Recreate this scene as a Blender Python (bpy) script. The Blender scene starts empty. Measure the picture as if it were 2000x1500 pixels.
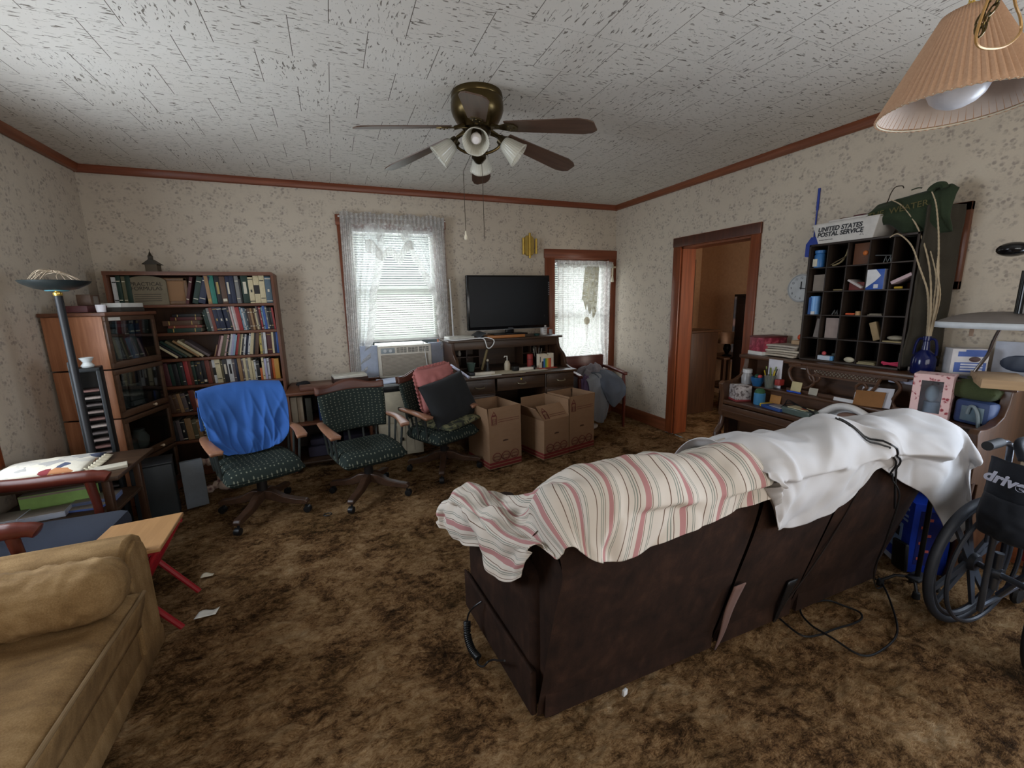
import bpy, bmesh, math, random
from mathutils import Vector, Matrix, Euler, noise
SC = bpy.context.scene
COL = SC.collection
PI = math.pi
R = math.radians
random.seed(7)

# ------------------------------------------------------------------ colours and materials
def lin(c):
    out = []
    for v in c[:3]:
        v = v / 255.0
        out.append(v / 12.92 if v <= 0.04045 else ((v + 0.055) / 1.055) ** 2.4)
    return (out[0], out[1], out[2], 1.0)

class NT:
    """tiny node-tree wrapper"""
    def __init__(s, name):
        s.m = bpy.data.materials.new(name)
        s.m.use_nodes = True
        s.t = s.m.node_tree
        s.b = s.t.nodes['Principled BSDF']
        s.o = s.t.nodes['Material Output']
    def n(s, typ, ins=None, **kw):
        nd = s.t.nodes.new('ShaderNode' + typ)
        for k, v in kw.items():
            setattr(nd, k, v)
        for k, v in (ins or {}).items():
            s.put(nd, k, v)
        return nd
    def put(s, nd, k, v):
        sock = nd.inputs[k]
        if isinstance(v, bpy.types.NodeSocket):
            s.t.links.new(v, sock)
        else:
            sock.default_value = v
    def math(s, op, a, b=None, c=None, clamp=False):
        nd = s.n('Math', operation=op, use_clamp=clamp)
        for i, v in enumerate((a, b, c)):
            if v is not None:
                s.put(nd, i, v)
        return nd.outputs[0]
    def mix(s, f, a, b, blend='MIX'):
        nd = s.n('Mix', data_type='RGBA', blend_type=blend)
        s.put(nd, 0, f)
        s.put(nd, 6, a if isinstance(a, bpy.types.NodeSocket) else lin(a))
        s.put(nd, 7, b if isinstance(b, bpy.types.NodeSocket) else lin(b))
        return nd.outputs[2]
    def ramp(s, f, stops, interp='LINEAR'):
        nd = s.n('ValToRGB')
        cr = nd.color_ramp
        cr.interpolation = interp
        while len(cr.elements) < len(stops):
            cr.elements.new(0.5)
        for e, (p, c) in zip(cr.elements, stops):
            e.position = p
            e.color = lin(c)
        s.put(nd, 0, f)
        return nd.outputs[0]
    def step(s, v, lo, hi):
        nd = s.n('MapRange', interpolation_type='SMOOTHSTEP')
        s.put(nd, 0, v); s.put(nd, 1, lo); s.put(nd, 2, hi)
        return nd.outputs[0]
    def obj(s):
        return s.n('TexCoord').outputs['Object']
    def uv(s):
        return s.n('TexCoord').outputs['UV']
    def scale(s, v, sc):
        nd = s.n('Mapping')
        s.put(nd, 'Vector', v); nd.inputs['Scale'].default_value = sc
        return nd.outputs[0]
    def noise(s, v, scale, detail=3, rough=.55, dist=0, out='Fac'):
        nd = s.n('TexNoise', {'Vector': v, 'Scale': scale, 'Detail': detail, 'Roughness': rough, 'Distortion': dist})
        return nd.outputs[out]
    def bump(s, h, strength=.3, dist=.01):
        nd = s.n('Bump', {'Height': h, 'Strength': strength, 'Distance': dist})
        s.put(s.b, 'Normal', nd.outputs[0])
    def fin(s, col, rough=.6, metal=0.0, spec=.5):
        s.put(s.b, 'Base Color', col if isinstance(col, bpy.types.NodeSocket) else lin(col))
        s.put(s.b, 'Roughness', rough); s.put(s.b, 'Metallic', metal)
        s.put(s.b, 'Specular IOR Level', spec)
        return s.m

_cache = {}
def plain(col, rough=.55, metal=0.0, var=.06, spec=.4):
    """flat colour with a faint mottling so that nothing is dead even"""
    key = ('p', tuple(col), rough, metal, var, spec)
    if key not in _cache:
        t = NT('plain_%d_%d_%d' % tuple(col[:3]))
        f = t.noise(t.obj(), 18, 3)
        a = tuple(max(0, v * (1 - var * 2.2)) for v in col); b = tuple(min(255, v * (1 + var)) for v in col)
        t.fin(t.mix(f, a, b), rough, metal, spec)
        _cache[key] = t.m
    return _cache[key]

def wood(name, dark, light, axis=2, rough=.42, sc=1.0, spec=.45):
    t = NT(name)
    s = [22 * sc, 22 * sc, 22 * sc]; s[axis] = 1.6 * sc
    v = t.scale(t.obj(), s)
    f1 = t.noise(v, 1.0, 5, .6, .7)
    s2 = [70 * sc, 70 * sc, 70 * sc]; s2[axis] = 3.0 * sc
    f2 = t.noise(t.scale(t.obj(), s2), 1.0, 2)
    f = t.math('ADD', t.math('MULTIPLY', f1, .75), t.math('MULTIPLY', f2, .25))
    c = t.ramp(f, [(.3, dark), (.52, tuple((a + b) / 2 for a, b in zip(dark, light))), (.72, light)])
    t.bump(f, .06, .004)
    return t.fin(c, rough, 0, spec)

def fabric(name, col, var=.18, rough=.95, sc=260, bump=.25, big=6):
    t = NT(name)
    o = t.obj()
    f = t.noise(o, sc, 2); g = t.noise(o, big, 4)
    a = tuple(v * (1 - var) for v in col); b = tuple(min(255, v * (1 + var)) for v in col)
    c = t.mix(t.math('ADD', t.math('MULTIPLY', f, .45), t.math('MULTIPLY', g, .55)), a, b)
    t.bump(f, bump, .002)
    t.fin(c, rough, 0, .15)
    t.put(t.b, 'Sheen Weight', .06)
    return t.m

def sheer(name, col, holes, alpha, sc=220):
    """lace / net curtain: see-through weave that also lets light through"""
    t = NT(name)
    v = t.n('TexVoronoi', {'Vector': t.obj(), 'Scale': sc}).outputs['Distance']
    big = t.n('TexVoronoi', {'Vector': t.obj(), 'Scale': sc * .14}).outputs['Distance']
    a = t.math('ADD', t.math('MULTIPLY', t.step(v, .28, .5), holes), t.math('MULTIPLY', t.step(big, .5, .2), .28))
    a = t.math('ADD', a, alpha, clamp=True)
    tr = t.n('BsdfTransparent'); df = t.n('BsdfDiffuse', {'Color': lin(col)}); tl = t.n('BsdfTranslucent', {'Color': lin(col)})
    m1 = t.n('MixShader'); t.put(m1, 0, .5); t.put(m1, 1, df.outputs[0]); t.put(m1, 2, tl.outputs[0])
    m2 = t.n('MixShader'); t.put(m2, 0, a); t.put(m2, 1, tr.outputs[0]); t.put(m2, 2, m1.outputs[0])
    t.t.links.new(m2.outputs[0], t.o.inputs[0])
    return t.m

def translucent(name, col, f=.5):
    t = NT(name)
    df = t.n('BsdfDiffuse', {'Color': lin(col)}); tl = t.n('BsdfTranslucent', {'Color': lin(col)})
    m1 = t.n('MixShader'); t.put(m1, 0, f); t.put(m1, 1, df.outputs[0]); t.put(m1, 2, tl.outputs[0])
    t.t.links.new(m1.outputs[0], t.o.inputs[0])
    return t.m

def pane_glass(name, tint=(255, 255, 255), refl=.06):
    t = NT(name)
    tr = t.n('BsdfTransparent', {'Color': lin(tint)}); gl = t.n('BsdfGlossy', {'Roughness': .03})
    m = t.n('MixShader'); t.put(m, 0, refl); t.put(m, 1, tr.outputs[0]); t.put(m, 2, gl.outputs[0])
    t.t.links.new(m.outputs[0], t.o.inputs[0])
    return t.m

def frosted(name, col, alpha=.5, rough=.25):
    t = NT(name)
    t.fin(col, rough, 0, .5); t.put(t.b, 'Alpha', alpha)
    return t.m

# ------------------------------------------------------------------ mesh builder
class MB:
    def __init__(s):
        s.bm = bmesh.new()
        s.uv = s.bm.loops.layers.uv.new('UVMap')
    def _new(s, v0, f0, m, M):
        s.bm.verts.ensure_lookup_table(); s.bm.faces.ensure_lookup_table()
        vs = s.bm.verts[v0:]; fs = s.bm.faces[f0:]
        for f in fs: f.material_index = m
        if M is not None: bmesh.ops.transform(s.bm, matrix=M, verts=vs)
    def box(s, x0, x1, y0, y1, z0, z1, m=0, bev=0.0, M=None, seg=2):
        v0, f0 = len(s.bm.verts), len(s.bm.faces)
        P = [(x0, y0, z0), (x1, y0, z0), (x1, y1, z0), (x0, y1, z0), (x0, y0, z1), (x1, y0, z1), (x1, y1, z1), (x0, y1, z1)]
        vs = [s.bm.verts.new(p) for p in P]
        fs = [s.bm.faces.new([vs[i] for i in q]) for q in ((3, 2, 1, 0), (4, 5, 6, 7), (0, 1, 5, 4), (1, 2, 6, 5), (2, 3, 7, 6), (3, 0, 4, 7))]
        if bev > 0:
            bev = min(bev, .49 * min(abs(x1 - x0), abs(y1 - y0), abs(z1 - z0)))
            es = list({e for f in fs for e in f.edges})
            bmesh.ops.bevel(s.bm, geom=es, offset=bev, segments=seg, affect='EDGES', profile=.5, clamp_overlap=True)
        s._new(v0, f0, m, M)
        return s
    def cbox(s, c, size, rot=(0, 0, 0), m=0, bev=0.0):
        a, b, d = (q / 2 for q in size)
        return s.box(-a, a, -b, b, -d, d, m, bev, Matrix.Translation(c) @ Euler(rot).to_matrix().to_4x4())
    def cyl(s, p0, p1, r0, r1=None, n=14, m=0):
        return s.tube([p0, p1], [r0, r0 if r1 is None else r1], n, m)
    def tube(s, pts, r, n=8, m=0, closed=False):
        pts = [Vector(p) for p in pts]
        k = len(pts)
        rr = r if isinstance(r, (list, tuple)) else [r] * k
        rings = []
        up = None
        for i, p in enumerate(pts):
            if closed: d = pts[(i + 1) % k] - pts[i - 1]
            else: d = pts[min(i + 1, k - 1)] - pts[max(i - 1, 0)]
            d = d.normalized() if d.length > 1e-9 else Vector((0, 0, 1))
            if up is None:
                up = Vector((0, 0, 1)) if abs(d.z) < .9 else Vector((1, 0, 0))
            a = d.cross(up)
            if a.length < 1e-6: a = d.orthogonal()
            a.normalize(); b = a.cross(d).normalized(); up = b
            rings.append([s.bm.verts.new(p + (a * math.cos(2 * PI * j / n) + b * math.sin(2 * PI * j / n)) * rr[i]) for j in range(n)])
        idx = range(k) if closed else range(k - 1)
        for i in idx:
            A, B = rings[i], rings[(i + 1) % k]
            for j in range(n):
                f = s.bm.faces.new((A[j], A[(j + 1) % n], B[(j + 1) % n], B[j])); f.material_index = m
        if not closed:
            f = s.bm.faces.new(rings[0][::-1]); f.material_index = m
            f = s.bm.faces.new(rings[-1]); f.material_index = m
        return s
    def lathe(s, prof, n=24, m=0, M=None, cap=True, wob=None):
        v0, f0 = len(s.bm.verts), len(s.bm.faces)
        rings = []
        for (r, z) in prof:
            ring = []
            for j in range(n):
                rr = r * (wob(j, n, z) if wob else 1)
                ring.append(s.bm.verts.new((rr * math.cos(2 * PI * j / n), rr * math.sin(2 * PI * j / n), z)))
            rings.append(ring)
        for A, B in zip(rings, rings[1:]):
            for j in range(n):
                s.bm.faces.new((A[j], A[(j + 1) % n], B[(j + 1) % n], B[j]))
        if cap:
            s.bm.faces.new(rings[0][::-1]); s.bm.faces.new(rings[-1])
        s._new(v0, f0, m, M)
        return s
    def prism(s, poly, axis, d0, d1, m=0, M=None, bev=0):
        """poly: 2-D outline in the plane across `axis` ('x': (y,z), 'y': (x,z), 'z': (x,y))"""
        v0, f0 = len(s.bm.verts), len(s.bm.faces)
        def P(a, b, d):
            return {'x': (d, a, b), 'y': (a, d, b), 'z': (a, b, d)}[axis]
        A = [s.bm.verts.new(P(a, b, d0)) for a, b in poly]; B = [s.bm.verts.new(P(a, b, d1)) for a, b in poly]
        n = len(poly)
        s.bm.faces.new(A[::-1]); s.bm.faces.new(B)
        for i in range(n):
            s.bm.faces.new((A[i], A[(i + 1) % n], B[(i + 1) % n], B[i]))
        s._new(v0, f0, m, M)
        return s
    def grid(s, fn, nu, nv, m=0, M=None, closed_u=False):
        v0, f0 = len(s.bm.verts), len(s.bm.faces)
        V = [[s.bm.verts.new(fn(i / nu, j / nv)) for j in range(nv + 1)] for i in range(nu + (0 if closed_u else 1))]
        for i in range(nu):
            for j in range(nv):
                i2 = (i + 1) % nu if closed_u else i + 1
                f = s.bm.faces.new((V[i][j], V[i2][j], V[i2][j + 1], V[i][j + 1]))
                for lp, (a, b) in zip(f.loops, ((i, j), (i + 1, j), (i + 1, j + 1), (i, j + 1))):
                    lp[s.uv].uv = (a / nu, b / nv)
        s._new(v0, f0, m, M)
        return s
    def ball(s, c, r, m=0, sc=(1, 1, 1), n=14, M=None):
        prof = [(max(1e-4, math.sin(PI * i / 9)) * r, -math.cos(PI * i / 9) * r) for i in range(10)]
        return s.lathe(prof, n, m, (M or Matrix.Translation(c)) @ Matrix.Diagonal((sc[0], sc[1], sc[2], 1)))
    def build(s, name, mats, parent=None, angle=38, loc=None, solid=0, sub=0, rot=None, smooth=True, bevel=0):
        me = bpy.data.meshes.new(name)
        bmesh.ops.recalc_face_normals(s.bm, faces=s.bm.faces[:])
        s.bm.to_mesh(me); s.bm.free()
        if not isinstance(mats, (list, tuple)): mats = [mats]
        for mm in mats: me.materials.append(mm)
        if smooth and len(me.polygons):
            me.polygons.foreach_set('use_smooth', [True] * len(me.polygons))
            me.set_sharp_from_angle(angle=R(angle))
        o = bpy.data.objects.new(name, me)
        COL.objects.link(o)
        if parent is not None: o.parent = parent
        if loc is not None: o.location = loc
        if rot is not None: o.rotation_euler = rot
        if bevel:
            b = o.modifiers.new('edge', 'BEVEL'); b.width = bevel; b.segments = 2; b.limit_method = 'ANGLE'
        if sub:
            q = o.modifiers.new('smooth', 'SUBSURF'); q.levels = sub; q.render_levels = sub
        if solid:
            q = o.modifiers.new('thick', 'SOLIDIFY'); q.thickness = solid; q.offset = 0
        return o

def tag(o, label, cat, group=None, kind=None):
    o['label'] = label; o['category'] = cat
    if group: o['group'] = group
    if kind: o['kind'] = kind
    return o
def thing(name, label, cat, loc=(0, 0, 0), rz=0.0, group=None):
    o = bpy.data.objects.new(name, None)
    o.empty_display_size = .1
    COL.objects.link(o)
    o.location = loc; o.rotation_euler = (0, 0, rz)
    return tag(o, label, cat, group)
def struct(o, label=None):
    o['kind'] = 'structure'
    if label: o['label'] = label
    return o
def copy_tree(o, parent=None):
    c = o.copy(); COL.objects.link(c)
    if parent is not None: c.parent = parent
    for ch in [q for q in bpy.data.objects if q.parent == o]:
        copy_tree(ch, c)
    return c
def text(name, body, size, mat, parent, loc, rot, extrude=.0006, align='CENTER', shear=0, sx=1.0, offset=0.0):
    cu = bpy.data.curves.new(name, 'FONT')
    cu.body = body; cu.size = size; cu.extrude = extrude; cu.align_x = align; cu.align_y = 'CENTER'; cu.shear = shear
    cu.offset = offset; cu.space_line = .85
    cu.materials.append(mat)
    tmp = bpy.data.objects.new(name, cu)
    me = bpy.data.meshes.new_from_object(tmp)
    bpy.data.objects.remove(tmp)
    o = bpy.data.objects.new(name, me); COL.objects.link(o)
    o.parent = parent; o.location = loc; o.rotation_euler = rot; o.scale = (sx, 1, 1)
    return o
def cat_rom(pts, k=6):
    pts = [Vector(p) for p in pts]
    out = []
    for i in range(len(pts) - 1):
        p0, p1, p2, p3 = pts[max(i - 1, 0)], pts[i], pts[i + 1], pts[min(i + 2, len(pts) - 1)]
        for j in range(k):
            t = j / k
            out.append(.5 * ((2 * p1) + (p2 - p0) * t + (2 * p0 - 5 * p1 + 4 * p2 - p3) * t * t + (3 * p1 - p0 - 3 * p2 + p3) * t ** 3))
    out.append(pts[-1])
    return out
def nz(x, y, z=0.0):
    return noise.noise((x, y, z))
def sm(t):
    t = min(1, max(0, t)); return t * t * (3 - 2 * t)

# ------------------------------------------------------------------ shared materials
OAK = wood('oak_orange', (112, 62, 34), (168, 104, 62), 2)
OAKX = wood('oak_brown_across', (84, 50, 34), (128, 80, 56), 0)
OAKZ = wood('oak_brown_upright', (84, 50, 34), (128, 80, 56), 2)
TRIM = wood('red_brown_trim', (94, 46, 24), (146, 77, 43), 2, .32)
TRIMX = wood('red_brown_trim_along', (100, 50, 30), (146, 82, 54), 0, .35)
TRIMY = wood('red_brown_trim_deep', (100, 54, 32), (146, 86, 56), 1, .35)
DARKX = wood('dark_walnut_across', (50, 36, 26), (84, 62, 44), 0, .4)
DARKY = wood('dark_walnut_deep', (54, 35, 23), (92, 61, 38), 1, .36)
DARKZ = wood('dark_walnut_upright', (50, 32, 22), (84, 56, 36), 2, .38)
CHERRY = wood('cherry_red', (70, 28, 20), (112, 50, 36), 0, .3)
CHERRYZ = wood('cherry_red_upright', (60, 24, 18), (104, 44, 30), 2, .3)
LTWOOD = wood('light_maple', (142, 104, 64), (172, 130, 84), 1, .5)
ARMWOOD = wood('worn_arm_wood', (128, 88, 66), (166, 122, 96), 1, .35)
BLACK = plain((22, 23, 25), .4)
BLACKG = plain((14, 14, 16), .18)
RUBBER = plain((28, 29, 32), .7)
WHITE = plain((226, 226, 224), .5)
PAPER = plain((224, 222, 214), .8)
CREAM = plain((214, 204, 180), .7)
STEEL = plain((170, 172, 176), .3, .9)
CHROME = plain((200, 200, 205), .15, 1.0)
BRASS = plain((206, 172, 84), .28, .75)
ABRASS = plain((84, 70, 42), .28, .85)
# ------------------------------------------------------------------ the room (metres; camera stands over the origin)
LW, RW, BW, FW, CH = -1.81, 3.42, 4.75, -1.5, 2.645

def wallpaper(name, base, sprig):
    t = NT(name)
    sp = t.n('SeparateXYZ', {0: t.obj()})
    a = t.math('ADD', sp.outputs[0], sp.outputs[1])
    v = t.n('CombineXYZ', {0: a, 1: sp.outputs[2]}).outputs[0]
    wob = t.noise(v, 14, 2, out='Color')
    v2 = t.n('Mix', {0: .018, 4: v, 5: wob}, data_type='VECTOR').outputs[1]
    clus = t.n('TexVoronoi', {'Vector': v2, 'Scale': 9.5, 'Randomness': .8}, voronoi_dimensions='2D').outputs['Distance']
    leaf = t.n('TexVoronoi', {'Vector': v2, 'Scale': 40}, voronoi_dimensions='2D').outputs['Distance']
    br = t.noise(v, 30, 3, .6)
    m = t.math('MULTIPLY', t.step(clus, .60, .2), t.step(leaf, .55, .25))
    m = t.math('MULTIPLY', m, t.step(br, .36, .62))
    fine = t.noise(v, 120, 2)
    big = t.noise(v, 1.3, 3)
    m2 = t.math('ADD', t.math('MULTIPLY', m, .72), t.math('MULTIPLY', t.step(t.noise(v, 11, 4, .7), .5, .75), .22), clamp=True)
    c = t.mix(m2, base, sprig)
    c = t.mix(t.math('MULTIPLY', fine, .22), c, tuple(b * .75 for b in base))
    c = t.mix(t.math('MULTIPLY', t.step(big, .35, .75), .12), c, (150, 132, 118))
    t.bump(fine, .08, .002)
    return t.fin(c, .85, 0, .2)
WALLP = wallpaper('sprigged_wallpaper', (204, 192, 174), (136, 125, 119))

def rect_wall(name, axis, at0, at1, a0, a1, z0, z1, holes, mat):
    """wall slab between at0..at1 on `axis`, spanning a0..a1 x z0..z1, with rectangular holes (a,b,c,d)"""
    mb = MB()
    As = sorted({a0, a1, *[h[0] for h in holes], *[h[1] for h in holes]})
    Zs = sorted({z0, z1, *[h[2] for h in holes], *[h[3] for h in holes]})
    for i in range(len(As) - 1):
        for j in range(len(Zs) - 1):
            ca, cz = (As[i] + As[i + 1]) / 2, (Zs[j] + Zs[j + 1]) / 2
            if any(h[0] < ca < h[1] and h[2] < cz < h[3] for h in holes): continue
            if axis == 'y': mb.box(As[i], As[i + 1], at0, at1, Zs[j], Zs[j + 1])
            else: mb.box(at0, at1, As[i], As[i + 1], Zs[j], Zs[j + 1])
    bmesh.ops.remove_doubles(mb.bm, verts=mb.bm.verts[:], dist=1e-5)
    return struct(mb.build(name, mat, smooth=False))

W1 = (.21, 1.10, .74, 2.27)      # window behind the air conditioner (x0, x1, z0, z1)
W2 = (2.53, 3.31, .60, 2.00)     # corner window
WL = (1.75, 3.12, .62, 2.1)      # window in the left wall (y0, y1, z0, z1)
WR = (-.75, .62, .45, 2.1)       # window in the right wall
WF = (-.6, 2.5, .7, 2.1)         # unseen window added behind the camera for frontal fill
DR = (2.78, 3.595, 0.0, 2.02)    # doorway in the right wall
rect_wall('wall_back', 'y', BW, BW + .16, LW - .16, RW + .17, 0, CH, [W1, W2], WALLP)
rect_wall('wall_left', 'x', LW - .16, LW, FW, BW, 0, CH, [WL], WALLP)
rect_wall('wall_right', 'x', RW, RW + .17, FW, BW, 0, CH, [WR, DR], WALLP)
rect_wall('wall_front', 'y', FW - .16, FW, LW - .16, RW + .17, 0, CH, [WF], WALLP)

# ceiling: one-foot fissured tiles laid half-bond
def ceiling_mat():
    t = NT('fissured_ceiling_tile')
    sp = t.n('SeparateXYZ', {0: t.obj()})
    x = t.math('DIVIDE', t.math('ADD', sp.outputs[0], 20.0 + .062), .3125)
    y = t.math('DIVIDE', t.math('ADD', sp.outputs[1], 20.0 - .275), .3125)
    row = t.math('FLOOR', y)
    xs = t.math('ADD', x, t.math('MULTIPLY', t.math('MODULO', row, 2.0), .5))
    colm = t.math('FLOOR', xs)
    fx = t.math('ABSOLUTE', t.math('SUBTRACT', t.math('FRACT', xs), .5))
    fy = t.math('ABSOLUTE', t.math('SUBTRACT', t.math('FRACT', y), .5))
    seamx = t.step(fx, .4935, .4975); seamy = t.math('MULTIPLY', t.step(fy, .494, .499), .32)
    wn = t.n('TexWhiteNoise', {'Vector': t.n('CombineXYZ', {0: colm, 1: row}).outputs[0]}, noise_dimensions='3D')
    off = t.n('VectorMath', {0: wn.outputs['Color']}, operation='SCALE'); off.inputs['Scale'].default_value = 7
    p = t.n('VectorMath', {0: t.obj(), 1: off.outputs[0]}, operation='ADD').outputs[0]
    def fiss(sc, thr):
        a = t.noise(t.scale(p, sc), 1.0, 2, .5, .6)
        return t.step(a, thr, thr + .045)
    fa = fiss((24, 88, 1), .612); fb = fiss((88, 24, 1), .612)
    pick = t.math('GREATER_THAN', wn.outputs['Value'], .36)
    f = t.n('Mix', {0: pick, 2: fb, 3: fa}, data_type='FLOAT').outputs[0]
    dots = t.step(t.n('TexVoronoi', {'Vector': t.obj(), 'Scale': 62}).outputs['Distance'], .17, .06)
    dens = t.step(t.noise(p, 7, 2), .3, .55)
    f = t.math('MULTIPLY', f, t.math('ADD', t.math('MULTIPLY', dens, .6), .4))
    dk = t.math('MAXIMUM', t.math('MULTIPLY', f, .85), t.math('MAXIMUM', t.math('MAXIMUM', seamx, seamy), t.math('MULTIPLY', dots, .35)), clamp=True)
    dirt = t.step(t.noise(t.obj(), .9, 4), .4, .8)
    base = t.mix(t.math('MULTIPLY', dirt, .35), (214, 209, 200), (196, 186, 172))
    c = t.mix(t.math('MULTIPLY', dk, .92), base, (74, 62, 48))
    t.bump(t.math('SUBTRACT', 1.0, dk), .5, .004)
    return t.fin(c, .85, 0, .2)
struct(MB().box(LW, RW, FW, BW, CH, CH + .12).build('ceiling', ceiling_mat(), smooth=False))

# floor: sculptured brown shag
def carpet_mat():
    t = NT('mottled_brown_shag')
    o = t.obj()
    wv = t.n('Mix', {0: .09, 4: o, 5: t.noise(o, 5, 3, out='Color')}, data_type='VECTOR').outputs[1]
    big = t.noise(wv, 5.2, 6, .75, .25)
    mid = t.noise(t.scale(wv, (22, 40, 16)), 1.0, 6, .75, .3)
    fine = t.noise(t.scale(wv, (110, 260, 120)), 1.0, 4, .75, .5)
    f = t.math('ADD', t.math('ADD', t.math('ADD', t.math('MULTIPLY', big, .42), t.math('MULTIPLY', mid, .36)), t.math('MULTIPLY', fine, .26)), t.math('MULTIPLY', t.noise(wv, 2.1, 4, .7, .3), .2))
    c = t.ramp(f, [(.505, (44, 31, 19)), (.565, (96, 69, 43)), (.615, (150, 113, 75)), (.68, (188, 152, 109)), (.78, (216, 186, 148))])
    g = t.noise(o, 2.2, 3)
    c = t.mix(t.math('MULTIPLY', t.step(g, .45, .7), .2), c, (104, 84, 42))
    t.bump(t.math('ADD', t.math('MULTIPLY', fine, 1.0), mid), 1.0, .03)
    t.fin(c, .97, 0, .08)
    pass
    return t.m
CARPET = carpet_mat()
def floor_fn(u, v):
    x = LW + (RW - LW) * u; y = -.3 + (BW + .3) * v
    h = .010 * nz(x * 9, y * 16, .3) + .009 * nz(x * 26, y * 46, 2.) + .006 * nz(x * 60, y * 90, 5.)
    return Vector((x, y, h - .004))
mb = MB().grid(floor_fn, 500, 500)
mb.grid(lambda u, v: Vector((LW + (RW - LW) * u, FW + (-.3 - FW) * v, -.002)), 4, 4)
struct(mb.build('floor', CARPET, angle=180))

# crown moulding and baseboards
crown = [(0, 0), (.012, -.058), (.03, -.05), (.034, -.02), (.05, 0)]
struct(MB().prism([(BW - a, CH + b) for a, b in crown], 'x', LW, RW).build('trim_1', TRIMX), 'red-brown crown moulding over the back wall')
struct(MB().prism([(RW - a, CH + b) for a, b in crown], 'y', FW, BW).build('trim_2', TRIMY), 'red-brown crown moulding over the right wall')
struct(MB().prism([(LW + a, CH + b) for a, b in crown], 'y', FW, BW).build('trim_3', TRIMY), 'red-brown crown moulding over the left wall')
bb = [(0, 0), (.018, 0), (.018, .115), (.008, .14), (0, .14)]
struct(MB().prism([(RW - a, b) for a, b in bb], 'y', 3.70, BW).prism([(RW - a, b) for a, b in bb], 'y', FW, 2.69).build('baseboard_right', TRIMY))
struct(MB().prism([(BW - a, b) for a, b in bb], 'x', LW, RW).build('baseboard_back', TRIMX))
struct(MB().prism([(LW + a, b) for a, b in bb], 'y', FW, BW).build('baseboard_left', TRIMY))

# windows -------------------------------------------------------------
SASH = plain((222, 222, 218), .4)
GLASS = pane_glass('window_glass')
def window_y(name, W, casing_l, casing_r, casing_t, apron, label):
    x0, x1, z0, z1 = W
    mb = MB()
    mb.box(x0 - casing_l, x0, BW - .022, BW, z0 - .02, z1 + casing_t, 0, .004)
    mb.box(x1, x1 + casing_r, BW - .022, BW, z0 - .02, z1 + casing_t, 0, .004)
    mb.box(x0 - casing_l - .01, x1 + casing_r + .01, BW - .028, BW, z1, z1 + casing_t, 1, .005)
    mb.box(x0 - casing_l - .02, x1 + casing_r + .02, BW - .06, BW + .1, z0 - .035, z0, 1, .006)
    mb.box(x0, x0 + .012, BW, BW + .16, z0, z1); mb.box(x1 - .012, x1, BW, BW + .16, z0, z1); mb.box(x0, x1, BW, BW + .16, z1 - .012, z1, 1)
    w = struct(mb.build(name, [TRIM, TRIMX]), label)
    zm = (z0 + z1) / 2 + apron
    s = MB()
    for (a, b, y) in ((zm, z1 - .012, .085), (z0 + (.36 if apron else 0), zm + .03, .06)):
        s.box(x0 + .012, x1 - .012, BW + y, BW + y + .03, a, a + .045, 0, .004); s.box(x0 + .012, x1 - .012, BW + y, BW + y + .03, b - .045, b, 0, .004)
        s.box(x0 + .012, x0 + .055, BW + y, BW + y + .03, a, b); s.box(x1 - .055, x1 - .012, BW + y, BW + y + .03, a, b)
    s.build('window_frame', SASH, w)
    g = MB().box(x0 + .05, x1 - .05, BW + .072, BW + .075, z0 + (.4 if apron else .02), zm).box(x0 + .05, x1 - .05, BW + .098, BW + .101, zm, z1 - .03)
    g.build('window_pane', GLASS, w, smooth=False)
    return w
window_y('window_1', W1, .095, .095, .10, .12, 'window with white sashes behind the lace curtain and air conditioner')
window_y('window_2', W2, .13, .11, .105, 0, 'narrow corner window with wide red-brown casing')
def window_x(name, W, x, sgn, label):
    y0, y1, z0, z1 = W
    mb = MB(); c = .1
    xa, xb = sorted((x, x - sgn * .022))
    for (a, b, p, q) in ((y0 - c, y0, z0, z1 + c), (y1, y1 + c, z0, z1 + c), (y0 - c, y1 + c, z1, z1 + c), (y0 - c, y1 + c, z0 - c, z0)):
        mb.box(xa, xb, a, b, p, q, 0, .004)
    w = struct(mb.build(name, TRIM), label)
    s = MB(); zm = (z0 + z1) / 2
    xc = x + sgn * .08
    for (p, q) in ((z0, z0 + .05), (zm - .025, zm + .025), (z1 - .05, z1)): s.box(xc - .015, xc + .015, y0, y1, p, q)
    for (p, q) in ((y0, y0 + .05), ((y0 + y1) / 2 - .02, (y0 + y1) / 2 + .02), (y1 - .05, y1)): s.box(xc - .015, xc + .015, p, q, z0, z1)
    s.build('window_frame', SASH, w)
    MB().box(xc - .002, xc + .002, y0, y1, z0, z1).build('window_pane', GLASS, w, smooth=False)
window_x('window_3', WL, LW, -1, 'window in the left wall')
window_x('window_4', WR, RW, 1, 'window in the right wall')
y0 = FW
mb = MB()
for (a, b, p, q) in ((WF[0] - .1, WF[0], WF[2], WF[3]), (WF[1], WF[1] + .1, WF[2], WF[3]), (WF[0] - .1, WF[1] + .1, WF[3], WF[3] + .1), (WF[0] - .1, WF[1] + .1, WF[2] - .1, WF[2])):
    mb.box(a, b, FW, FW + .02, p, q)
w = struct(mb.build('fill_window', TRIM), 'wide unseen window added behind the camera for frontal fill')
MB().box(WF[0], WF[1], FW - .08, FW - .076, WF[2], WF[3]).build('window_pane', GLASS, w, smooth=False)

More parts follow.
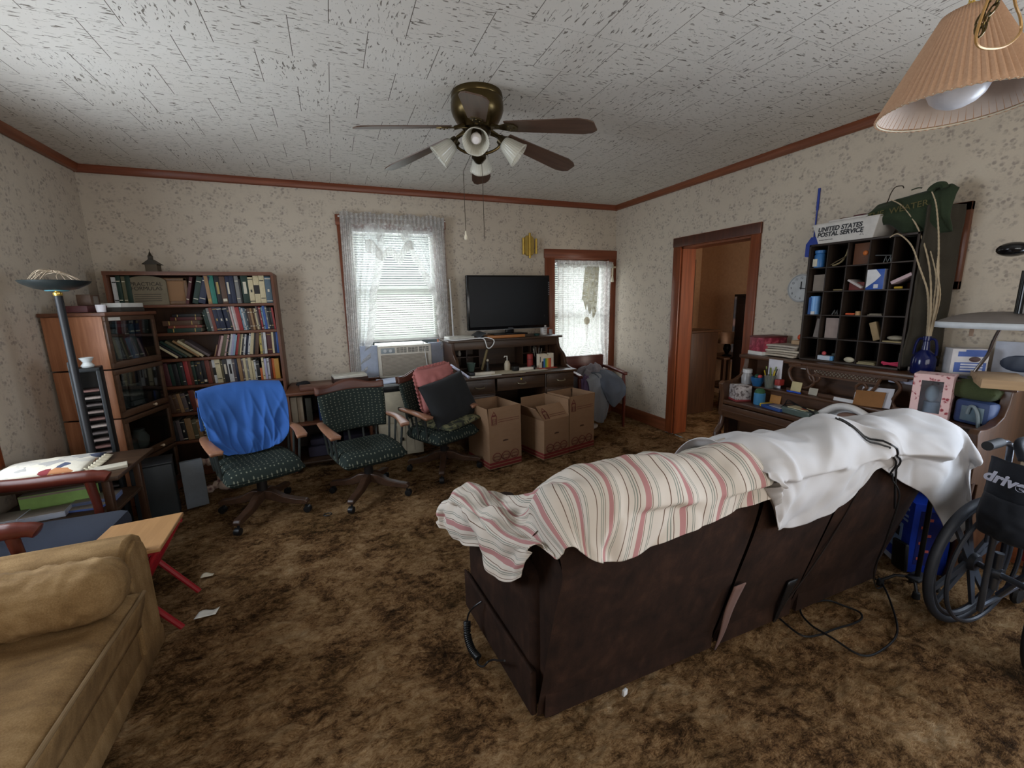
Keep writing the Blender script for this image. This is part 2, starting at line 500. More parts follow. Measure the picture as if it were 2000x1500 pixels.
# cased opening in the right wall
mb = MB()
mb.box(RW - .022, RW, 3.595, 3.70, 0, 2.02, 0, .004); mb.box(RW - .022, RW, 2.69, 2.78, 0, 2.02, 0, .004)
mb.box(RW - .026, RW, 2.685, 3.705, 2.02, 2.115, 1, .005)
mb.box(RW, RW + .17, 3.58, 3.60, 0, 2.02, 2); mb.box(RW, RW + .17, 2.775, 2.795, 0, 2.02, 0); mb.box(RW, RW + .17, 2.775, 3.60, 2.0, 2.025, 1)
mb.box(RW + .17, RW + .19, 3.595, 3.70, 0, 2.1, 0, .004); mb.box(RW + .17, RW + .19, 2.69, 2.78, 0, 2.1, 0, .004)
struct(mb.build('door_1', [TRIM, TRIMY, wood('shaded_jamb', (58, 30, 20), (88, 48, 32), 2, .4)]), 'cased doorway in reddish-brown wood in the right wall')  # far jamb face gets darker wood: its shade is painted into the colour

# the room beyond the doorway
t = NT('tan_embossed_wallpaper')
f = t.noise(t.obj(), 26, 3); g = t.n('TexVoronoi', {'Vector': t.obj(), 'Scale': 24}).outputs['Distance']
t.bump(g, .3, .004)
HALLP = t.fin(t.mix(f, (150, 112, 80), (178, 138, 102)), .75, 0, .3)
struct(MB().box(5.55, 5.7, .9, 5.4, 0, CH).build('wall_hall_far', HALLP, smooth=False))
struct(MB().box(RW + .17, 5.7, 5.4, 5.55, 0, CH).build('wall_hall_left', HALLP, smooth=False))
rect_wall('wall_hall_right', 'y', .75, .9, RW + .17, 5.7, 0, CH, [(3.9, 5.2, .8, 2.0)], HALLP)  # unseen opening added to let the hall fill light in
struct(MB().box(RW + .17, 5.7, .9, 5.4, CH, CH + .1).build('ceiling_hall', plain((190, 180, 165), .9), smooth=False))
struct(MB().grid(lambda u, v: Vector((RW + 2.28 * u, .9 + 4.5 * v, 0)), 8, 8).build('floor_hall', CARPET, smooth=False))
# ------------------------------------------------------------------ generic cloth
def resample(pts, n):
    """n+1 points evenly spread in parameter along a Catmull-Rom through pts"""
    k = len(pts) - 1
    P = [Vector(p) for p in pts]
    out = []
    for i in range(n + 1):
        t = i / n * k
        a = min(int(t), k - 1); t -= a
        p0, p1, p2, p3 = P[max(a - 1, 0)], P[a], P[a + 1], P[min(a + 2, k)]
        out.append(.5 * ((2 * p1) + (p2 - p0) * t + (2 * p0 - 5 * p1 + 4 * p2 - p3) * t * t + (3 * p1 - p0 - 3 * p2 + p3) * t ** 3))
    return out
def cloth(name, cols, mat, nu, nv, wr, parent=None, solid=.004, sub=1, m2=None, loc=None, rz=0):
    """cols: list of columns of 3-D key points; wr(u, v) -> displacement along the normal"""
    C1 = [resample(c, nv) for c in cols]
    rows = [resample([c[j] for c in C1], nu) for j in range(nv + 1)]
    P = [[rows[j][i] for j in range(nv + 1)] for i in range(nu + 1)]
    def fn(u, v):
        i, j = round(u * nu), round(v * nv)
        a = P[min(i + 1, nu)][j] - P[max(i - 1, 0)][j]; b = P[i][min(j + 1, nv)] - P[i][max(j - 1, 0)]
        nrm = a.cross(b)
        nrm = nrm.normalized() if nrm.length > 1e-9 else Vector((0, 0, 1))
        if nrm.z < -.2: nrm = -nrm
        return P[i][j] + nrm * wr(u, v)
    mb = MB().grid(fn, nu, nv)
    o = mb.build(name, mat, parent, angle=180, solid=solid, sub=sub)
    if loc is not None: o.location = loc
    o.rotation_euler = (0, 0, rz)
    return o

# ------------------------------------------------------------------ wall bookcase and its books
BX0, BX1, BY0, BY1, BT = -1.66, -.462, 4.465, 4.735, 1.80
bc = thing('bookcase', 'tall brown wooden bookcase full of books against the back wall', 'bookcase', ((BX0 + BX1) / 2, 4.6, 0))
ox, oy = bc.location.x, bc.location.y
def bxp(name, x0, x1, y0, y1, z0, z1, mat, bev=.003):
    return MB().box(x0 - ox, x1 - ox, y0 - oy, y1 - oy, z0, z1, 0, bev).build(name, mat, bc)
bxp('side_panel', BX0, BX0 + .024, BY0, BY1, 0, BT, OAKZ)
bxp('side_panel', BX1 - .024, BX1, BY0, BY1, 0, BT - .012, OAKZ)
MB().prism([(BX0 - ox, BT - .03), (BX1 - .02 - ox, BT - .03), (BX1 - ox, BT - .03), (BX1 + .002 - ox, BT - .018), (BX1 - .008 - ox, BT - .004), (BX1 - .022 - ox, BT), (BX0 - ox, BT)], 'y', BY0 - .004 - oy, BY1 - oy).build('top_board', OAKX, bc)
bxp('back_panel', BX0 + .02, BX1 - .02, BY1 - .012, BY1, .05, BT - .02, wood('bookcase_back', (62, 42, 30), (88, 62, 46), 2))
SHELF = [1.53, 1.293, 1.072, .834, .594, .34, .09]
for z in SHELF:
    bxp('shelf', BX0 + .024, BX1 - .024, BY0 + .004, BY1 - .012, z - .024, z, OAKX)
bxp('plinth', BX0 + .024, BX1 - .024, BY0 + .02, BY0 + .035, 0, .066, OAKX)

BC = {'navy': (34, 42, 66), 'black': (30, 30, 32), 'charcoal': (52, 52, 54), 'teal': (44, 122, 106), 'tan': (156, 122, 84), 'brown': (92, 66, 50),
      'cream': (206, 192, 154), 'white': (208, 208, 206), 'lilac': (170, 168, 196), 'red': (158, 56, 56), 'maroon': (82, 40, 42), 'grey-blue': (84, 104, 116),
      'dark green': (34, 56, 46), 'grey': (128, 126, 122), 'blue': (58, 92, 160), 'pink': (196, 164, 160), 'olive': (102, 98, 74), 'yellow': (206, 186, 104),
      'orange': (198, 100, 48), 'ochre': (180, 132, 54), 'light blue': (140, 172, 190), 'russet': (120, 62, 50), 'mauve': (104, 92, 92)}
PAGES = plain((196, 184, 158), .85)
BOOKM = {}
def bookmat(cn):
    if cn not in BOOKM:
        t = NT('cover_' + cn.replace(' ', '_').replace('-', '_'))
        f = t.noise(t.obj(), 60, 3)
        c = BC[cn]
        BOOKM[cn] = t.fin(t.mix(f, tuple(v * .85 for v in c), tuple(min(255, v * 1.08) for v in c)), .5, 0, .4)
    return BOOKM[cn]
INKD = plain((34, 32, 30), .5); INKL = plain((214, 206, 184), .5); GOLD = plain((176, 150, 84), .4)
def book_mesh(w, h, d, cn, deco=0):
    """spine towards -y at y = 0, bottom at z = 0, centred on x"""
    mb = MB(); b = min(.003, w * .16)
    mb.box(-w / 2, w / 2, 0, .004, 0, h, 0, .0015)
    mb.box(-w / 2, -w / 2 + b, .001, d, 0, h, 0); mb.box(w / 2 - b, w / 2, .001, d, 0, h, 0)
    mb.box(-w / 2 + b * .9, w / 2 - b * .9, .003, d - .004, .003, h - .004, 1)
    if deco == 1:      # title bars
        for z0, z1 in ((.80, .83), (.16, .19)): mb.box(-w * .4, w * .4, -.0008, .002, h * z0, h * z1, 2)
    elif deco == 2:    # library label
        mb.box(-w * .36, w * .36, -.0008, .002, h * .08, h * .18, 2)
    elif deco == 3:    # long vertical title block
        mb.box(-w * .22, w * .22, -.0008, .002, h * .35, h * .78, 2)
    elif deco == 4:    # dark panel
        mb.box(-w * .5, w * .5, -.0008, .002, h * .34, h * .66, 2)
    elif deco == 5:
        mb.box(-w * .16, w * .16, -.0008, .002, h * .42, h * .52, 2); mb.box(-w * .5, w * .5, -.0006, .002, h * .9, h * .93, 2); mb.box(-w * .5, w * .5, -.0006, .002, h * .06, h * .09, 2)
    return mb
ORD = 'first second third fourth fifth sixth seventh eighth ninth tenth eleventh twelfth thirteenth fourteenth fifteenth sixteenth seventeenth eighteenth nineteenth twentieth'.split()
ORD += ['twenty-' + q for q in ORD[:9]] + ['thirtieth'] + ['thirty-' + q for q in ORD[:9]]
ROWN = ['top', 'second', 'third', 'fourth', 'fifth', 'sixth']
def put_row(row, specs, x0, x1, lean, grp, where):
    """specs left to right: (width mm, height mm, colour, deco); fills x0..x1; where(k, n) names the place"""
    tot = sum(q[0] for q in specs) / 1000
    k = (x1 - x0) / tot
    x = x0
    n = len(specs)
    for i, q in enumerate(specs):
        w, h, cn = q[0] / 1000 * k, q[1] / 1000, q[2]
        deco = q[3] if len(q) > 3 else random.choice((0, 0, 1, 1, 5))
        ink = INKD if sum(BC[cn]) > 380 else random.choice((INKL, GOLD, INKL))
        d = random.uniform(.13, .18)
        if cn == 'gap': x += w; continue
        o = book_mesh(w * .96, h, d, cn, deco).build('book', [bookmat(cn), PAGES, ink])
        a = lean(i / max(1, n - 1))
        o.location = (x + w / 2, BY0 + .02 + random.uniform(0, .022), SHELF[row] + abs(math.sin(R(a))) * w / 2 + .0008)
        o.rotation_euler = (0, R(a), 0)
        size = 'thin ' if w < .017 else ('thick ' if w > .042 else '')
        pose = 'leaning ' if abs(a) > 9 else ''
        tag(o, '%s%s%s book, %s on %s shelf of wall bookcase' % (pose, size, cn, where(i, n), ROWN[row]), 'book', grp)
        x += w
BC['gap'] = (0, 0, 0)
fromR = lambda i, n: ORD[n - 1 - i] + ' from the right'
fromL = lambda i, n: ORD[i] + ' from the left'
# top shelf
put_row(0, [(30, 236, 'tan', 2), (40, 240, 'teal', 0), (42, 236, 'black', 3), (44, 232, 'brown', 2), (34, 234, 'navy', 3), (34, 236, 'navy', 0), (34, 236, 'grey', 1), (14, 210, 'black', 0), (60, 238, 'dark green', 3),
            (42, 226, 'cream', 5), (46, 238, 'cream', 4), (46, 240, 'cream', 1), (52, 232, 'grey-blue', 5)], -.985, -.49, lambda t: -2.5 * (1 - t), 'upright hardbacks on the top shelf', fromR)
for (x, w, h, cn, a, dc, wh) in ((-1.14, .022, .232, 'maroon', 14, 1, 'beside the picture frame'), (-1.083, .04, .232, 'dark green', 15, 1, 'against the navy one'), (-1.035, .05, .238, 'navy', 15, 1, 'against the tan spine')):
    o = book_mesh(w, h, .17, cn, dc).build('book', [bookmat(cn), PAGES, INKL])
    o.location = (x, BY0 + .03, SHELF[0] + .001 + math.sin(R(a)) * w / 2); o.rotation_euler = (0, R(a), 0)
    tag(o, 'leaning %s book %s on the top shelf of the wall bookcase' % (cn, wh), 'book', 'leaning books on the top shelf')
put_row(0, [(30, 225, 'white', 1), (26, 235, 'dark green', 1), (24, 232, 'olive', 1), (30, 236, 'dark green', 0)], -1.625, -1.50, lambda t: 0, 'books at the left end of the top shelf', fromL)
# second shelf
put_row(1, [(13, 170, 'dark green'), (20, 190, 'dark green'), (20, 200, 'grey'), (26, 205, 'russet', 0), (36, 208, 'navy', 5), (36, 208, 'navy', 5), (36, 208, 'navy', 5), (18, 212, 'charcoal'), (14, 212, 'pink', 0), (16, 212, 'white', 0), (16, 212, 'pink', 0),
            (32, 205, 'red', 0), (14, 205, 'light blue'), (14, 195, 'white'), (16, 195, 'grey-blue'), (14, 195, 'charcoal'), (22, 192, 'brown'), (18, 192, 'tan'), (14, 192, 'brown'), (18, 190, 'cream'), (12, 208, 'mauve'), (12, 205, 'maroon'), (12, 205, 'red'),
            (14, 200, 'light blue'), (20, 214, 'blue', 0), (14, 205, 'grey'), (18, 195, 'black'), (20, 195, 'charcoal'), (16, 195, 'red')], -1.025, -.49, lambda t: -7 + 4 * t, 'books and magazines on the second shelf', fromR)
zz = SHELF[1] + .001
for (w, h, cn, dx, wh) in ((.036, .24, 'dark green', 0, 'bottom'), (.022, .24, 'russet', .01, 'second from bottom'), (.04, .25, 'brown', -.015, 'middle'), (.028, .22, 'maroon', .012, 'second from top'), (.024, .2, 'black', .01, 'topmost')):
    o = book_mesh(w, h, .16, cn, 1).build('book', [bookmat(cn), PAGES, GOLD])
    o.location = (-1.07 + dx, BY0 + .03, zz + w / 2); o.rotation_euler = (0, R(-90), 0); zz += w + .001
    tag(o, '%s book lying flat, %s of the pile on the second shelf' % (cn, wh), 'book', 'flat books piled on the second shelf')
# third shelf
put_row(2, [(12, 105, 'tan', 0), (14, 190, 'maroon', 0), (22, 185, 'pink', 0), (16, 195, 'olive'), (20, 195, 'olive'), (14, 190, 'pink'), (12, 165, 'black'), (22, 195, 'white', 0), (20, 195, 'lilac', 0), (18, 185, 'light blue'), (22, 195, 'red', 0), (18, 190, 'olive'),
            (12, 190, 'cream'), (16, 190, 'charcoal'), (16, 185, 'white'), (22, 175, 'navy'), (18, 190, 'white', 5), (30, 205, 'cream', 0), (14, 200, 'black'), (14, 195, 'brown'), (18, 200, 'brown')], -1.005, -.66, lambda t: 17 - 9 * t, 'leaning paperbacks on the third shelf', lambda i, n: ORD[i] + ' along the right-leaning row')
put_row(2, [(18, 190, 'yellow', 5), (12, 212, 'grey'), (18, 214, 'white', 0), (36, 212, 'maroon', 1), (14, 212, 'cream', 0), (16, 205, 'navy', 0), (14, 200, 'blue', 0)], -.645, -.49, lambda t: 1, 'upright books on the third shelf', fromR)
for i, (x, w, h, cn) in enumerate(((-1.40, .018, .17, 'cream'), (-1.37, .018, .22, 'black'), (-1.335, .02, .22, 'dark green'), (-1.30, .02, .22, 'olive'), (-1.245, .016, .225, 'tan'), (-1.215, .02, .22, 'cream'), (-1.17, .02, .21, 'mauve'))):
    a = -50
    o = book_mesh(w, h, .15, cn, 0).build('book', [bookmat(cn), PAGES, INKL])
    o.location = (x + .13, BY0 + .03, SHELF[2] + .002 + w / 2 * .77); o.rotation_euler = (0, R(a), 0)
    tag(o, 'slumped %s book, %s from the left on the third shelf of the wall bookcase' % (cn, ORD[i]), 'book', 'slumped books on the third shelf')
# fourth shelf
put_row(3, [(22, 195, 'black'), (26, 190, 'charcoal'), (34, 200, 'maroon', 0), (26, 190, 'dark green'), (30, 192, 'black'), (20, 200, 'dark green'), (18, 205, 'charcoal'), (28, 212, 'red', 0), (20, 212, 'russet', 0), (20, 205, 'dark green'), (18, 205, 'black', 1), (20, 205, 'charcoal'), (24, 210, 'black', 2),
            (30, 215, 'russet', 0), (16, 200, 'brown', 0), (20, 212, 'white', 4), (34, 212, 'cream', 1), (12, 200, 'olive'), (30, 210, 'charcoal', 3), (32, 208, 'white', 3), (18, 205, 'mauve'), (16, 205, 'navy'), (24, 212, 'tan', 0), (14, 210, 'mauve'), (18, 210, 'cream', 0), (14, 208, 'grey'),
            (20, 212, 'cream', 0), (16, 180, 'cream', 0), (14, 185, 'white'), (24, 180, 'black'), (16, 110, 'orange', 0), (16, 205, 'cream', 1), (16, 195, 'lilac'), (18, 195, 'white'), (16, 190, 'maroon'), (18, 190, 'orange', 0), (34, 188, 'ochre', 0)], -1.44, -.505, lambda t: -4 * (1 - t), 'books filling the fourth shelf', fromR)
# fifth and sixth shelves
put_row(4, [(28, 165, 'maroon'), (30, 160, 'brown'), (24, 165, 'brown'), (20, 170, 'tan', 0), (24, 170, 'mauve'), (18, 165, 'black'), (34, 190, 'russet', 0), (26, 185, 'tan'), (30, 195, 'brown'), (18, 195, 'mauve', 0), (22, 190, 'tan'), (22, 190, 'russet'), (24, 195, 'charcoal'), (22, 200, 'blue', 0), (26, 190, 'brown'), (26, 190, 'black')],
        -1.42, -.88, lambda t: -8 + 4 * t, 'old books on the fifth shelf', fromL)
put_row(5, [(28, 185, 'black'), (24, 180, 'charcoal'), (24, 185, 'mauve'), (26, 180, 'black'), (40, 195, 'tan', 0), (30, 180, 'olive'), (26, 180, 'tan'), (26, 185, 'brown'), (28, 185, 'tan', 0), (30, 185, 'mauve'), (28, 190, 'brown'), (28, 180, 'charcoal'), (28, 185, 'black')], -1.42, -.96, lambda t: -4, 'old books on the sixth shelf', fromL)
zz = SHELF[4] + .001
for i, wh in enumerate(('bottom', 'middle', 'top')):
    o = book_mesh(.05, .27, .2, 'white', 0).build('book', [bookmat('charcoal'), plain((222, 222, 218), .7), INKD])
    o.location = (-.56, BY0 + .012, zz + .025); o.rotation_euler = (0, R(-90), 0); zz += .052
    o.location.x = -.49
    tag(o, 'wide white-edged binder lying flat behind the blue shirt, %s one of three' % wh, 'binder', 'flat binders on the fifth shelf')
o = MB().box(-.14, .14, 0, .2, 0, .012, 0, .003).build('folder', plain((216, 208, 190), .7)); o.location = (-.70, BY0 + .005, .80)
o.location.z = zz
tag(o, 'cream folder lying on the white-edged binders above the blue shirt', 'folder')

# standing plaque, picture frame, papers, model church
pl = thing('booklet', 'grey arched booklet reading PRACTICAL FORMULAS on the top shelf', 'book', (-1.40, 4.50, 1.531))
pts = [(-.135, 0), (.135, 0), (.135, .19)] + [(.135 * math.cos(a), .19 + .045 * math.sin(a)) for a in [PI * i / 10 for i in range(1, 10)]] + [(-.135, .19)]
MB().prism(pts, 'y', 0, .02).build('cover', plain((124, 114, 94), .8), pl)
text('title', 'PRACTICAL\nFORMULAS', .042, plain((58, 52, 44), .8), pl, (0, -.001, .15), (PI / 2, 0, 0))
for k in range(4):
    MB().box(-.09, .09, -.0008, .001, .03 + .018 * k, .035 + .018 * k).build('text_line', plain((74, 66, 56), .8), pl)
fr = thing('framed_picture', 'small wooden picture frame with a tan picture on the top shelf', 'picture frame', (-1.22, 4.52, 1.531))
mb = MB()
for (a, b, c, d) in ((-.095, .095, 0, .03), (-.095, .095, .195, .22), (-.095, -.068, 0, .22), (.068, .095, 0, .22)): mb.box(a, b, 0, .018, c, d, 0, .004)
mb.build('frame', wood('frame_tan', (96, 68, 42), (132, 98, 66), 2), fr)
MB().box(-.07, .07, .008, .014, .02, .2).build('picture', fabric('tan_print', (150, 116, 86), .1, .8), fr)
ch = thing('model_church', 'small dark model church with a steeple on top of the bookcase', 'figurine', (-1.35, 4.56, 1.80))
BRZ = plain((74, 62, 44), .5, .3)
MB().box(-.04, .04, -.05, .05, 0, .065, 0).build('church_body', BRZ, ch)
MB().prism([(-.058, .06), (.058, .06), (0, .105)], 'y', -.06, .06).build('church_roof', plain((48, 42, 32), .5, .3), ch)
MB().box(-.014, .014, -.04, -.012, .09, .13).lathe([(.02, .128), (.012, .135), (.002, .165)], 8, M=Matrix.Translation((0, -.026, 0))).tube([(0, -.026, .16), (0, -.026, .185)], .002, 5).build('steeple', plain((52, 46, 36), .5, .3), ch)

# ------------------------------------------------------------------ stacked glass-door cabinet, angled in the corner
cb = thing('barrister_bookcase', 'oak stacking bookcase with glass doors, angled in the left corner', 'cabinet', (-1.425, 3.75, 0), R(-13))
D_, W_ = .375, .52
zs = [(.08, .40), (.41, .735), (.745, 1.085), (1.095, 1.455)]
MB().box(-D_, -.01, 0, W_, 0, .075, 0, .004).build('plinth', OAK, cb)
MB().box(-D_ - .01, .015, -.012, W_ + .012, 1.456, 1.482, 0, .006).build('top_board', wood('cabinet_top', (84, 50, 34), (130, 84, 58), 1), cb)
SIDE = wood('oak_side_panel', (136, 84, 54), (192, 136, 100), 2, .45)
CABIN = plain((56, 40, 30), .7)
for k, (z0, z1) in enumerate(zs):
    b = MB()
    b.box(-D_, -.02, 0, .018, z0, z1, 0, .002); b.box(-D_, -.02, W_ - .018, W_, z0, z1, 0, .002)
    b.box(-D_, -D_ + .01, .018, W_ - .018, z0, z1, 1); b.box(-D_ + .01, -.022, .018, W_ - .018, z0, z0 + .014, 1); b.box(-D_ + .01, -.022, .018, W_ - .018, z1 - .014, z1, 1)
    b.build('case_section', [SIDE, CABIN], cb)
    d = MB()
    f = .034
    d.box(-.02, 0, 0, W_, z0, z0 + f + .012, 0, .003); d.box(-.02, 0, 0, W_, z1 - f, z1, 0, .003)
    d.box(-.02, 0, 0, f, z0 + f, z1 - f, 0, .003); d.box(-.02, 0, W_ - f, W_, z0 + f, z1 - f, 0, .003)
    dr = d.build('door', wood('cabinet_door_%d' % k, (66, 46, 32), (100, 72, 52), 1), cb)
    MB().box(-.012, -.009, f - .004, W_ - f + .004, z0 + f, z1 - f + .004).build('door_pane', pane_glass('cabinet_glass_%d' % k, (214, 220, 220), .10), dr, smooth=False)
    if k < 3: MB().lathe([(.004, 0), (.004, .012), (.011, .016), (.011, .024), (.004, .03)], 12, M=Matrix.Translation((0, W_ * .62, z0 + .026)) @ Matrix.Rotation(PI / 2, 4, 'Y')).build('knob', plain((206, 186, 160), .3), dr)
MB().box(-.001, .0025, .03, .14, 1.425, 1.447).build('paper_slip', PAPER, cb)
M_ = Matrix.Translation((-1.425, 3.75, 0)) @ Matrix.Rotation(R(-13), 4, 'Z')
def incab(o, x, y, z, rz=0):
    o.location = (M_ @ Vector((x, y, z))); o.rotation_euler = (0, 0, R(-13) + rz)
for i, (y, w, h, cn, wh) in enumerate(((.10, .012, .25, 'grey', 'first'), (.26, .05, .26, 'charcoal', 'second'), (.325, .045, .28, 'grey-blue', 'third'), (.385, .06, .28, 'navy', 'fourth'))):
    o = book_mesh(w if i else .14, h, .2, cn, 1 if i else 0).build('book', [bookmat(cn), PAGES, INKL])
    incab(o, -.05, y, zs[3][0] + .016, PI / 2)
    tag(o, '%s book behind the top glass door of the corner cabinet, %s from its near side' % (cn, wh), 'book', 'books behind the top glass door')
for i, (y, w, h, z, nm) in enumerate(((.15, .16, .22, 2, 'taller'), (.32, .13, .18, 2, 'shorter'))):
    f_ = thing('framed_picture', '%s silver picture frame behind the second glass door of the corner cabinet' % nm, 'picture frame')
    incab(f_, -.09, y, zs[z][0] + .016, PI / 2)
    q = MB()
    for (a, b, c, d) in ((-w / 2, w / 2, 0, .02), (-w / 2, w / 2, h - .02, h), (-w / 2, -w / 2 + .02, 0, h), (w / 2 - .02, w / 2, 0, h)): q.box(a, b, 0, .014, c, d, 0, .003)
    q.build('frame', plain((120, 120, 116), .35, .6), f_)
    MB().box(-w / 2 + .015, w / 2 - .015, .006, .01, .015, h - .015).build('photo', fabric('grey_photo_%d' % i, (96, 96, 92), .2, .5), f_)
o = MB().lathe([(.03, 0), (.05, .03), (.06, .09), (.035, .14), (.04, .16)], 18).build('vase', plain((150, 150, 146), .35)); incab(o, -.12, .3, zs[1][0] + .016); tag(o, 'pale vase behind the third glass door of the corner cabinet', 'vase')
o = MB().lathe([(.06, 0), (.075, .05), (.07, .11), (.05, .12)], 18).build('jar', plain((128, 126, 120), .4)); incab(o, -.12, .14, zs[1][0] + .016); tag(o, 'squat grey jar behind the third glass door of the corner cabinet', 'jar')
# things on top of the cabinet
def oncab(o, x, y, z=1.4835, rz=0): incab(o, x, y, z, rz)
o = MB().box(-.13, .13, -.09, .09, 0, .03, 0, .004).box(-.12, .12, -.09, .085, .031, .062, 1, .003).build('paper_stack', [plain((60, 56, 50), .8), plain((214, 214, 208), .8)]); oncab(o, -.13, .36, rz=PI / 2)
tag(o, 'stack of white papers on a dark folder on top of the corner cabinet', 'papers')
o = MB().box(-.08, .08, -.11, .11, 0, .045, 0, .004).build('book', [bookmat('maroon')]); oncab(o, -.2, .13, rz=.1); tag(o, 'maroon book lying flat on top of the corner cabinet', 'book')
bx = thing('trinket_box', 'small brown box with a grey panel on the maroon book', 'box'); oncab(bx, -.19, .17, 1.5295, .2)
MB().box(-.04, .04, -.06, .06, 0, .075, 0, .004).build('box_body', wood('trinket_wood', (74, 54, 42), (104, 80, 62), 1), bx)
MB().box(.04, .0415, -.03, .03, .012, .065).build('front_panel', plain((124, 116, 108), .6), bx)
o = MB().lathe([(.0, 0.001), (.024, 0), (.028, .05), (.026, .05), (.022, .004), (.0, .004)], 18, cap=False).build('cup', plain((228, 226, 230), .3)); oncab(o, -.04, .045); tag(o, 'small white cup on the near corner of the glass-door cabinet', 'cup')

# ------------------------------------------------------------------ torchiere lamp and disc tower
lp = thing('floor_lamp', 'black torchiere floor lamp with a wide shallow bowl in the left corner', 'lamp', (-1.44, 3.30, 0))
MB().lathe([(.13, 0), (.13, .012), (.1, .022), (.02, .03), (.014, .05)], 28).build('lamp_base', BLACK, lp)
MB().cyl((0, 0, .04), (0, 0, 1.585), .0185, n=16).build('pole', plain((20, 20, 22), .5), lp)
MB().lathe([(.018, 1.583), (.021, 1.588), (.021, 1.6), (.012, 1.606), (.016, 1.614)], 16).build('collar', BRASS, lp)
bo = MB().lathe([(.0, 1.61), (.05, 1.613), (.09, 1.622), (.14, 1.65), (.152, 1.664), (.149, 1.666), (.136, 1.654), (.088, 1.628), (.05, 1.62), (.0, 1.618)], 36, cap=False).build('bowl', plain((34, 40, 40), .35), lp)
MB().lathe([(.046, 1.608), (.052, 1.612), (.05, 1.618)], 24, cap=False).build('bowl_ring', plain((94, 150, 160), .4), bo)
gm = MB()
for k in range(9):
    a = R(-60 + 17 * k)
    gm.tube(cat_rom([(.12 * math.cos(a + PI) , .12 * math.sin(a + PI), 1.645), (.07 * math.cos(a + PI + .4), .07 * math.sin(a + PI + .4), 1.70 + .01 * (k % 3)), (0.02 * math.cos(k), .02, 1.715 + .008 * (k % 2)), (.08 * math.cos(a), .08 * math.sin(a), 1.69), (.125 * math.cos(a), .125 * math.sin(a), 1.648)], 5), .0016, 5)
gm.build('wire_guard', plain((196, 176, 150), .4, .3), lp)
ct = thing('disc_tower', 'narrow black slotted disc tower beside the corner cabinet', 'media rack', (-1.47, 3.50, 0), R(14))
ct.scale = (.82, .9, 1)
q = MB(); q.box(-.085, -.062, -.075, .075, 0, 1.19, 0, .004).box(.062, .085, -.075, .075, 0, 1.14, 0, .004).box(-.085, .085, .066, .075, 0, 1.14).box(-.09, .09, -.08, .08, 0, .03, 0, .004).box(-.085, .085, -.075, .075, 1.12, 1.145, 0, .004)
q.build('rack_frame', plain((26, 30, 32), .45), ct)
for k in range(20):
    z = .12 + .046 * k
    MB().box(-.06, .06, -.07, .06, z, z + .012, 0, .001).build('disc_case', plain(((126, 112, 106), (88, 80, 78), (150, 138, 130), (108, 80, 74))[k % 4], .35), ct)
o = MB().lathe([(.028, 0), (.034, .01), (.02, .03), (.036, .06), (.03, .062), (.0, .03)], 12, cap=False).build('glass_dish', plain((206, 210, 208), .15)); o.location = (-1.455, 3.49, 1.146); tag(o, 'small clear glass dish on top of the black disc tower', 'dish')

# ------------------------------------------------------------------ side table with reading matter
st = thing('side_table', 'dark two-tier side table under the embroidered cushion by the left wall', 'table', (-1.50, 3.05, 0))
MB().box(-.29, .34, -.2, .32, .585, .61, 0, .006).build('table_top', DARKX, st)
MB().box(-.28, .29, -.19, .21, .385, .405, 0, .004).build('shelf', DARKX, st)
for sx in (-.27, .28):
    for sy in (-.18, .2): MB().box(sx - .018, sx + .018, sy - .018, sy + .018, 0, .585, 0, .004).build('leg', DARKZ, st)
tm = NT('embroidered_cover')
o_ = tm.obj()
v = tm.n('Mix', {0: .06, 4: o_, 5: tm.noise(o_, 9, 3, out='Color')}, data_type='VECTOR').outputs[1]
vn = tm.n('TexVoronoi', {'Vector': v, 'Scale': 13})
c = tm.ramp(tm.n('SeparateColor', {0: vn.outputs['Color']}).outputs[0], [(.0, (214, 206, 188)), (.42, (196, 190, 178)), (.6, (168, 164, 158)), (.68, (132, 58, 62)), (.76, (214, 206, 188)), (.86, (176, 122, 84)), (.92, (78, 84, 104))], 'CONSTANT')
tm.bump(tm.noise(o_, 60, 3), .4, .004)
cu = thing('embroidered_cushion', 'flat cushion with a multicoloured embroidered cover and scalloped lace edge', 'cushion', (-1.56, 3.10, .612), R(4))
def pillow(w, d, h, pinch=.5, wr=.004, sd=0.):
    def top(u, v):
        a, b = 2 * u - 1, 2 * v - 1
        e = max(0, 1 - abs(a) ** 3.2) ** .55 * max(0, 1 - abs(b) ** 3.2) ** .55
        k = 1 - .06 * pinch * (1 - abs(a)) * abs(b) ** 3; q = 1 - .06 * pinch * (1 - abs(b)) * abs(a) ** 3
        return a * w / 2 * q, b * d / 2 * k, e
    mb = MB()
    mb.grid(lambda u, v: Vector((top(u, v)[0], top(u, v)[1], h * .5 + top(u, v)[2] * h * .5 + wr * nz(u * 9 + sd, v * 9, sd) * top(u, v)[2])), 22, 22)
    mb.grid(lambda u, v: Vector((top(u, v)[0], top(u, v)[1], h * .5 - top(u, v)[2] * h * .5)), 22, 22, M=None)
    bmesh.ops.remove_doubles(mb.bm, verts=mb.bm.verts[:], dist=1e-4)
    return mb
pillow(.42, .34, .05).build('cushion_body', tm.fin(c, .9, 0, .15), cu, angle=180)
q = MB()
def lace_fn(u, v):
    a = 2 * PI * u
    sx, sy = .21, .17
    p = Vector((sx * max(-1, min(1, 1.25 * math.cos(a))), sy * max(-1, min(1, 1.25 * math.sin(a))), .025))
    return p + Vector((math.cos(a), math.sin(a), 0)) * v * (.034 + .008 * math.sin(u * 2 * PI * 34)) + Vector((0, 0, -.018 * v + .004 * math.sin(u * 2 * PI * 34)))
q.grid(lace_fn, 240, 4, closed_u=True).build('lace_edging', plain((204, 194, 168), .9), cu, angle=180, solid=.0015)
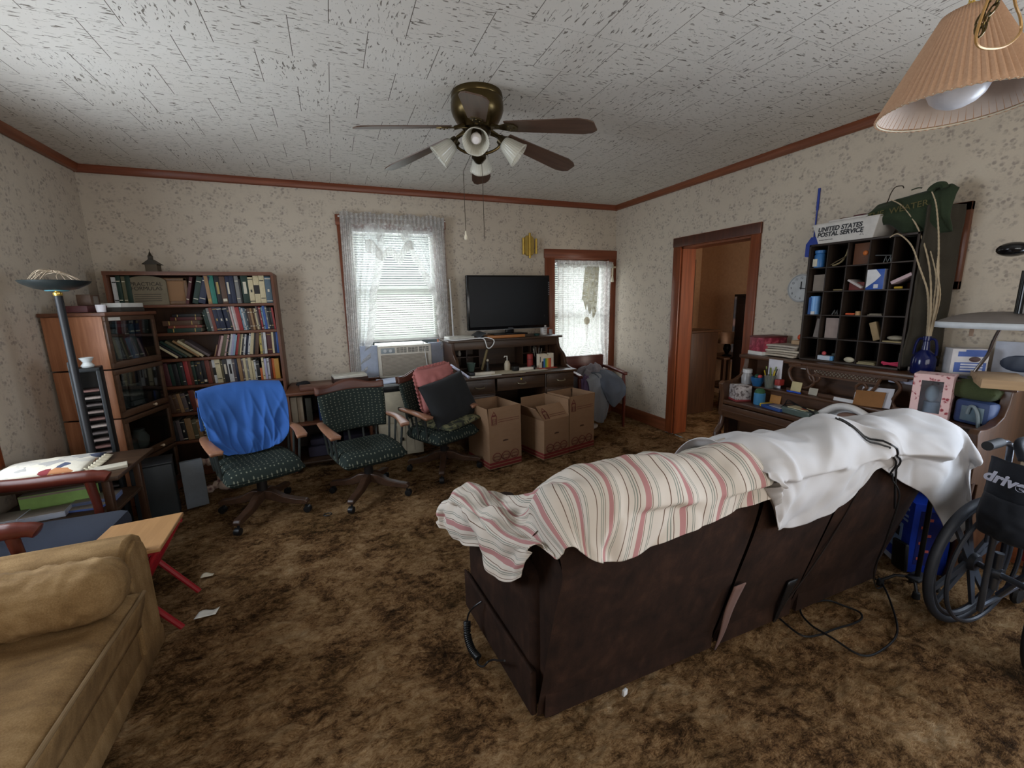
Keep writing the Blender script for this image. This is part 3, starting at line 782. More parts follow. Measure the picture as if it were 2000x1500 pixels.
o = MB().box(-.1, .1, -.04, .04, 0, .018, 0, .003).build('notebook', plain((182, 174, 156), .7)); o.location = (-1.27, 2.99, .611); o.rotation_euler = (0, 0, R(20)); tag(o, 'small tan notebook at the right corner of the side table', 'notebook')
for i, (x, y, z, w, d, h, col, rz, lab) in enumerate((
        (-1.70, 2.94, .406, .17, .14, .035, (214, 222, 236), 4, 'white book at the left end of the side table shelf'),
        (-1.54, 2.95, .406, .20, .12, .032, (206, 214, 230), 8, 'white hardback in the middle of the side table shelf'),
        (-1.53, 3.10, .406, .30, .10, .10, (176, 220, 130), 6, 'pale green book standing at the back of the side table shelf'),
        (-1.36, 3.07, .406, .19, .12, .03, (116, 132, 172), 4, 'thick blue-grey book at the right end of the side table shelf'),
        (-1.37, 2.98, .406, .16, .08, .012, (96, 120, 186), -6, 'thin bright blue folder on the side table shelf'))):
    o = MB().box(-w / 2, w / 2, -d / 2, d / 2, 0, h, 0, .003).box(-w / 2 + .003, w / 2 + .0008, -d / 2 - .0008, d / 2 - .003, h * .12, h * .86, 1).build('book', [plain(col, .5), plain((176, 164, 150), .8)])
    o.location = (x, y, z); o.rotation_euler = (0, 0, R(rz)); tag(o, lab, 'book', 'reading matter on the side table shelf')

# ------------------------------------------------------------------ open-arm chair by the left wall
ac = thing('armchair', 'cherry-wood open armchair with a dark navy seat cushion by the left wall', 'chair', (-1.42, 2.51, 0))
DENIM = fabric('navy_denim', (38, 43, 55), .2, .95, 320, .4)
mb = MB().box(-.3, .33, -.27, .27, .34, .46, 0, .05)
mb.build('seat_cushion', DENIM, ac)  # added frontal fill, shining in through the made-up window
MB().box(-.28, .31, -.26, .26, .27, .345, 0, .008).build('seat_frame', CHERRYZ, ac)  # warm fill added out of view to brighten the hall
for sy in (-.29, .31):
    arm = MB()
    arm.tube(cat_rom([(-.36, sy, .80), (-.33, sy, .70), (-.25, sy, .655), (-.1, sy, .64), (.1, sy, .64), (.2, sy, .635), (.235, sy, .62)], 5), [.05] * 6 + [.042] * 6 + [.034] * 12 + [.03] * 6 + [.02], 12)
    arm.build('arm', CHERRY, ac)
    MB().tube([(.17, sy, .3), (.165, sy, .48), (.15, sy, .625)], [.022, .019, .022], 10).build('arm_post', CHERRYZ, ac)
for sx in (-.27, .28):
    for sy in (-.25, .25): MB().tube([(sx, sy, .3), (sx * 1.05, sy * 1.02, 0)], [.024, .016], 10).build('leg', CHERRYZ, ac)
MB().grid(lambda u, v: Vector((-.33 - .1 * v + .03 * math.cos((u - .5) * PI), -.27 + .54 * u, .42 + .55 * v)), 10, 6).build('backrest', DENIM, ac, solid=.06, sub=1)

# ------------------------------------------------------------------ tray table with red folding legs
tt = thing('tray_table', 'small folding tray table with a light wood top and red crossed legs', 'table', (-.93, 2.35, 0))
MB().prism([(-.16, -.2), (.145, -.2), (.135, .165), (-.145, .14)], 'z', .462, .48).build('table_top', LTWOOD, tt, bevel=.004)
REDW = plain((150, 28, 36), .45)
for (sy) in (-.13, .15):
    MB().tube([(-.14, sy, .455), (.14, sy + .02, .02)], .013, 8).build('leg', REDW, tt)
    MB().tube([(.12, sy - .03, .455), (-.14, sy - .03, .012)], .013, 8).build('leg', REDW, tt)
MB().box(-.13, .13, -.17, -.15, .44, .462).box(-.13, .13, .13, .15, .44, .462).build('top_rail', REDW, tt)
o = MB().grid(lambda u, v: Vector((.09 * u + .01 * v, .05 * v, .006 + .006 * math.sin(u * 7) * v)), 6, 4).build('paper_scrap', PAPER, solid=.001); o.location = (-.76, 2.29, .006); tag(o, 'crumpled white paper scrap on the carpet by the red tray table leg', 'paper')
o = MB().grid(lambda u, v: Vector((.06 * u, .035 * v, .008 + .008 * math.sin(u * 5) * v)), 6, 4).build('paper_scrap', plain((196, 186, 164), .8), solid=.001); o.location = (-.82, 2.66, .006); tag(o, 'small tan paper scrap on the carpet behind the tray table', 'paper')

# ------------------------------------------------------------------ tan sofa, cut off by the left edge
TANF = None
t = NT('tan_velour')
o_ = t.obj()
a = t.noise(t.scale(o_, (8, 22, 8)), 1, 4); b = t.noise(o_, 240, 2); c2 = t.noise(o_, 2.2, 3)
f = t.math('ADD', t.math('ADD', t.math('MULTIPLY', a, .4), t.math('MULTIPLY', b, .25)), t.math('MULTIPLY', c2, .4))
TANF = t.fin(t.ramp(f, [(.34, (94, 71, 45)), (.52, (134, 106, 70)), (.7, (166, 137, 97))]), .9, 0, .15)
t.bump(f, .3, .006)
sf = thing('tan_sofa', 'tan velour sofa with a rolled arm, cut off at the left', 'sofa', (-1.3, 1.3, 0))
X = lambda v: v + 1.3
Yv = lambda v: v - 1.3
MB().box(X(-1.74), X(-.86), Yv(.25), Yv(2.0), .08, .30, 0, .02).box(X(-1.74), X(-.86), Yv(.25), Yv(2.17), 0.02, .1, 0, .01).build('sofa_base', TANF, sf)
arm = MB()
def armsec(k):
    return [(Yv(1.965), .08), (Yv(1.965), .46), (Yv(1.96), .53), (Yv(1.985), .572), (Yv(2.04), .592), (Yv(2.11), .588), (Yv(2.165), .55), (Yv(2.185), .48), (Yv(2.185), .08)]
arm.prism(armsec(0), 'x', X(-1.74), X(-.845))
arm.build('sofa_arm', TANF, sf, angle=60, bevel=.015)
fp = MB()
fp.prism([(y * .999 + .0, z) for y, z in [(Yv(1.985), .1), (Yv(1.985), .5), (Yv(2.01), .55), (Yv(2.08), .57), (Yv(2.14), .53), (Yv(2.16), .48), (Yv(2.16), .1)]], 'x', X(-.85), X(-.832))
fp.build('arm_front_panel', TANF, sf, bevel=.006)
seat = MB()
def seat_fn(u, v):
    y = Yv(.27 + 1.68 * v); x = X(-1.72 + .93 * u)
    e = sm((1 - u) / .06) * sm(v / .02) * sm((1 - v) / .03)
    z = .40 + .028 * e + .012 * nz(u * 3, v * 26, 1) * (1 - u * .4) + .006 * nz(u * 5, v * 9, 4)
    return Vector((x, y, z))
seat.grid(seat_fn, 50, 110)
seat.grid(lambda u, v: Vector((X(-.79 - .03 * sm(u)), Yv(.27 + 1.68 * v), .40 - .14 * u)), 6, 30)
bmesh.ops.remove_doubles(seat.bm, verts=seat.bm.verts[:], dist=1e-4)
seat.build('seat_cushion', TANF, sf, angle=180, solid=.01)
MB().tube([(X(-.786), Yv(.27 + 1.68 * i / 20), .406) for i in range(21)], .007, 8).tube([(X(-.822), Yv(.27 + 1.68 * i / 20), .262) for i in range(21)], .007, 8).build('piping', plain((126, 102, 70), .9), sf)
MB().box(X(-.862), X(-.842), Yv(.25), Yv(1.97), .10, .265, 0, .006).build('front_rail', TANF, sf)
MB().box(X(-.875), X(-.838), Yv(.25), Yv(2.19), .015, .105, 0, .008).build('skirt', TANF, sf)
MB().box(X(-1.79), X(-1.5), Yv(.25), Yv(1.97), .3, .86, 0, .08).build('backrest', TANF, sf)
bl = MB()
def bol(u, v):
    a = 2 * PI * v
    e = (1 - abs(2 * u - 1) ** 12) ** .45
    r = .105 * e * (1 + .07 * nz(u * 14, math.cos(a) * 2, math.sin(a) * 2)) + .009 * nz(u * 16, math.cos(a) * 5, math.sin(a) * 5) + .006 * nz(u * 34, math.cos(a) * 7, math.sin(a) * 7)
    return Vector((-.34 + .86 * u, r * math.cos(a) * 1.15, r * math.sin(a)))
bl.grid(bol, 90, 44)
o = bl.build('bolster_pillow', TANF, angle=180); o.location = (-1.30, 1.825, .525)
tag(o, 'tan velour bolster pillow lying along the arm of the tan sofa', 'pillow')

# loose things on the floor between the cabinet and the first green chair
cs = thing('canister', 'dark grey bin standing under the corner cabinet end', 'bin', (-1.40, 3.52, 0))
o = MB().box(-.16, .16, -.12, .12, 0, .42, 0, .01).build('bin_body', plain((40, 44, 46), .6), cs)
cs.location = (-1.29, 3.66, 0); cs.scale = (.72, .85, 1); cs.rotation_euler = (0, 0, R(14))
MB().box(-.165, .165, -.125, .125, .42, .435, 0, .005).build('bin_lid', plain((34, 36, 38), .5), cs)
o = MB().box(-.07, .07, -.03, .03, 0, .36, 0, .004).build('grey_board', plain((106, 112, 118), .6)); o.location = (-1.09, 3.76, .004); o.rotation_euler = (R(-5), 0, R(18)); tag(o, 'grey board leaning against the dark bin on the floor', 'board')
wr = MB().tube([(.115 * math.cos(2 * PI * i / 36), .0, .13 + .115 * math.sin(2 * PI * i / 36)) for i in range(36)], [.030 + .009 * math.sin(i * 2.1) for i in range(36)], 10, closed=True)
t = NT('faded_floral'); f = t.n('TexVoronoi', {'Vector': t.obj(), 'Scale': 24}).outputs['Distance']
t.bump(t.noise(t.obj(), 50, 3), .8, .01)
FLOR = t.fin(t.ramp(f, [(.1, (92, 56, 56)), (.35, (150, 122, 112)), (.55, (184, 162, 146))]), .9)
o = wr.build('fabric_wreath', FLOR, angle=180); o.location = (-1.08, 4.02, .012); o.rotation_euler = (R(-14), 0, R(20)); tag(o, 'faded floral fabric wreath propped on the floor by the bookcase', 'wreath')
o = MB().ball((0, 0, .05), .06, sc=(1.3, 1, .8)).ball((.07, .02, .04), .045).build('fabric_bundle', FLOR, angle=180); o.location = (-.93, 4.0, .004); tag(o, 'small floral fabric bundle on the floor beside the wreath', 'fabric')
for i, (x, a, cn) in enumerate(((-1.0, 42, 'charcoal'), (-.94, 44, 'olive'), (-.9, 40, 'dark green'))):
    o = book_mesh(.022, .28, .2, cn, 0).build('album', [bookmat(cn), PAGES, INKL]); o.location = (x + .10, 4.20, .02); o.rotation_euler = (0, R(-a), 0)
    tag(o, '%s album slumped on the floor at the foot of the bookcase' % cn, 'album', 'albums on the floor below the bookcase')
# ------------------------------------------------------------------ swivel chairs
t = NT('green_dotted_upholstery')
o_ = t.obj()
vd = t.n('TexVoronoi', {'Vector': t.scale(t.uv(), (17, 15, 1)), 'Scale': 1.0, 'Randomness': .35}, voronoi_dimensions='2D')
f = t.step(vd.outputs['Distance'], .20, .12)
n_ = t.noise(o_, 300, 2)
GREEN = t.fin(t.mix(t.math('MULTIPLY', f, .7), t.mix(n_, (30, 37, 35), (46, 54, 50)), (128, 130, 112)), .95, 0, .12)
t.bump(n_, .3, .002)
CHWOOD = wood('chair_base_wood', (52, 36, 26), (88, 62, 46), 0, .4)
CREST = wood('chair_crest_wood', (70, 40, 30), (104, 64, 50), 0, .4)
def swivel_chair(name, label):
    c = thing(name, label, 'chair', group='green swivel chairs in front of the bookcase and table')
    MB().tube([(0, 0, .12), (0, 0, .27)], .034, 14).tube([(0, 0, .26), (0, 0, .315)], .022, 12).box(-.11, .11, -.11, .11, .288, .308, 0, .006).build('column', plain((28, 26, 26), .4), c)
    for k in range(4):
        a = PI / 4 + k * PI / 2
        M_ = Matrix.Rotation(a, 4, 'Z')
        q = MB()
        q.prism([(.02, .115), (.02, .185), (.08, .178), (.16, .135), (.24, .118), (.315, .108), (.33, .09), (.32, .07), (.24, .075), (.14, .085), (.07, .105)], 'y', -.024, .024, 0, M_)
        lg = q.build('leg', CHWOOD, c, bevel=.006)
        w = MB()
        w.cyl((.305, 0, .05), (.305, 0, .085), .008, n=8)
        w.lathe([(.012, -.021), (.025, -.018), (.027, 0), (.025, .018), (.012, .021)], 16, M=Matrix.Translation((.316, 0, .028)) @ Matrix.Rotation(PI / 2, 4, 'X'))
        for v in w.bm.verts: v.co = M_ @ v.co
        w.build('caster', BLACK, lg)
    s = MB()
    def sfn(u, v):
        a, b = 2 * u - 1, 2 * v - 1
        e = max(0, (1 - abs(a) ** 7)) ** .5 * max(0, (1 - abs(b) ** 7)) ** .5
        return Vector((a * .255 * (1 - .05 * b * b), b * .24 * (1 - .06 * a * a),   .36 + .08 * e - .014 * max(0, -b) ** 2 - .008 * (1 - a * a) * (1 - b * b)))
    s.grid(sfn, 24, 24)
    s.grid(lambda u, v: Vector((sfn(u, v)[0], sfn(u, v)[1], .36 - .055 * max(0, 1 - max(abs(2 * u - 1), abs(2 * v - 1)) ** 7) ** .5)), 24, 24)
    bmesh.ops.remove_doubles(s.bm, verts=s.bm.verts[:], dist=.004)
    s.build('seat', GREEN, c, angle=180, sub=1)
    b = MB()
    def bfn(side):
        def fn(u, v):
            a, d = 2 * u - 1, 2 * v - 1
            e = max(0, 1 - abs(a) ** 6) ** .4 * max(0, 1 - abs(d) ** 6) ** .4
            w = .25 + .03 * v
            x = a * w * (1 - .03 * abs(d) ** 3)
            y = .215 + .075 * v - .055 * a * a
            return Vector((x, y + side * .033 * e, .495 + .315 * v + .022 * (1 - a * a) * v))
        return fn
    b.grid(bfn(-1), 22, 16); b.grid(bfn(1), 22, 16)
    bmesh.ops.remove_doubles(b.bm, verts=b.bm.verts[:], dist=.003)
    b.build('backrest', GREEN, c, angle=180, sub=1)
    cr = MB()
    def cfn(side):
        return lambda u, v: Vector(((2 * u - 1) * .27, .30 + side * .014 - .05 * (2 * u - 1) ** 2 + .008 * v, .81 + (.05 + .045 * math.cos((2 * u - 1) * 2.1) ** 2) * v))
    cr.grid(cfn(-1), 24, 4); cr.grid(cfn(1), 24, 4)
    cr.build('crest_rail', CREST, c, angle=180, solid=.012)
    for sx in (-1, 1):
        ar = MB()
        ar.grid(lambda u, v: Vector((sx * (.262 + .02 * math.sin(u * PI) + (v - .5) * (.046 + .03 * u * u)), .24 - .40 * u, .585 + .012 * math.sin(u * PI) - .02 * u * u - .006 * (2 * v - 1) ** 2)), 16, 6)
        ar.build('arm', ARMWOOD, c, angle=180, solid=.026, sub=1, bevel=0)
        for yy in (.16, .03, -.10):
            MB().tube([(sx * .245, yy * .9, .36), (sx * .268, yy, .582)], .0095, 8).build('spindle', plain((40, 44, 42), .5), c)
    for xx in (-.16, -.055, .055, .16):
        MB().tube([(xx, .20, .36), (xx * 1.08, .225, .51)], .009, 8).build('spindle', plain((40, 44, 42), .5), c)
    return c
c1 = swivel_chair('swivel_chair', 'green dotted swivel chair with a blue shirt over its back')
c2 = copy_tree(c1); c2['label'] = 'green dotted swivel chair with a bare back between its two neighbours'
c3 = copy_tree(c1); c3['label'] = 'green dotted swivel chair holding the pink and black cushions'
for c, x, y, a in ((c1, -.59, 3.41, 22), (c2, .15, 3.40, 16), (c3, .82, 3.66, 27)):
    c.location = (x, y, .003); c.rotation_euler = (0, 0, R(a))
# blue shirt over the back of the first chair (chair coordinates, then placed)
BLUE = fabric('blue_jersey', (52, 92, 158), .10, .9, 400, .12)
cols = []
for k in range(9):
    u = k / 8; a = 2 * u - 1
    xt = a * .262; xb = a * (.235 - .06 * 0)
    yb = .30 - .055 * a * a
    drop = .49 + .05 * abs(a) ** 2 - .02 * math.cos(a * 3)
    cols.append([(xt * 1.02, yb + .065, .62), (xt * 1.02, yb + .06, .76), (xt * 1.02, yb + .035, .925 - .018 * a * a), (xt * 1.02, yb - .04, .93 - .02 * a * a), (xt * 1.06, yb - .098, .80), (xt * 1.02, yb - .135, .67), (xt * .93, yb - .175, .55), (xt * .66, yb - .20, .445 + .03 * a * a)])
def shirt_w(u, v):
    f = sm((v - .40) / .45)
    k = u * 26 + 3.2 * nz(u * 2.2, v * 2.5) + 2.0 * (u - .5) * v
    r1 = max(0, 1 - abs(nz(u * 4.5 + v * 1.2, v * 1.8 - u * 2, 61)) * 3.4) ** 2; r2 = max(0, 1 - abs(nz(u * 6 - v * 3, v * 2 + 4, 73)) * 3.4) ** 2
    return f * (.006 * math.sin(k) + .022 * r1 + .016 * r2 + .016 * nz(u * 5, v * 4, 2)) + .006 * nz(u * 7, v * 7)
o = cloth('blue_shirt', cols, BLUE, 90, 70, shirt_w, solid=.004, loc=(-.59, 3.41, .003), rz=R(22))
tag(o, 'bright blue shirt draped over the back of a green swivel chair', 'shirt')
# cushions on the third chair
PINK = fabric('dusty_pink_cotton', (176, 112, 108), .1, .9, 300, .15)
def on_chair(o, x, y, z, rx, ry, rz, cx=.82, cy=3.66, ca=27):
    M_ = Matrix.Translation((cx, cy, .003)) @ Matrix.Rotation(R(ca), 4, 'Z') @ Matrix.Translation((x, y, z)) @ Euler((R(rx), R(ry), R(rz))).to_matrix().to_4x4()
    o.matrix_world = M_
    o.location = M_.to_translation(); o.rotation_euler = M_.to_euler()
pk = thing('cushion', 'dusty pink ruffled cushion leaning on the back of a green chair', 'cushion'); 
pillow(.42, .40, .12, 1, .012, 3.).build('cushion_body', PINK, pk, angle=180)
q = MB(); q.grid(lambda u, v: Vector(((.2 + .028 * v) * max(-1, min(1, 1.22 * math.cos(2 * PI * u))), (.19 + .028 * v) * max(-1, min(1, 1.22 * math.sin(2 * PI * u))), .06 + .008 * v * math.sin(u * 2 * PI * 46))), 260, 3, closed_u=True).build('ruffle', PINK, pk, angle=180, solid=.002)
on_chair(pk, .05, .17, .73, 78, -4, 0)
bk = pillow(.54, .42, .13, 1, .006, 8.).build('cushion', fabric('black_canvas', (40, 41, 42), .15, .95, 300, .2), angle=180)
on_chair(bk, .07, .02, .62, 66, -8, 4); tag(bk, 'black square cushion tilted on the seat of a green chair', 'cushion')
t = NT('camouflage'); o_ = t.obj()
CAMO = t.fin(t.ramp(t.noise(o_, 11, 3, .6, .6), [(.0, (34, 36, 28)), (.42, (70, 72, 48)), (.5, (110, 106, 76)), (.58, (48, 50, 36))], 'CONSTANT'), .9)
cm = pillow(.46, .44, .07, .6, .01, 5.).build('camouflage_cushion', CAMO, angle=180)
on_chair(cm, .06, -.03, .425, 0, -3, 6); tag(cm, 'flat camouflage cushion on the seat under the black cushion', 'cushion')

# ------------------------------------------------------------------ low table with clutter, beige cabinet
lt = thing('low_table', 'brown wooden table with a lower shelf behind the swivel chairs', 'table', (-.10, 4.42, 0))
MB().box(-.35, .36, -.28, .31, .715, .745, 0, .008).build('table_top', OAKX, lt)
MB().box(-.34, .35, -.26, .30, .43, .45, 0, .004).build('shelf', OAKX, lt)
MB().box(-.34, .35, -.24, .30, .06, .08, 0, .004).build('bottom_shelf', DARKX, lt)
for sx in (-.335, .345): MB().box(sx - .012, sx + .012, -.26, .30, 0, .715, 0, .003).build('side_panel', OAKZ, lt)
MB().box(-.33, .34, .285, .30, .08, .7).build('back_panel', plain((48, 36, 30), .7), lt)
o = MB().tube(cat_rom([(.04 * math.cos(i * 1.3) * (1 + .2 * (i % 3)), .05 * math.sin(i * 1.3), .012 + .006 * (i % 4)) for i in range(26)], 4), .006, 6).tube(cat_rom([(.06 * math.cos(i * 1.9), .06 * math.sin(i * 1.9) + .01, .02 + .004 * (i % 5)) for i in range(20)], 4), .005, 6).build('cable_coil', RUBBER); o.location = (-.32, 4.46, .7455); tag(o, 'tangle of black cables at the left end of the low table', 'cables')
o = MB().box(-.14, .14, -.08, .08, 0, .035, 0, .006).build('brown_case', wood('case_brown', (96, 62, 50), (126, 86, 70), 0)); o.location = (-.20, 4.28, .7455); o.rotation_euler = (0, 0, R(6)); tag(o, 'flat reddish-brown case at the front of the low table', 'case')
pb = thing('paper_box', 'brown box with a stack of white paper on it, on the low table', 'box', (.10, 4.50, .7455), R(6))
MB().box(-.16, .16, -.11, .11, 0, .055, 0, .004).build('box_body', plain((66, 44, 36), .6), pb)
MB().box(-.155, .15, -.11, .10, .0555, .078, 0, .002).build('paper_stack', plain((222, 220, 208), .8), pb)
o = MB().box(-.05, .05, -.03, .03, 0, .004).build('envelope', plain((206, 206, 214), .8)); o.location = (.22, 4.30, .7455); tag(o, 'white envelope at the right front of the low table', 'envelope')
o = MB().tube([(-.06, 0, 0), (.07, .01, .004)], .004, 8).build('pen', BLACK); o.location = (.14, 4.31, .751); tag(o, 'black pen on the low table beside the paper box', 'pen')
for i, (x, w, h, d, col, lab) in enumerate(((-.40, .05, .235, .2, (196, 186, 166), 'cream binder at the left end of the low table shelf'), (-.35, .045, .235, .2, (176, 160, 138), 'tan binder second from left on the low table shelf'), (-.28, .05, .22, .2, (58, 56, 46), 'dark olive binder beside the tan one on the low table shelf'))):
    o = MB().box(-w / 2, w / 2, 0, d, 0, h, 0, .004).build('binder', plain(col, .6)); o.location = (x, 4.24, .4505); tag(o, lab, 'binder')
bb_ = thing('blue_box', 'dark blue cardboard box with a white band on the low table shelf', 'box', (-.10, 4.22, .4505))
MB().box(-.10, .10, 0, .18, 0, .24, 0, .004).build('box_body', plain((42, 66, 118), .5), bb_)
MB().box(-.1, .1, -.0012, .001, .185, .215).box(.0, .06, -.0012, .001, .03, .05).build('white_band', plain((180, 186, 200), .5), bb_)
for k, (x, w, lab) in enumerate(((-.2, .26, 'left'), (.12, .3, 'right'))):
    o = MB().box(-w / 2, w / 2, -.12, .12, 0, .10, 0, .012).box(-w / 2 + .02, w / 2 - .02, -.1, .1, .102, .17, 0, .02).build('storage_bag', plain((46, 42, 58), .8)); o.location = (x, 4.42, .081); tag(o, 'dark purple bag on the bottom of the low table, %s of two' % lab, 'bag', 'dark bags under the low table')
# beige cabinet under the window
BEIGE = plain((200, 190, 166), .5)
bg = thing('filing_cabinet', 'beige metal cabinet under the window, behind the second chair', 'cabinet', (.52, 4.36, 0))
MB().box(-.21, .21, -.2, .2, .02, .665, 0, .008).build('cabinet_body', BEIGE, bg)
for z0, z1 in ((.05, .34), (.36, .645)):
    dr = MB().box(-.195, .195, -.208, -.2, z0, z1, 0, .004).build('drawer', BEIGE, bg)
    MB().box(-.02, .02, -.22, -.206, (z0 + z1) / 2 - .02, (z0 + z1) / 2 + .01, 0, .003).build('handle', BLACK, dr)
for i in range(4): MB().tube([(-.12 + .08 * i, -.2085, .06), (-.12 + .08 * i, -.2085, .33)], .002, 4).build('groove', plain((120, 110, 92), .6), bg)
rd = thing('radio', 'black radio with small dials on the beige cabinet', 'radio', (.52, 4.30, .666))
MB().box(-.18, .2, -.13, .12, 0, .055, 0, .006).build('radio_body', BLACK, rd)
for x in (.02, .07, .15): MB().cyl((x, -.13, .028), (x, -.138, .028), .014, n=14).build('dial', plain((140, 140, 136), .3), rd)
o = MB().box(-.2, .2, -.16, .14, 0, .022, 0, .004).build('grey_board', plain((140, 142, 140), .6)); o.location = (.53, 4.30, .7225); tag(o, 'grey board lying across the black radio', 'board')
o = cloth('newspaper', [[(-.16, -.12, .01), (-.16, 0, .022), (-.16, .1, .012)], [(0, -.13, .014), (0, 0, .03), (0, .1, .02)], [(.16, -.11, .02), (.16, .01, .05), (.16, .11, .02)]], plain((196, 206, 228), .8), 12, 10, lambda u, v: .003 * nz(u * 6, v * 6), solid=.012); o.location = (.50, 4.30, .742); tag(o, 'folded bluish-white newspaper on the grey board below the air conditioner', 'newspaper')

# ------------------------------------------------------------------ air conditioner, blind, lace curtains
acn = thing('air_conditioner', 'beige window air conditioner in the curtained window', 'air conditioner', (.665, 4.66, .745))
ACB = plain((206, 200, 186), .45); ACD = plain((128, 122, 112), .5)
MB().box(-.265, .265, -.085, .35, 0, .325, 0, .008).build('housing', ACB, acn)
MB().box(-.275, .275, -.12, -.085, 0, .33, 0, .012).build('front_bezel', ACB, acn)
for k in range(3):
    x0 = -.085 + .116 * k
    v_ = MB().box(x0, x0 + .098, -.1215, -.119, .255, .305).build('vent', plain((44, 44, 42), .6), acn)
    q = MB()
    for i in range(4): q.box(x0 + .002, x0 + .096, -.1235, -.1215, .261 + .011 * i, .266 + .011 * i)
    for i in range(2): q.box(x0 + .03 + .036 * i, x0 + .034 + .036 * i, -.124, -.121, .255, .305)
    q.build('louvre', ACB, v_)
cp = MB().box(-.245, -.105, -.123, -.119, .252, .308, 0, .002).build('control_panel', plain((150, 160, 164), .35), acn)
for x in (-.205, -.15): MB().cyl((x, -.123, .28), (x, -.136, .28), .016, n=16).build('knob', plain((196, 200, 200), .3), cp)
gr = MB().box(-.245, .235, -.1215, -.119, .02, .235).build('grille', plain((120, 112, 100), .6), acn)
q = MB()
for i in range(24): q.box(-.24, .23, -.1265, -.1215, .024 + .0088 * i, .0285 + .0088 * i)
q.build('grille_slats', plain((190, 180, 164), .5), gr)
for a_, b_ in ((-.44, -.27), (.27, .435)): MB().box(a_, b_, .0, .03, 0, .33).build('side_curtain', plain((176, 186, 206), .6), acn)
o = MB().tube(cat_rom([(.86, 4.565, 1.10), (.87, 4.53, .98), (.88, 4.52, .86), (.885, 4.50, .80), (.89, 4.47, .752)], 5), .004, 6).build('power_cord', WHITE); tag(o, 'white cord hanging down the front of the air conditioner', 'cord')

SLAT = translucent('blind_slat', (236, 238, 232), .38)
bd = thing('window_blind', 'white slatted blind lowered behind the lace curtain', 'blind', (.655, 4.79, 1.1))
MB().box(-.43, .43, -.015, .02, 1.12, 1.15, 0, .003).build('head_rail', WHITE, bd)
q = MB()
for i in range(46):
    q.cbox((0, 0, .03 + 1.07 * i / 45), (.85, .026, .0012), (R(38), 0, 0))
q.build('slats', SLAT, bd, smooth=False)
MB().box(-.43, .43, -.012, .012, 0, .018, 0, .003).build('bottom_rail', WHITE, bd)
for x in (-.3, .3): MB().cyl((x, 0, .01), (x, 0, 1.12), .0015, n=5).build('ladder_cord', WHITE, bd)
LACE = sheer('white_lace', (232, 230, 226), .5, .3, 150)
LACED = sheer('white_lace_dense', (216, 214, 210), .45, .34, 150)
NETC = sheer('white_net', (238, 240, 240), .3, .16, 260)
lc = thing('lace_curtain', 'white lace curtain with a swag over the window with the air conditioner', 'curtain', (.65, 4.68, 0))
def pleat(x, z, k=62, a=.012): return a * math.sin(x * k + .6 * math.sin(z * 3))
def panel(name, xo_t, xo_b, xi, z0, z1, mat, parent, y0=0, nu=70, nv=40, k=62):
    """xo_t/xo_b outer edge x at top / bottom; xi(v) inner edge"""
    def fn(u, v):
        z = z1 + (z0 - z1) * v
        a = xo_t + (xo_b - xo_t) * v; b = xi(v)
        x = a + (b - a) * u
        return Vector((x, y0 + .013 * math.sin(u * 34 + v * 1.5) * (.5 + .5 * v) + .004 * nz(u * 8, v * 6), z))
    return MB().grid(fn, nu, nv).build(name, mat, parent, angle=180)
LI = lambda v: -.13 - .16 * sm(v * 1.5) - .015 * math.sin(v * 20) * v - .13 * sm((v - .66) / .3)
RI = lambda v: .10 + .10 * sm(v * 4) + .24 * sm((v - .08) / .5) + .04 * sm((v - .75) / .2) + .012 * math.sin(v * 18) * v
panel('curtain_panel', -.50, -.53, LI, .72, 2.32, NETC, lc)
panel('curtain_panel', .52, .53, RI, .68, 2.34, NETC, lc)
panel('lace_border', -.505, -.535, lambda v: -.40 - .03 * v, .70, 2.34, LACED, lc, -.012, 24)
panel('lace_border', .525, .535, lambda v: .40 + .02 * v, .66, 2.36, LACED, lc, -.012, 24)
def ruffle(fi, z0, z1, w):
    return lambda u, v: Vector((fi(v) + w * (u - .5) + .006 * math.sin(v * 90), -.016 + .014 * math.sin(v * 70 + u * 3), z1 + (z0 - z1) * v))
MB().grid(ruffle(LI, .72, 2.24, .075), 6, 120).build('ruffle', LACED, lc, angle=180)
MB().grid(ruffle(RI, .68, 2.24, .075), 6, 120).build('ruffle', LACED, lc, angle=180)
MB().grid(lambda u, v: Vector((-.505 + 1.03 * u, -.02 + .012 * math.sin(u * 150), 2.385 + .01 * math.sin(u * 31) - .11 * v)), 260, 5).build('header_ruffle', LACED, lc, angle=180)
def swag(u, v):
    a = 2 * u - 1
    zb = 2.02 + .12 * a * a + .03 * math.cos(a * 9)
    return Vector((-.05 + .24 * a, -.03 + .016 * math.sin(a * 13 + v * 2), 2.29 + (zb - 2.29) * v))
MB().grid(swag, 50, 16).build('swag', NETC, lc, angle=180)
MB().grid(lambda u, v: Vector((-.05 + .24 * (2 * u - 1), -.04 + .012 * math.sin(u * 60), swag(u, 1)[2] + .02 - (.11 + .03 * math.sin(u * 11)) * v)), 80, 6).build('swag_ruffle', LACED, lc, angle=180)
MB().cyl((-.52, 0, 2.345), (.54, 0, 2.345), .008, n=8).build('curtain_rod', WHITE, lc)
o = MB().tube(cat_rom([(1.215, 4.70, 1.75), (1.222, 4.69, 1.4), (1.226, 4.69, 1.15), (1.222, 4.66, 1.02)], 5), .009, 8).build('cord_cover', WHITE); tag(o, 'white cable hanging down the wall right of the lace curtain', 'cable')

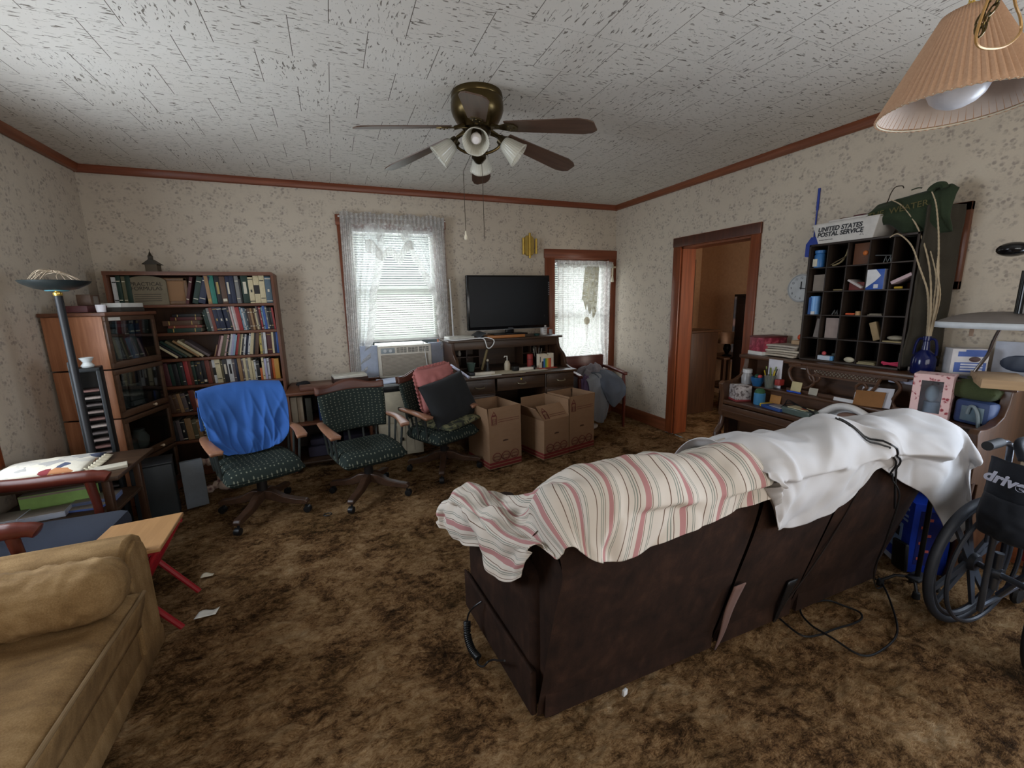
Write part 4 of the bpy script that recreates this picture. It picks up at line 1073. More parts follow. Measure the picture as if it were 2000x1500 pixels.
bd2 = thing('window_blind', 'white slatted blind in the narrow corner window', 'blind', (2.92, 4.80, .64))
MB().box(-.37, .37, -.015, .02, 1.31, 1.34, 0, .003).build('head_rail', WHITE, bd2)
q = MB()
for i in range(50): q.cbox((0, 0, .03 + 1.26 * i / 49), (.73, .026, .0012), (R(38), 0, 0))
q.build('slats', SLAT, bd2, smooth=False)
MB().box(-.37, .37, -.012, .012, 0, .018, 0, .003).build('bottom_rail', WHITE, bd2)
l2 = thing('lace_curtain', 'white lace curtain gathered over the narrow corner window', 'curtain', (2.93, 4.685, 0))
panel('curtain_panel', -.385, -.375, lambda v: .03 - .02 * math.sin(v * 8) - .16 * sm((v - .68) / .3), .60, 1.92, LACE, l2, 0, 50, 30)
panel('curtain_panel', .38, .37, lambda v: .02 + .02 * math.sin(v * 9) + .12 * sm((v - .7) / .28), .60, 1.92, LACE, l2, -.004, 50, 30)
MB().grid(lambda u, v: Vector((-.40 + .80 * u, -.016 + .014 * math.sin(u * 110), 1.965 + .006 * math.sin(u * 37) - .075 * v)), 180, 4).build('header_ruffle', LACED, l2, angle=180)
MB().grid(lambda u, v: Vector((-.02 + .20 * u - .04 * v, -.03 + .016 * math.sin(u * 16 + v), 1.90 - (.44 + .16 * u - .05 * math.sin(u * 20)) * v)), 40, 20).build('swag', sheer('grey_lace_swag', (150, 142, 118), .5, .4, 150), l2, angle=180)
MB().ball((.02, -.02, 1.24), .04, sc=(1, .6, 1.2)).build('tie_knot', sheer('lace_knot', (220, 214, 196), .3, .6, 150), l2)
MB().cyl((-.40, 0, 1.93), (.40, 0, 1.93), .008, n=8).build('curtain_rod', WHITE, l2)
cr = thing('hanging_cross', 'small pale cross ornament with a tassel on the corner window casing', 'ornament', (3.345, 4.70, 1.90))
MB().box(-.01, .01, -.008, .008, -.10, .035, 0, .003).box(-.045, .045, -.008, .008, -.012, .01, 0, .003).build('cross', plain((206, 194, 166), .6), cr)
MB().lathe([(.008, -.10), (.02, -.17), (.022, -.185), (.0, -.186)], 10, cap=False).build('tassel', plain((216, 206, 184), .9), cr)

# ------------------------------------------------------------------ brass door chime
dc = thing('door_chime', 'brass door chime with three pipes on the back wall above the television', 'chime', (2.19, 4.737, 2.14))
mb = MB(); pts = [(-.062, -.09), (-.03, -.12), (.03, -.12), (.062, -.09), (.062, .07), (.03, .105), (-.03, .105), (-.062, .07)]
mb.prism(pts, 'y', -.02, .014).build('chime_cover', plain((196, 170, 92), .4, .6), dc, bevel=.004)
for x, z0, z1 in ((-.082, -.11, .075), (0, -.15, .13), (.082, -.10, .07)):
    MB().cyl((x, -.032, z0), (x, -.032, z1), .014, n=14).build('chime_pipe', BRASS, dc)

# ------------------------------------------------------------------ roll-top desk
dk = thing('rolltop_desk', 'dark wooden roll-top desk standing open under the television', 'desk', (1.72, 4.4, 0))
DXl, DXr = -.625, .625
Yd = lambda y: y - 4.4
scurve = [(Yd(4.72), .78), (Yd(4.72), 1.09), (Yd(4.29), 1.09), (Yd(4.28), 1.03), (Yd(4.255), .985), (Yd(4.21), .955), (Yd(4.155), .925), (Yd(4.12), .885), (Yd(4.11), .84), (Yd(4.09), .81), (Yd(4.03), .79), (Yd(3.96), .78)]
for x in (DXl, DXr - .03):
    MB().prism(scurve, 'x', x, x + .03).build('side_panel', DARKZ, dk, bevel=.004)
MB().box(DXl - .035, DXr + .035, Yd(4.265), Yd(4.73), 1.09, 1.112, 0, .006).build('top_board', DARKX, dk)
MB().box(DXl + .03, DXr - .03, Yd(4.29), Yd(4.31), 1.01, 1.09, 0, .003).build('roll_front', DARKX, dk)
MB().box(DXl - .01, DXr + .01, Yd(3.90), Yd(4.72), .755, .78, 0, .006).build('writing_surface', DARKX, dk)
MB().box(DXl, DXr, Yd(4.70), Yd(4.72), .05, 1.09).build('back_panel', DARKX, dk)
for (x0, x1) in ((DXl, DXl + .345), (DXr - .345, DXr)):
    MB().box(x0, x1, Yd(3.955), Yd(4.70), .05, .755, 0, .004).build('pedestal', DARKZ, dk)
    for z0, z1 in ((.60, .745), (.36, .585), (.08, .345)):
        d_ = MB().box(x0 + .012, x1 - .012, Yd(3.935), Yd(3.955), z0, z1, 0, .005).box(x0 + .03, x1 - .03, Yd(3.93), Yd(3.936), z0 + .02, z1 - .02, 0, .003).build('drawer', DARKX, dk)
        xc, zc = (x0 + x1) / 2, (z0 + z1) / 2
        MB().tube(cat_rom([(xc - .045, Yd(3.93), zc + .008), (xc - .04, Yd(3.908), zc), (xc, Yd(3.904), zc - .006), (xc + .04, Yd(3.908), zc), (xc + .045, Yd(3.93), zc + .008)], 5), .006, 8).build('handle', plain((150, 138, 112), .3, .6), d_)
d_ = MB().box(DXl + .36, DXr - .36, Yd(3.935), Yd(3.955), .615, .745, 0, .005).build('drawer', DARKX, dk)
MB().tube(cat_rom([(-.045, Yd(3.935), .688), (-.04, Yd(3.91), .68), (0, Yd(3.905), .674), (.04, Yd(3.91), .68), (.045, Yd(3.935), .688)], 5), .006, 8).build('handle', plain((150, 138, 112), .3, .6), d_)
MB().lathe([(.008, 0), (.012, .004), (.006, .01)], 12, M=Matrix.Translation((0, Yd(3.935), .72)) @ Matrix.Rotation(PI / 2, 4, 'X')).build('lock', BRASS, d_)
for (x0, x1, n) in ((DXl + .07, DXl + .36, 2), (DXr - .37, DXr - .05, 3)):
    pg = MB()
    for i in range(n + 1):
        x = x0 + (x1 - x0) * i / n; pg.box(x - .005, x + .005, Yd(4.48), Yd(4.70), .78, 1.05)
    for z in (.78, .905, 1.045): pg.box(x0, x1, Yd(4.48), Yd(4.70), z, z + .009)
    pg.build('pigeonholes', DARKZ, dk)
# things on the desk top
o = MB().box(-.22, .22, -.10, .10, 0, .03, 0, .003).build('wooden_board', wood('orange_board', (150, 92, 44), (188, 126, 70), 0)); o.location = (1.72, 4.42, 1.1125); o.rotation_euler = (0, 0, R(2)); tag(o, 'orange-brown wooden board under the television stand', 'board')
tv = thing('television', 'black flat-screen television on the roll-top desk', 'television', (1.81, 4.45, 1.143))
MB().box(-.23, .17, -.12, .10, 0, .014, 0, .005).build('stand_base', BLACKG, tv)
MB().box(-.05, .05, -.01, .03, .012, .09, 0, .006).build('stand_neck', BLACKG, tv)
MB().box(-.487, .487, -.03, .03, .055, .635, 0, .008).build('tv_case', BLACKG, tv)
MB().box(-.465, .465, -.0325, -.0295, .09, .615).build('screen', plain((9, 11, 13), .35, 0, .0, .25), tv)
MB().box(-.03, .03, -.0318, -.03, .066, .072).build('badge', plain((70, 72, 74), .4), tv)
MB().box(-.487, .487, -.032, -.029, .053, .058).build('silver_edge', plain((120, 122, 124), .3, .6), tv)
for k in range(7): MB().box(.468, .484, -.0318, -.029, .42 + .022 * k, .432 + .022 * k).build('side_mark', plain((104, 106, 108), .5), tv)
o = MB().box(-.14, .14, -.10, .10, 0, .036, 0, .012).build('game_console', plain((190, 188, 178), .4)); o.location = (1.22, 4.43, 1.1125); o.rotation_euler = (0, 0, R(3)); tag(o, 'flat pale grey device at the left end of the roll-top desk', 'device')
o = MB().box(-.05, .05, -.08, .08, 0, .008, 0, .003).build('tablet', plain((70, 72, 74), .3)); o.location = (1.43, 4.40, 1.155); o.rotation_euler = (R(8), R(-28), R(12)); tag(o, 'dark slim tablet propped up left of the television stand', 'tablet')
o = MB().tube(cat_rom([(1.05, 4.40, 1.125), (1.12, 4.30, 1.118), (1.25, 4.29, 1.12), (1.38, 4.31, 1.125), (1.44, 4.27, 1.12), (1.46, 4.258, 1.07), (1.47, 4.256, 1.03), (1.50, 4.256, 1.02), (1.54, 4.256, 1.055), (1.55, 4.262, 1.10), (1.50, 4.30, 1.125), (1.44, 4.34, 1.125)], 6), .006, 8).build('cable', WHITE); tag(o, 'white cable looping over the front edge of the roll-top desk', 'cable')
o = MB().tube(cat_rom([(1.44 + .03 * math.cos(i * 1.7), 4.36 + .04 * math.sin(i * 1.7), 1.125 + .004 * (i % 4)) for i in range(14)], 4), .006, 6).build('cable_coil', RUBBER); tag(o, 'small coil of black cable under the tablet on the roll-top desk', 'cable')
pc = thing('pen_cup', 'white printed cup of pens at the right end of the roll-top desk', 'pen cup', (2.24, 4.46, 1.1125))
MB().lathe([(.0, .002), (.038, 0), (.042, .11), (.038, .11), (.035, .006), (.0, .006)], 20, cap=False).build('cup', plain((206, 202, 196), .4), pc)
for z in (.03, .05, .07, .09): MB().box(-.02, .02, -.0425, -.035, z, z + .005).build('print_line', plain((90, 90, 96), .6), pc)
for i, (a, b, col) in enumerate(((.01, .02, (170, 70, 44)), (-.015, .005, (60, 66, 110)), (.02, -.01, (190, 110, 80)), (-.005, -.02, (60, 60, 60)))):
    MB().tube([(a, b, .02), (a * 2.2, b * 2, .17 + .02 * i)], .005, 7).build('pen', plain(col, .4), pc)
o = MB().lathe([(.0, 0), (.03, 0), (.034, .02), (.02, .024), (.0, .024)], 16, cap=False).build('green_coaster', plain((34, 64, 58), .4)); o.location = (2.13, 4.42, 1.1125); tag(o, 'small dark green coaster beside the pen cup on the desk', 'coaster')
o = MB().lathe([(.0, 0), (.018, 0), (.02, .06), (.0, .06)], 14, cap=False).build('clear_tumbler', plain((150, 150, 150), .2)); o.location = (2.32, 4.44, 1.1125); tag(o, 'small grey tumbler at the far right end of the desk top', 'tumbler')
# things on the writing surface
def on(name, mb, mat, x, y, z, rz, label, cat, group=None):
    o = mb.build(name, mat); o.location = (x, y, z); o.rotation_euler = (0, 0, R(rz)); return tag(o, label, cat, group)
on('paper_sheet', MB().box(-.16, .16, -.10, .10, 0, .002), PAPER, 1.34, 4.02, .7805, 4, 'white paper at the left of the desk writing surface', 'paper')
on('paper_sheet', MB().box(-.18, .18, -.11, .11, 0, .002), plain((206, 194, 168), .8), 1.60, 4.06, .7826, -5, 'cream paper in the middle of the desk writing surface', 'paper')
on('paper_sheet', MB().box(-.15, .15, -.10, .10, 0, .002), plain((216, 208, 190), .8), 1.90, 4.09, .7805, 3, 'white paper before the paint chart on the desk', 'paper')
hp = thing('hole_punch', 'black-handled white hole punch lying on the left paper on the desk', 'stapler', (1.34, 4.03, .7825), R(4))
MB().box(-.10, .12, -.03, .03, 0, .025, 0, .004).build('punch_base', plain((216, 210, 196), .4), hp)
MB().box(-.16, -.095, -.035, .035, 0, .035, 0, .008).build('punch_handle', BLACK, hp)
st_ = thing('tape_dispenser', 'white and black tape dispenser in the middle of the desk', 'tape dispenser', (1.80, 4.08, .785), R(2))
MB().box(-.06, .12, -.025, .025, 0, .028, 0, .004).build('dispenser_body', plain((214, 208, 196), .4), st_)
MB().box(-.12, -.05, -.028, .028, 0, .05, 0, .01).box(.11, .14, -.026, .026, 0, .04, 0, .006).build('dispenser_end', BLACK, st_)
pb_ = thing('pump_bottle', 'cream pump bottle on the open roll-top desk', 'bottle', (1.66, 4.17, .7805))
MB().lathe([(.0, 0), (.03, 0), (.032, .02), (.032, .07), (.02, .10), (.01, .105), (.0, .105)], 18, cap=False).build('bottle_body', plain((196, 184, 160), .35), pb_)
MB().cyl((0, 0, .10), (0, 0, .155), .006, n=10).tube([(0, 0, .15), (-.028, 0, .152), (-.034, 0, .14)], .006, 8).build('pump', plain((214, 210, 200), .35), pb_)
can = thing('red_can', 'tall red can with a band at the back of the roll-top desk', 'can', (1.95, 4.22, .7805))
MB().lathe([(.0, 0), (.034, 0), (.034, .145), (.028, .152), (.0, .152)], 20, cap=False).build('can_body', plain((148, 52, 48), .35), can)
MB().lathe([(.0345, .09), (.0345, .1)], 20, cap=False).build('can_band', plain((110, 34, 34), .4), can)
pp = thing('pen_pot', 'dark pot bristling with pens behind the paint chart', 'pen cup', (2.06, 4.26, .7805))
MB().lathe([(.0, .002), (.035, 0), (.036, .11), (.032, .11), (.03, .006), (.0, .006)], 16, cap=False).build('pot', BLACK, pp)
for i in range(8):
    a = i * .8; MB().tube([(.015 * math.cos(a), .015 * math.sin(a), .02), (.05 * math.cos(a), .04 * math.sin(a), .19 + .012 * (i % 3))], .004, 6).build('pen', plain(((60, 58, 56), (150, 146, 136), (90, 84, 78))[i % 3], .4), pp)
pcard = thing('paint_chart', 'white notched box printed with coloured stripes on the desk', 'box', (2.10, 4.12, .786), R(8))
MB().prism([(-.095, 0), (.095, 0), (.095, .15), (.045, .15), (.02, .122), (-.005, .15), (-.095, .15)], 'y', 0, .05).build('box_body', plain((222, 212, 190), .6), pcard)
for i, col in enumerate(((40, 44, 60), (60, 120, 190), (96, 160, 80), (214, 190, 60), (218, 130, 60), (204, 80, 60))):
    MB().box(-.06 + .02 * i, -.04 + .02 * i, -.0012, .001, .0, .10 - (.03 if i == 0 else 0)).build('stripe', plain(col, .6), pcard)
MB().box(-.085, -.075, -.0012, .001, .06, .12).build('caption', plain((80, 76, 70), .6), pcard)
on('red_tray', MB().box(-.12, .11, -.05, .05, 0, .005, 0, .002), plain((170, 66, 52), .4), 2.10, 4.12, .7805, 6, 'flat red tray under the paint chart', 'tray')
on('glass_dish', MB().lathe([(.0, .002), (.03, 0), (.05, .09), (.046, .09), (.03, .01), (.0, .008)], 16, cap=False), plain((92, 112, 104), .2), 1.30, 4.30, .7805, 0, 'green glass dish in front of the left pigeonholes', 'dish')
tb = thing('tube_lamp', 'dark figurine with a pale top beside a tilted paper tube', 'figurine', (1.46, 4.22, .7805))
MB().lathe([(.03, 0), (.024, .02), (.012, .05), (.016, .08), (.008, .1)], 14).build('figurine_body', BLACK, tb)
MB().ball((0, 0, .115), .014).build('figurine_top', plain((190, 180, 160), .5), tb)
on('paper_tube', MB().tube([(0, 0, .0), (.075, .03, .21)], .014, 12), plain((120, 106, 72), .8), 1.42, 4.30, .785, 0, 'olive paper tube standing tilted at the back of the desk', 'tube')
for i, (x, z, w, col, lab) in enumerate(((1.25, .92, .04, (170, 160, 146), 'pale figurine in the upper left desk pigeonhole'), (2.16, .915, .05, (120, 112, 100), 'small tan block in the upper right desk pigeonhole'), (2.08, .79, .03, (96, 50, 46), 'small red bottle in the lower right desk pigeonhole'))):
    on('trinket', MB().lathe([(.0, 0), (w * .4, 0), (w * .5, .03), (w * .2, .06), (.0, .065)], 12, cap=False), plain(col, .5), x, 4.56, z, 0, lab, 'trinket')
on('white_stick', MB().tube([(0, 0, 0), (.10, -.26, -.09)], .013, 8), plain((196, 200, 222), .4), 1.02, 4.05, .90, 0, 'pale bluish rod sticking out beside the left side of the desk', 'rod')

# ------------------------------------------------------------------ cardboard cartons
t = NT('kraft_cardboard'); o_ = t.obj()
f = t.noise(t.scale(o_, (10, 10, 60)), 1, 3); g = t.noise(o_, 5, 3)
KRAFT = t.fin(t.mix(t.math('ADD', t.math('MULTIPLY', f, .4), t.math('MULTIPLY', g, .6)), (128, 99, 74), (160, 128, 100)), .85, 0, .15)
KREDI = plain((124, 40, 37), .8); KINK = plain((104, 46, 38), .8)
def carton(label, x, y, rz, w, d, h, fh, tilt, grp='open cardboard cartons'):
    """front-left corner at (x, y); tilt: outward tilt in degrees of front, right, back, left flaps"""
    c = thing('cardboard_carton', label, 'box', (x, y, .004), R(rz), grp)
    th = .005
    q = MB()
    q.box(0, w, 0, th, 0, h).box(0, w, d - th, d, 0, h).box(0, th, th, d - th, 0, h).box(w - th, w, th, d - th, 0, h).box(0, w, 0, d, 0, th)
    q.build('carton_body', KRAFT, c, smooth=False)
    fr_, rt, bk_, lf = tilt
    def flap(M_, ln):
        o = MB().box(0, ln, -th / 2, th / 2, 0, fh, 0, .001).build('flap', KRAFT, c, smooth=False)
        o.matrix_local = M_; return o
    f0 = flap(Matrix.Translation((0, th / 2, h)) @ Matrix.Rotation(R(fr_), 4, 'X'), w)
    flap(Matrix.Translation((w - th / 2, 0, h)) @ Matrix.Rotation(PI / 2, 4, 'Z') @ Matrix.Rotation(R(rt), 4, 'X'), d)
    flap(Matrix.Translation((w, d - th / 2, h)) @ Matrix.Rotation(PI, 4, 'Z') @ Matrix.Rotation(R(bk_), 4, 'X'), w)
    flap(Matrix.Translation((th / 2, d, h)) @ Matrix.Rotation(-PI / 2, 4, 'Z') @ Matrix.Rotation(R(lf), 4, 'X'), d)
    for z in (.012, .042): MB().box(-.001, w + .001, -.001, .001, z, z + .022).box(-.001, .001, -.001, d, z, z + .022).build('red_stripe', KREDI, c, smooth=False)
    q = MB()
    for i in range(3):
        cx = w * (.22 + .28 * i)
        q.tube([(cx + .044 * math.cos(a), -.0012, .108 + .040 * math.sin(a)) for a in [PI * 2 * k / 20 for k in range(20)]], .0036, 5, closed=True)
        q.tube([(cx - .03, -.0012, .085), (cx - .03, -.0012, .115), (cx + .028, -.0012, .115), (cx + .028, -.0012, .085)], .0032, 5, closed=True)
    q.build('printed_motif', KINK, c)
    q = MB(); z0 = fh * .1
    q.tube([(.03, -.0035, z0), (.03, -.0035, z0 + .075), (.055, -.0035, z0 + .12), (.08, -.0035, z0 + .075), (.08, -.0035, z0)], .0034, 5, closed=True)
    q.tube([(.038, -.0035, z0 + .01), (.038, -.0035, z0 + .05), (.072, -.0035, z0 + .05), (.072, -.0035, z0 + .01)], .0026, 5, closed=True)
    for k in range(3): q.tube([(.04, -.0035, z0 + .02 + .01 * k), (.07, -.0035, z0 + .02 + .01 * k)], .0012, 4)
    q.box(.036, .074, -.0035, -.002, z0 + .075, z0 + .088)
    for zz_ in (.035, .055): q.tube([(.095, -.0035, zz_), (w - .02, -.0035, zz_)], .002, 4)
    q.build('printed_logo', KINK, f0)
    MB().prism([(w * .5 - .03, h * .62), (w * .5 + .03, h * .62), (w * .5 + .026, h * .65), (w * .5, h * .662), (w * .5 - .026, h * .65)], 'y', -.0012, .0).build('hand_hole', plain((84, 58, 40), .9), c)
    return c
carton('open cardboard carton standing apart, nearest the swivel chairs', 1.185, 3.45, 11, .345, .40, .40, .17, (0, -3, 6, 6))
carton('middle cardboard carton with its front flap folded down', 1.735, 3.46, 13, .315, .36, .385, .17, (-46, -2, 0, 38))
carton('cardboard carton at the far right of the three, next to the corner armchair', 2.05, 3.535, 13, .345, .33, .40, .17, (0, 3, 2, -2))

# ------------------------------------------------------------------ corner armchair heaped with clothes
ca = thing('armchair', 'dark red wooden armchair heaped with clothes in the right back corner', 'chair', (2.82, 4.32, 0), R(-4))
for sx in (-.29, .29):
    MB().tube([(sx, -.24, 0), (sx, -.24, .40), (sx, -.22, .63)], [.016, .022, .02], 10).build('leg', CHERRYZ, ca)
    MB().tube([(sx * .93, .22, 0), (sx * .93, .22, .42), (sx * .9, .28, .82)], [.016, .02, .018], 10).build('leg', CHERRYZ, ca)
    MB().grid(lambda u, v: Vector((sx + .05 * (v - .5), -.27 + .5 * u, .645 + .03 * u + .01 * math.sin(u * PI))), 12, 3).build('arm', CHERRY, ca, solid=.03, sub=1)
MB().box(-.29, .29, -.26, .24, .36, .41, 0, .008).build('seat_frame', CHERRYZ, ca)
MB().box(-.27, .27, -.26, .22, .41, .46, 0, .02).build('seat', plain((92, 34, 34), .6), ca)
MB().box(-.28, .28, .225, .26, .50, .82, 0, .012).build('backrest', CHERRY, ca)
GREYJ = fabric('grey_knit', (112, 109, 114), .42, .95, 120, .6, 34); MAUVE = fabric('mauve_knit', (96, 80, 108), .25, .95, 160, .4); SLATE = fabric('slate_fleece', (86, 93, 104), .2, .95, 260, .3)
def heap(name, cx, cy, z0, rx, ry, h, mat, sd, label):
    mb = MB()
    def fn(u, v):
        a = 2 * PI * u; r = v
        k = 1 + .22 * nz(math.cos(a) * 2, math.sin(a) * 2, sd)
        return Vector((rx * r * k * math.cos(a), ry * r * k * math.sin(a), h * (1 - r ** 2.2) * (1 + .25 * nz(math.cos(a) * r * 4, math.sin(a) * r * 4, sd)) + .022 * nz(math.cos(a) * r * 9, math.sin(a) * r * 9, sd + 3) * (1 - r * .5)))
    mb.grid(fn, 40, 18, closed_u=True)
    o = mb.build(name, mat, angle=180, solid=.01); o.location = (cx, cy, z0); return tag(o, label, 'clothing')
heap('sweater', 2.80, 4.30, .47, .27, .21, .27, GREYJ, 1.3, 'grey patterned sweater heaped on top of the corner armchair')
heap('scarf', 2.62, 4.16, .47, .10, .10, .16, MAUVE, 4.1, 'mauve knit scarf spilling over the left side of the clothes heap')
o = cloth('blanket', [[(2.62, 4.24, .60), (2.60, 4.08, .58), (2.60, 4.02, .40), (2.62, 4.01, .16)], [(2.76, 4.26, .66), (2.76, 4.08, .62), (2.75, 4.02, .36), (2.74, 4.01, .10)], [(2.86, 4.26, .66), (2.88, 4.08, .60), (2.88, 4.03, .36), (2.80, 4.01, .14)]], fabric('pale_grey_blanket', (128, 132, 138), .12, .95, 260, .3), 24, 26, lambda u, v: .012 * math.sin(u * 14 + v * 2) * v + .006 * nz(u * 6, v * 6), solid=.008); tag(o, 'pale grey blanket hanging down the front of the corner armchair', 'blanket')
o = cloth('fleece_jacket', [[(2.72, 4.30, .68), (2.74, 4.10, .63), (2.76, 4.02, .50), (2.80, 4.0, .40)], [(2.86, 4.32, .70), (2.90, 4.08, .63), (2.92, 4.0, .44), (2.90, 3.99, .28)], [(3.02, 4.34, .66), (3.07, 4.12, .60), (3.08, 4.02, .50), (3.06, 4.0, .40)]], SLATE, 26, 26, lambda u, v: .014 * nz(u * 5, v * 5, 2) + .008 * math.sin(u * 11) * v, solid=.01); tag(o, 'slate blue fleece jacket folded over the front right of the corner armchair', 'jacket')
on('white_slipper', MB().ball((0, 0, .03), .05, sc=(1.5, .8, .6)), plain((200, 198, 196), .7), 2.72, 4.13, .004, 20, 'small white slipper on the carpet under the corner armchair', 'slipper')
# ------------------------------------------------------------------ ceiling fan with lights
fan = thing('ceiling_fan', 'six-bladed brass and wood ceiling fan with four glass light shades', 'ceiling fan', (.86, 2.53, CH))
MB().lathe([(.0, 0), (.142, 0), (.146, -.02), (.142, -.03), (.148, -.05), (.148, -.085), (.14, -.11), (.12, -.145), (.095, -.17), (.085, -.18), (.0, -.18)], 40, cap=False).build('motor_housing', ABRASS, fan)
MB().lathe([(.0, -.175), (.07, -.18), (.074, -.20), (.06, -.215), (.036, -.22), (.032, -.29), (.042, -.30), (.042, -.335), (.02, -.36), (.0, -.365)], 24, cap=False).build('light_hub', plain((62, 52, 34), .3, .8), fan)
BLW = wood('fan_blade_wood', (66, 48, 38), (106, 80, 64), 0, .38)
for k in range(6):
    a = R(10 + 60 * k)
    M_ = Matrix.Rotation(a, 4, 'Z') @ Matrix.Translation((0, 0, -.165)) @ Matrix.Rotation(R(10.5), 4, 'Y') @ Matrix.Rotation(R(-12), 4, 'X')
    mb = MB()
    pts = [(.19, -.048), (.62, -.068), (.672, -.056), (.70, -.034), (.70, .034), (.672, .056), (.62, .068), (.19, .048)]
    mb.prism(pts, 'z', -.003, .003)
    b = mb.build('blade', BLW, fan); b.matrix_local = M_
    q = MB()
    q.prism([(.06, -.018), (.13, -.014), (.2, -.036), (.245, -.03), (.26, 0), (.245, .03), (.2, .036), (.13, .014), (.06, .018)], 'z', -.0085, -.0035)
    for (x, y) in ((.205, -.018), (.205, .018), (.238, 0)): q.ball((x, y, -.0085), .0055, n=8)
    q.tube([(.055, 0, .015), (.10, 0, .004), (.15, 0, -.006)], .011, 8)
    q.build('blade_iron', ABRASS, b)
SHGL = frosted('frosted_shade_glass', (226, 222, 208), .8, .3)
t = NT('ribbed_glass'); w_ = t.n('TexWave', {'Vector': t.uv(), 'Scale': 9.0}); t.bump(w_.outputs['Fac'], .4, .004)
t.fin((222, 218, 202), .22, 0, .6); t.put(t.b, 'Alpha', .82); t.put(t.b, 'Transmission Weight', .25); SHGL = t.m
for k in range(4):
    a = R(-112 + 90 * k)
    M_ = Matrix.Rotation(a, 4, 'Z')
    arm = MB().tube(cat_rom([(.03, 0, -.31), (.07, 0, -.30), (.11, 0, -.28), (.13, 0, -.255)], 5), .008, 8)
    for v in arm.bm.verts: v.co = M_ @ v.co
    al = arm.build('light_arm', ABRASS, fan)
    S_ = M_ @ Matrix.Translation((.125, 0, -.235)) @ Matrix.Rotation(R(180 - 50), 4, 'Y')
    MB().lathe([(.0, -.01), (.026, -.005), (.03, .015), (.028, .03), (.0, .03)], 16, M=S_, cap=False).build('socket_cap', plain((62, 52, 34), .3, .8), al)
    MB().grid(lambda u, v: S_ @ Vector(((.020 + .040 * v ** .45 + .010 * v ** 5) * (1 + .02 * v * math.sin(u * 2 * PI * 6)) * math.cos(2 * PI * u), (.020 + .040 * v ** .45 + .010 * v ** 5) * (1 + .02 * v * math.sin(u * 2 * PI * 6)) * math.sin(2 * PI * u),   .018 + .122 * v)), 48, 12, closed_u=True).build('lamp_shade', SHGL, al, angle=180, solid=.003)
    MB().lathe([(.0, .03), (.012, .035), (.014, .06), (.028, .085), (.029, .1), (.018, .118), (.0, .122)], 16, M=S_, cap=False).build('bulb', plain((232, 226, 222), .35), al)
for (x, y, L_, end) in ((-.105, -.03, .765, 1), (.012, -.02, .775, 0)):
    q = MB().cyl((x * .4, y, -.30), (x, y, -.42), .0015, n=5).cyl((x, y, -.42), (x, y, -L_), .0018, n=5)
    pc_ = q.build('pull_chain', plain((70, 60, 48), .4, .5), fan)
    if end: MB().lathe([(.0, -.03), (.008, -.026), (.010, -.012), (.005, .0), (.003, .02), (.0, .022)], 12, M=Matrix.Translation((x, y, -L_ + .004)), cap=False).build('pull_knob', CREAM, pc_)

# ------------------------------------------------------------------ pleated swag lamp at the upper right
hl = thing('pendant_lamp', 'hanging lamp with a peach pleated cone shade and brass chain, upper right', 'lamp', (1.88, .84, 0))
t = NT('peach_pleated_cloth'); o_ = t.obj()
PLEAT = t.fin(t.mix(t.noise(o_, 150, 2), (176, 138, 110), (200, 164, 134)), .85, 0, .15)
t.put(t.b, 'Subsurface Weight', .0)
def shade(u, v):
    n = 62
    tri = abs(((u * n) % 1) * 2 - 1)
    r = .064 + (.196 - .064) * v
    r *= 1 + (.035 - .012 * v) * (tri - .5)
    return Vector((r * math.cos(2 * PI * u), r * math.sin(2 * PI * u), 2.335 - (2.335 - 2.07) * v + .004 * (tri - .5) * v))
MB().grid(shade, 62 * 4, 10, closed_u=True).build('lamp_shade', PLEAT, hl, angle=30, solid=.0015)
MB().grid(lambda u, v: Vector(((.060 + .129 * v) * math.cos(2 * PI * u), (.060 + .129 * v) * math.sin(2 * PI * u), 2.33 - .252 * v)), 64, 6, closed_u=True).build('shade_lining', plain((206, 190, 178), .8), hl, angle=180)
MB().tube([(.191 * math.cos(2 * PI * i / 48), .191 * math.sin(2 * PI * i / 48), 2.073) for i in range(48)], .0025, 6, closed=True).build('shade_wire', CREAM, hl)
MB().ball((0, 0, 2.135), .075, sc=(1, 1, .85), n=28).build('glass_globe', plain((214, 214, 220), .3), hl)
MB().lathe([(.0, 2.19), (.03, 2.195), (.03, 2.25), (.012, 2.27), (.012, 2.36), (.0, 2.37)], 16, cap=False).build('socket', BRASS, hl)
def chain(pts, link=.026, r=.0022, w=.0075):
    P = cat_rom(pts, 14); q = MB(); acc = 0; last = Vector(P[0]); i = 0; k = 0
    out = [P[0]]
    for p in P[1:]:
        if (p - out[-1]).length >= link * .72: out.append(p)
    for a, b in zip(out, out[1:]):
        d = (b - a).normalized(); s_ = d.cross(Vector((.3, .2, .93)) if k % 2 else Vector((.9, -.3, .1))).normalized(); c_ = (a + b) / 2; k += 1
        q.tube([c_ + d * (link / 2) * math.cos(2 * PI * j / 12) + s_ * w * math.sin(2 * PI * j / 12) for j in range(12)], r, 6, closed=True)
    return q
chain([(0, 0, 2.36), (.005, 0, 2.5), (0, 0, CH - .02)]).build('hanging_chain', BRASS, hl)
chain([(-.42 + .0, -.25, 2.285), (-.435, -.25, 2.17), (-.465, -.24, 2.10), (-.478, -.235, 2.06), (-.472, -.23, 2.10), (-.44, -.24, 2.18), (-.41, -.25, 2.29)], .03).build('swag_chain', plain((96, 82, 48), .3, .8), hl)
MB().tube(cat_rom([(-.39, -.24, 2.29), (-.37, -.24, 2.17), (-.31, -.235, 2.135), (-.30, -.235, 2.105), (-.35, -.232, 2.07), (-.43, -.23, 2.052), (-.476, -.232, 2.056), (-.484, -.236, 2.09), (-.46, -.24, 2.17), (-.43, -.25, 2.28)], 6), .003, 6).build('lamp_cord', plain((184, 142, 84), .35, .3), hl)
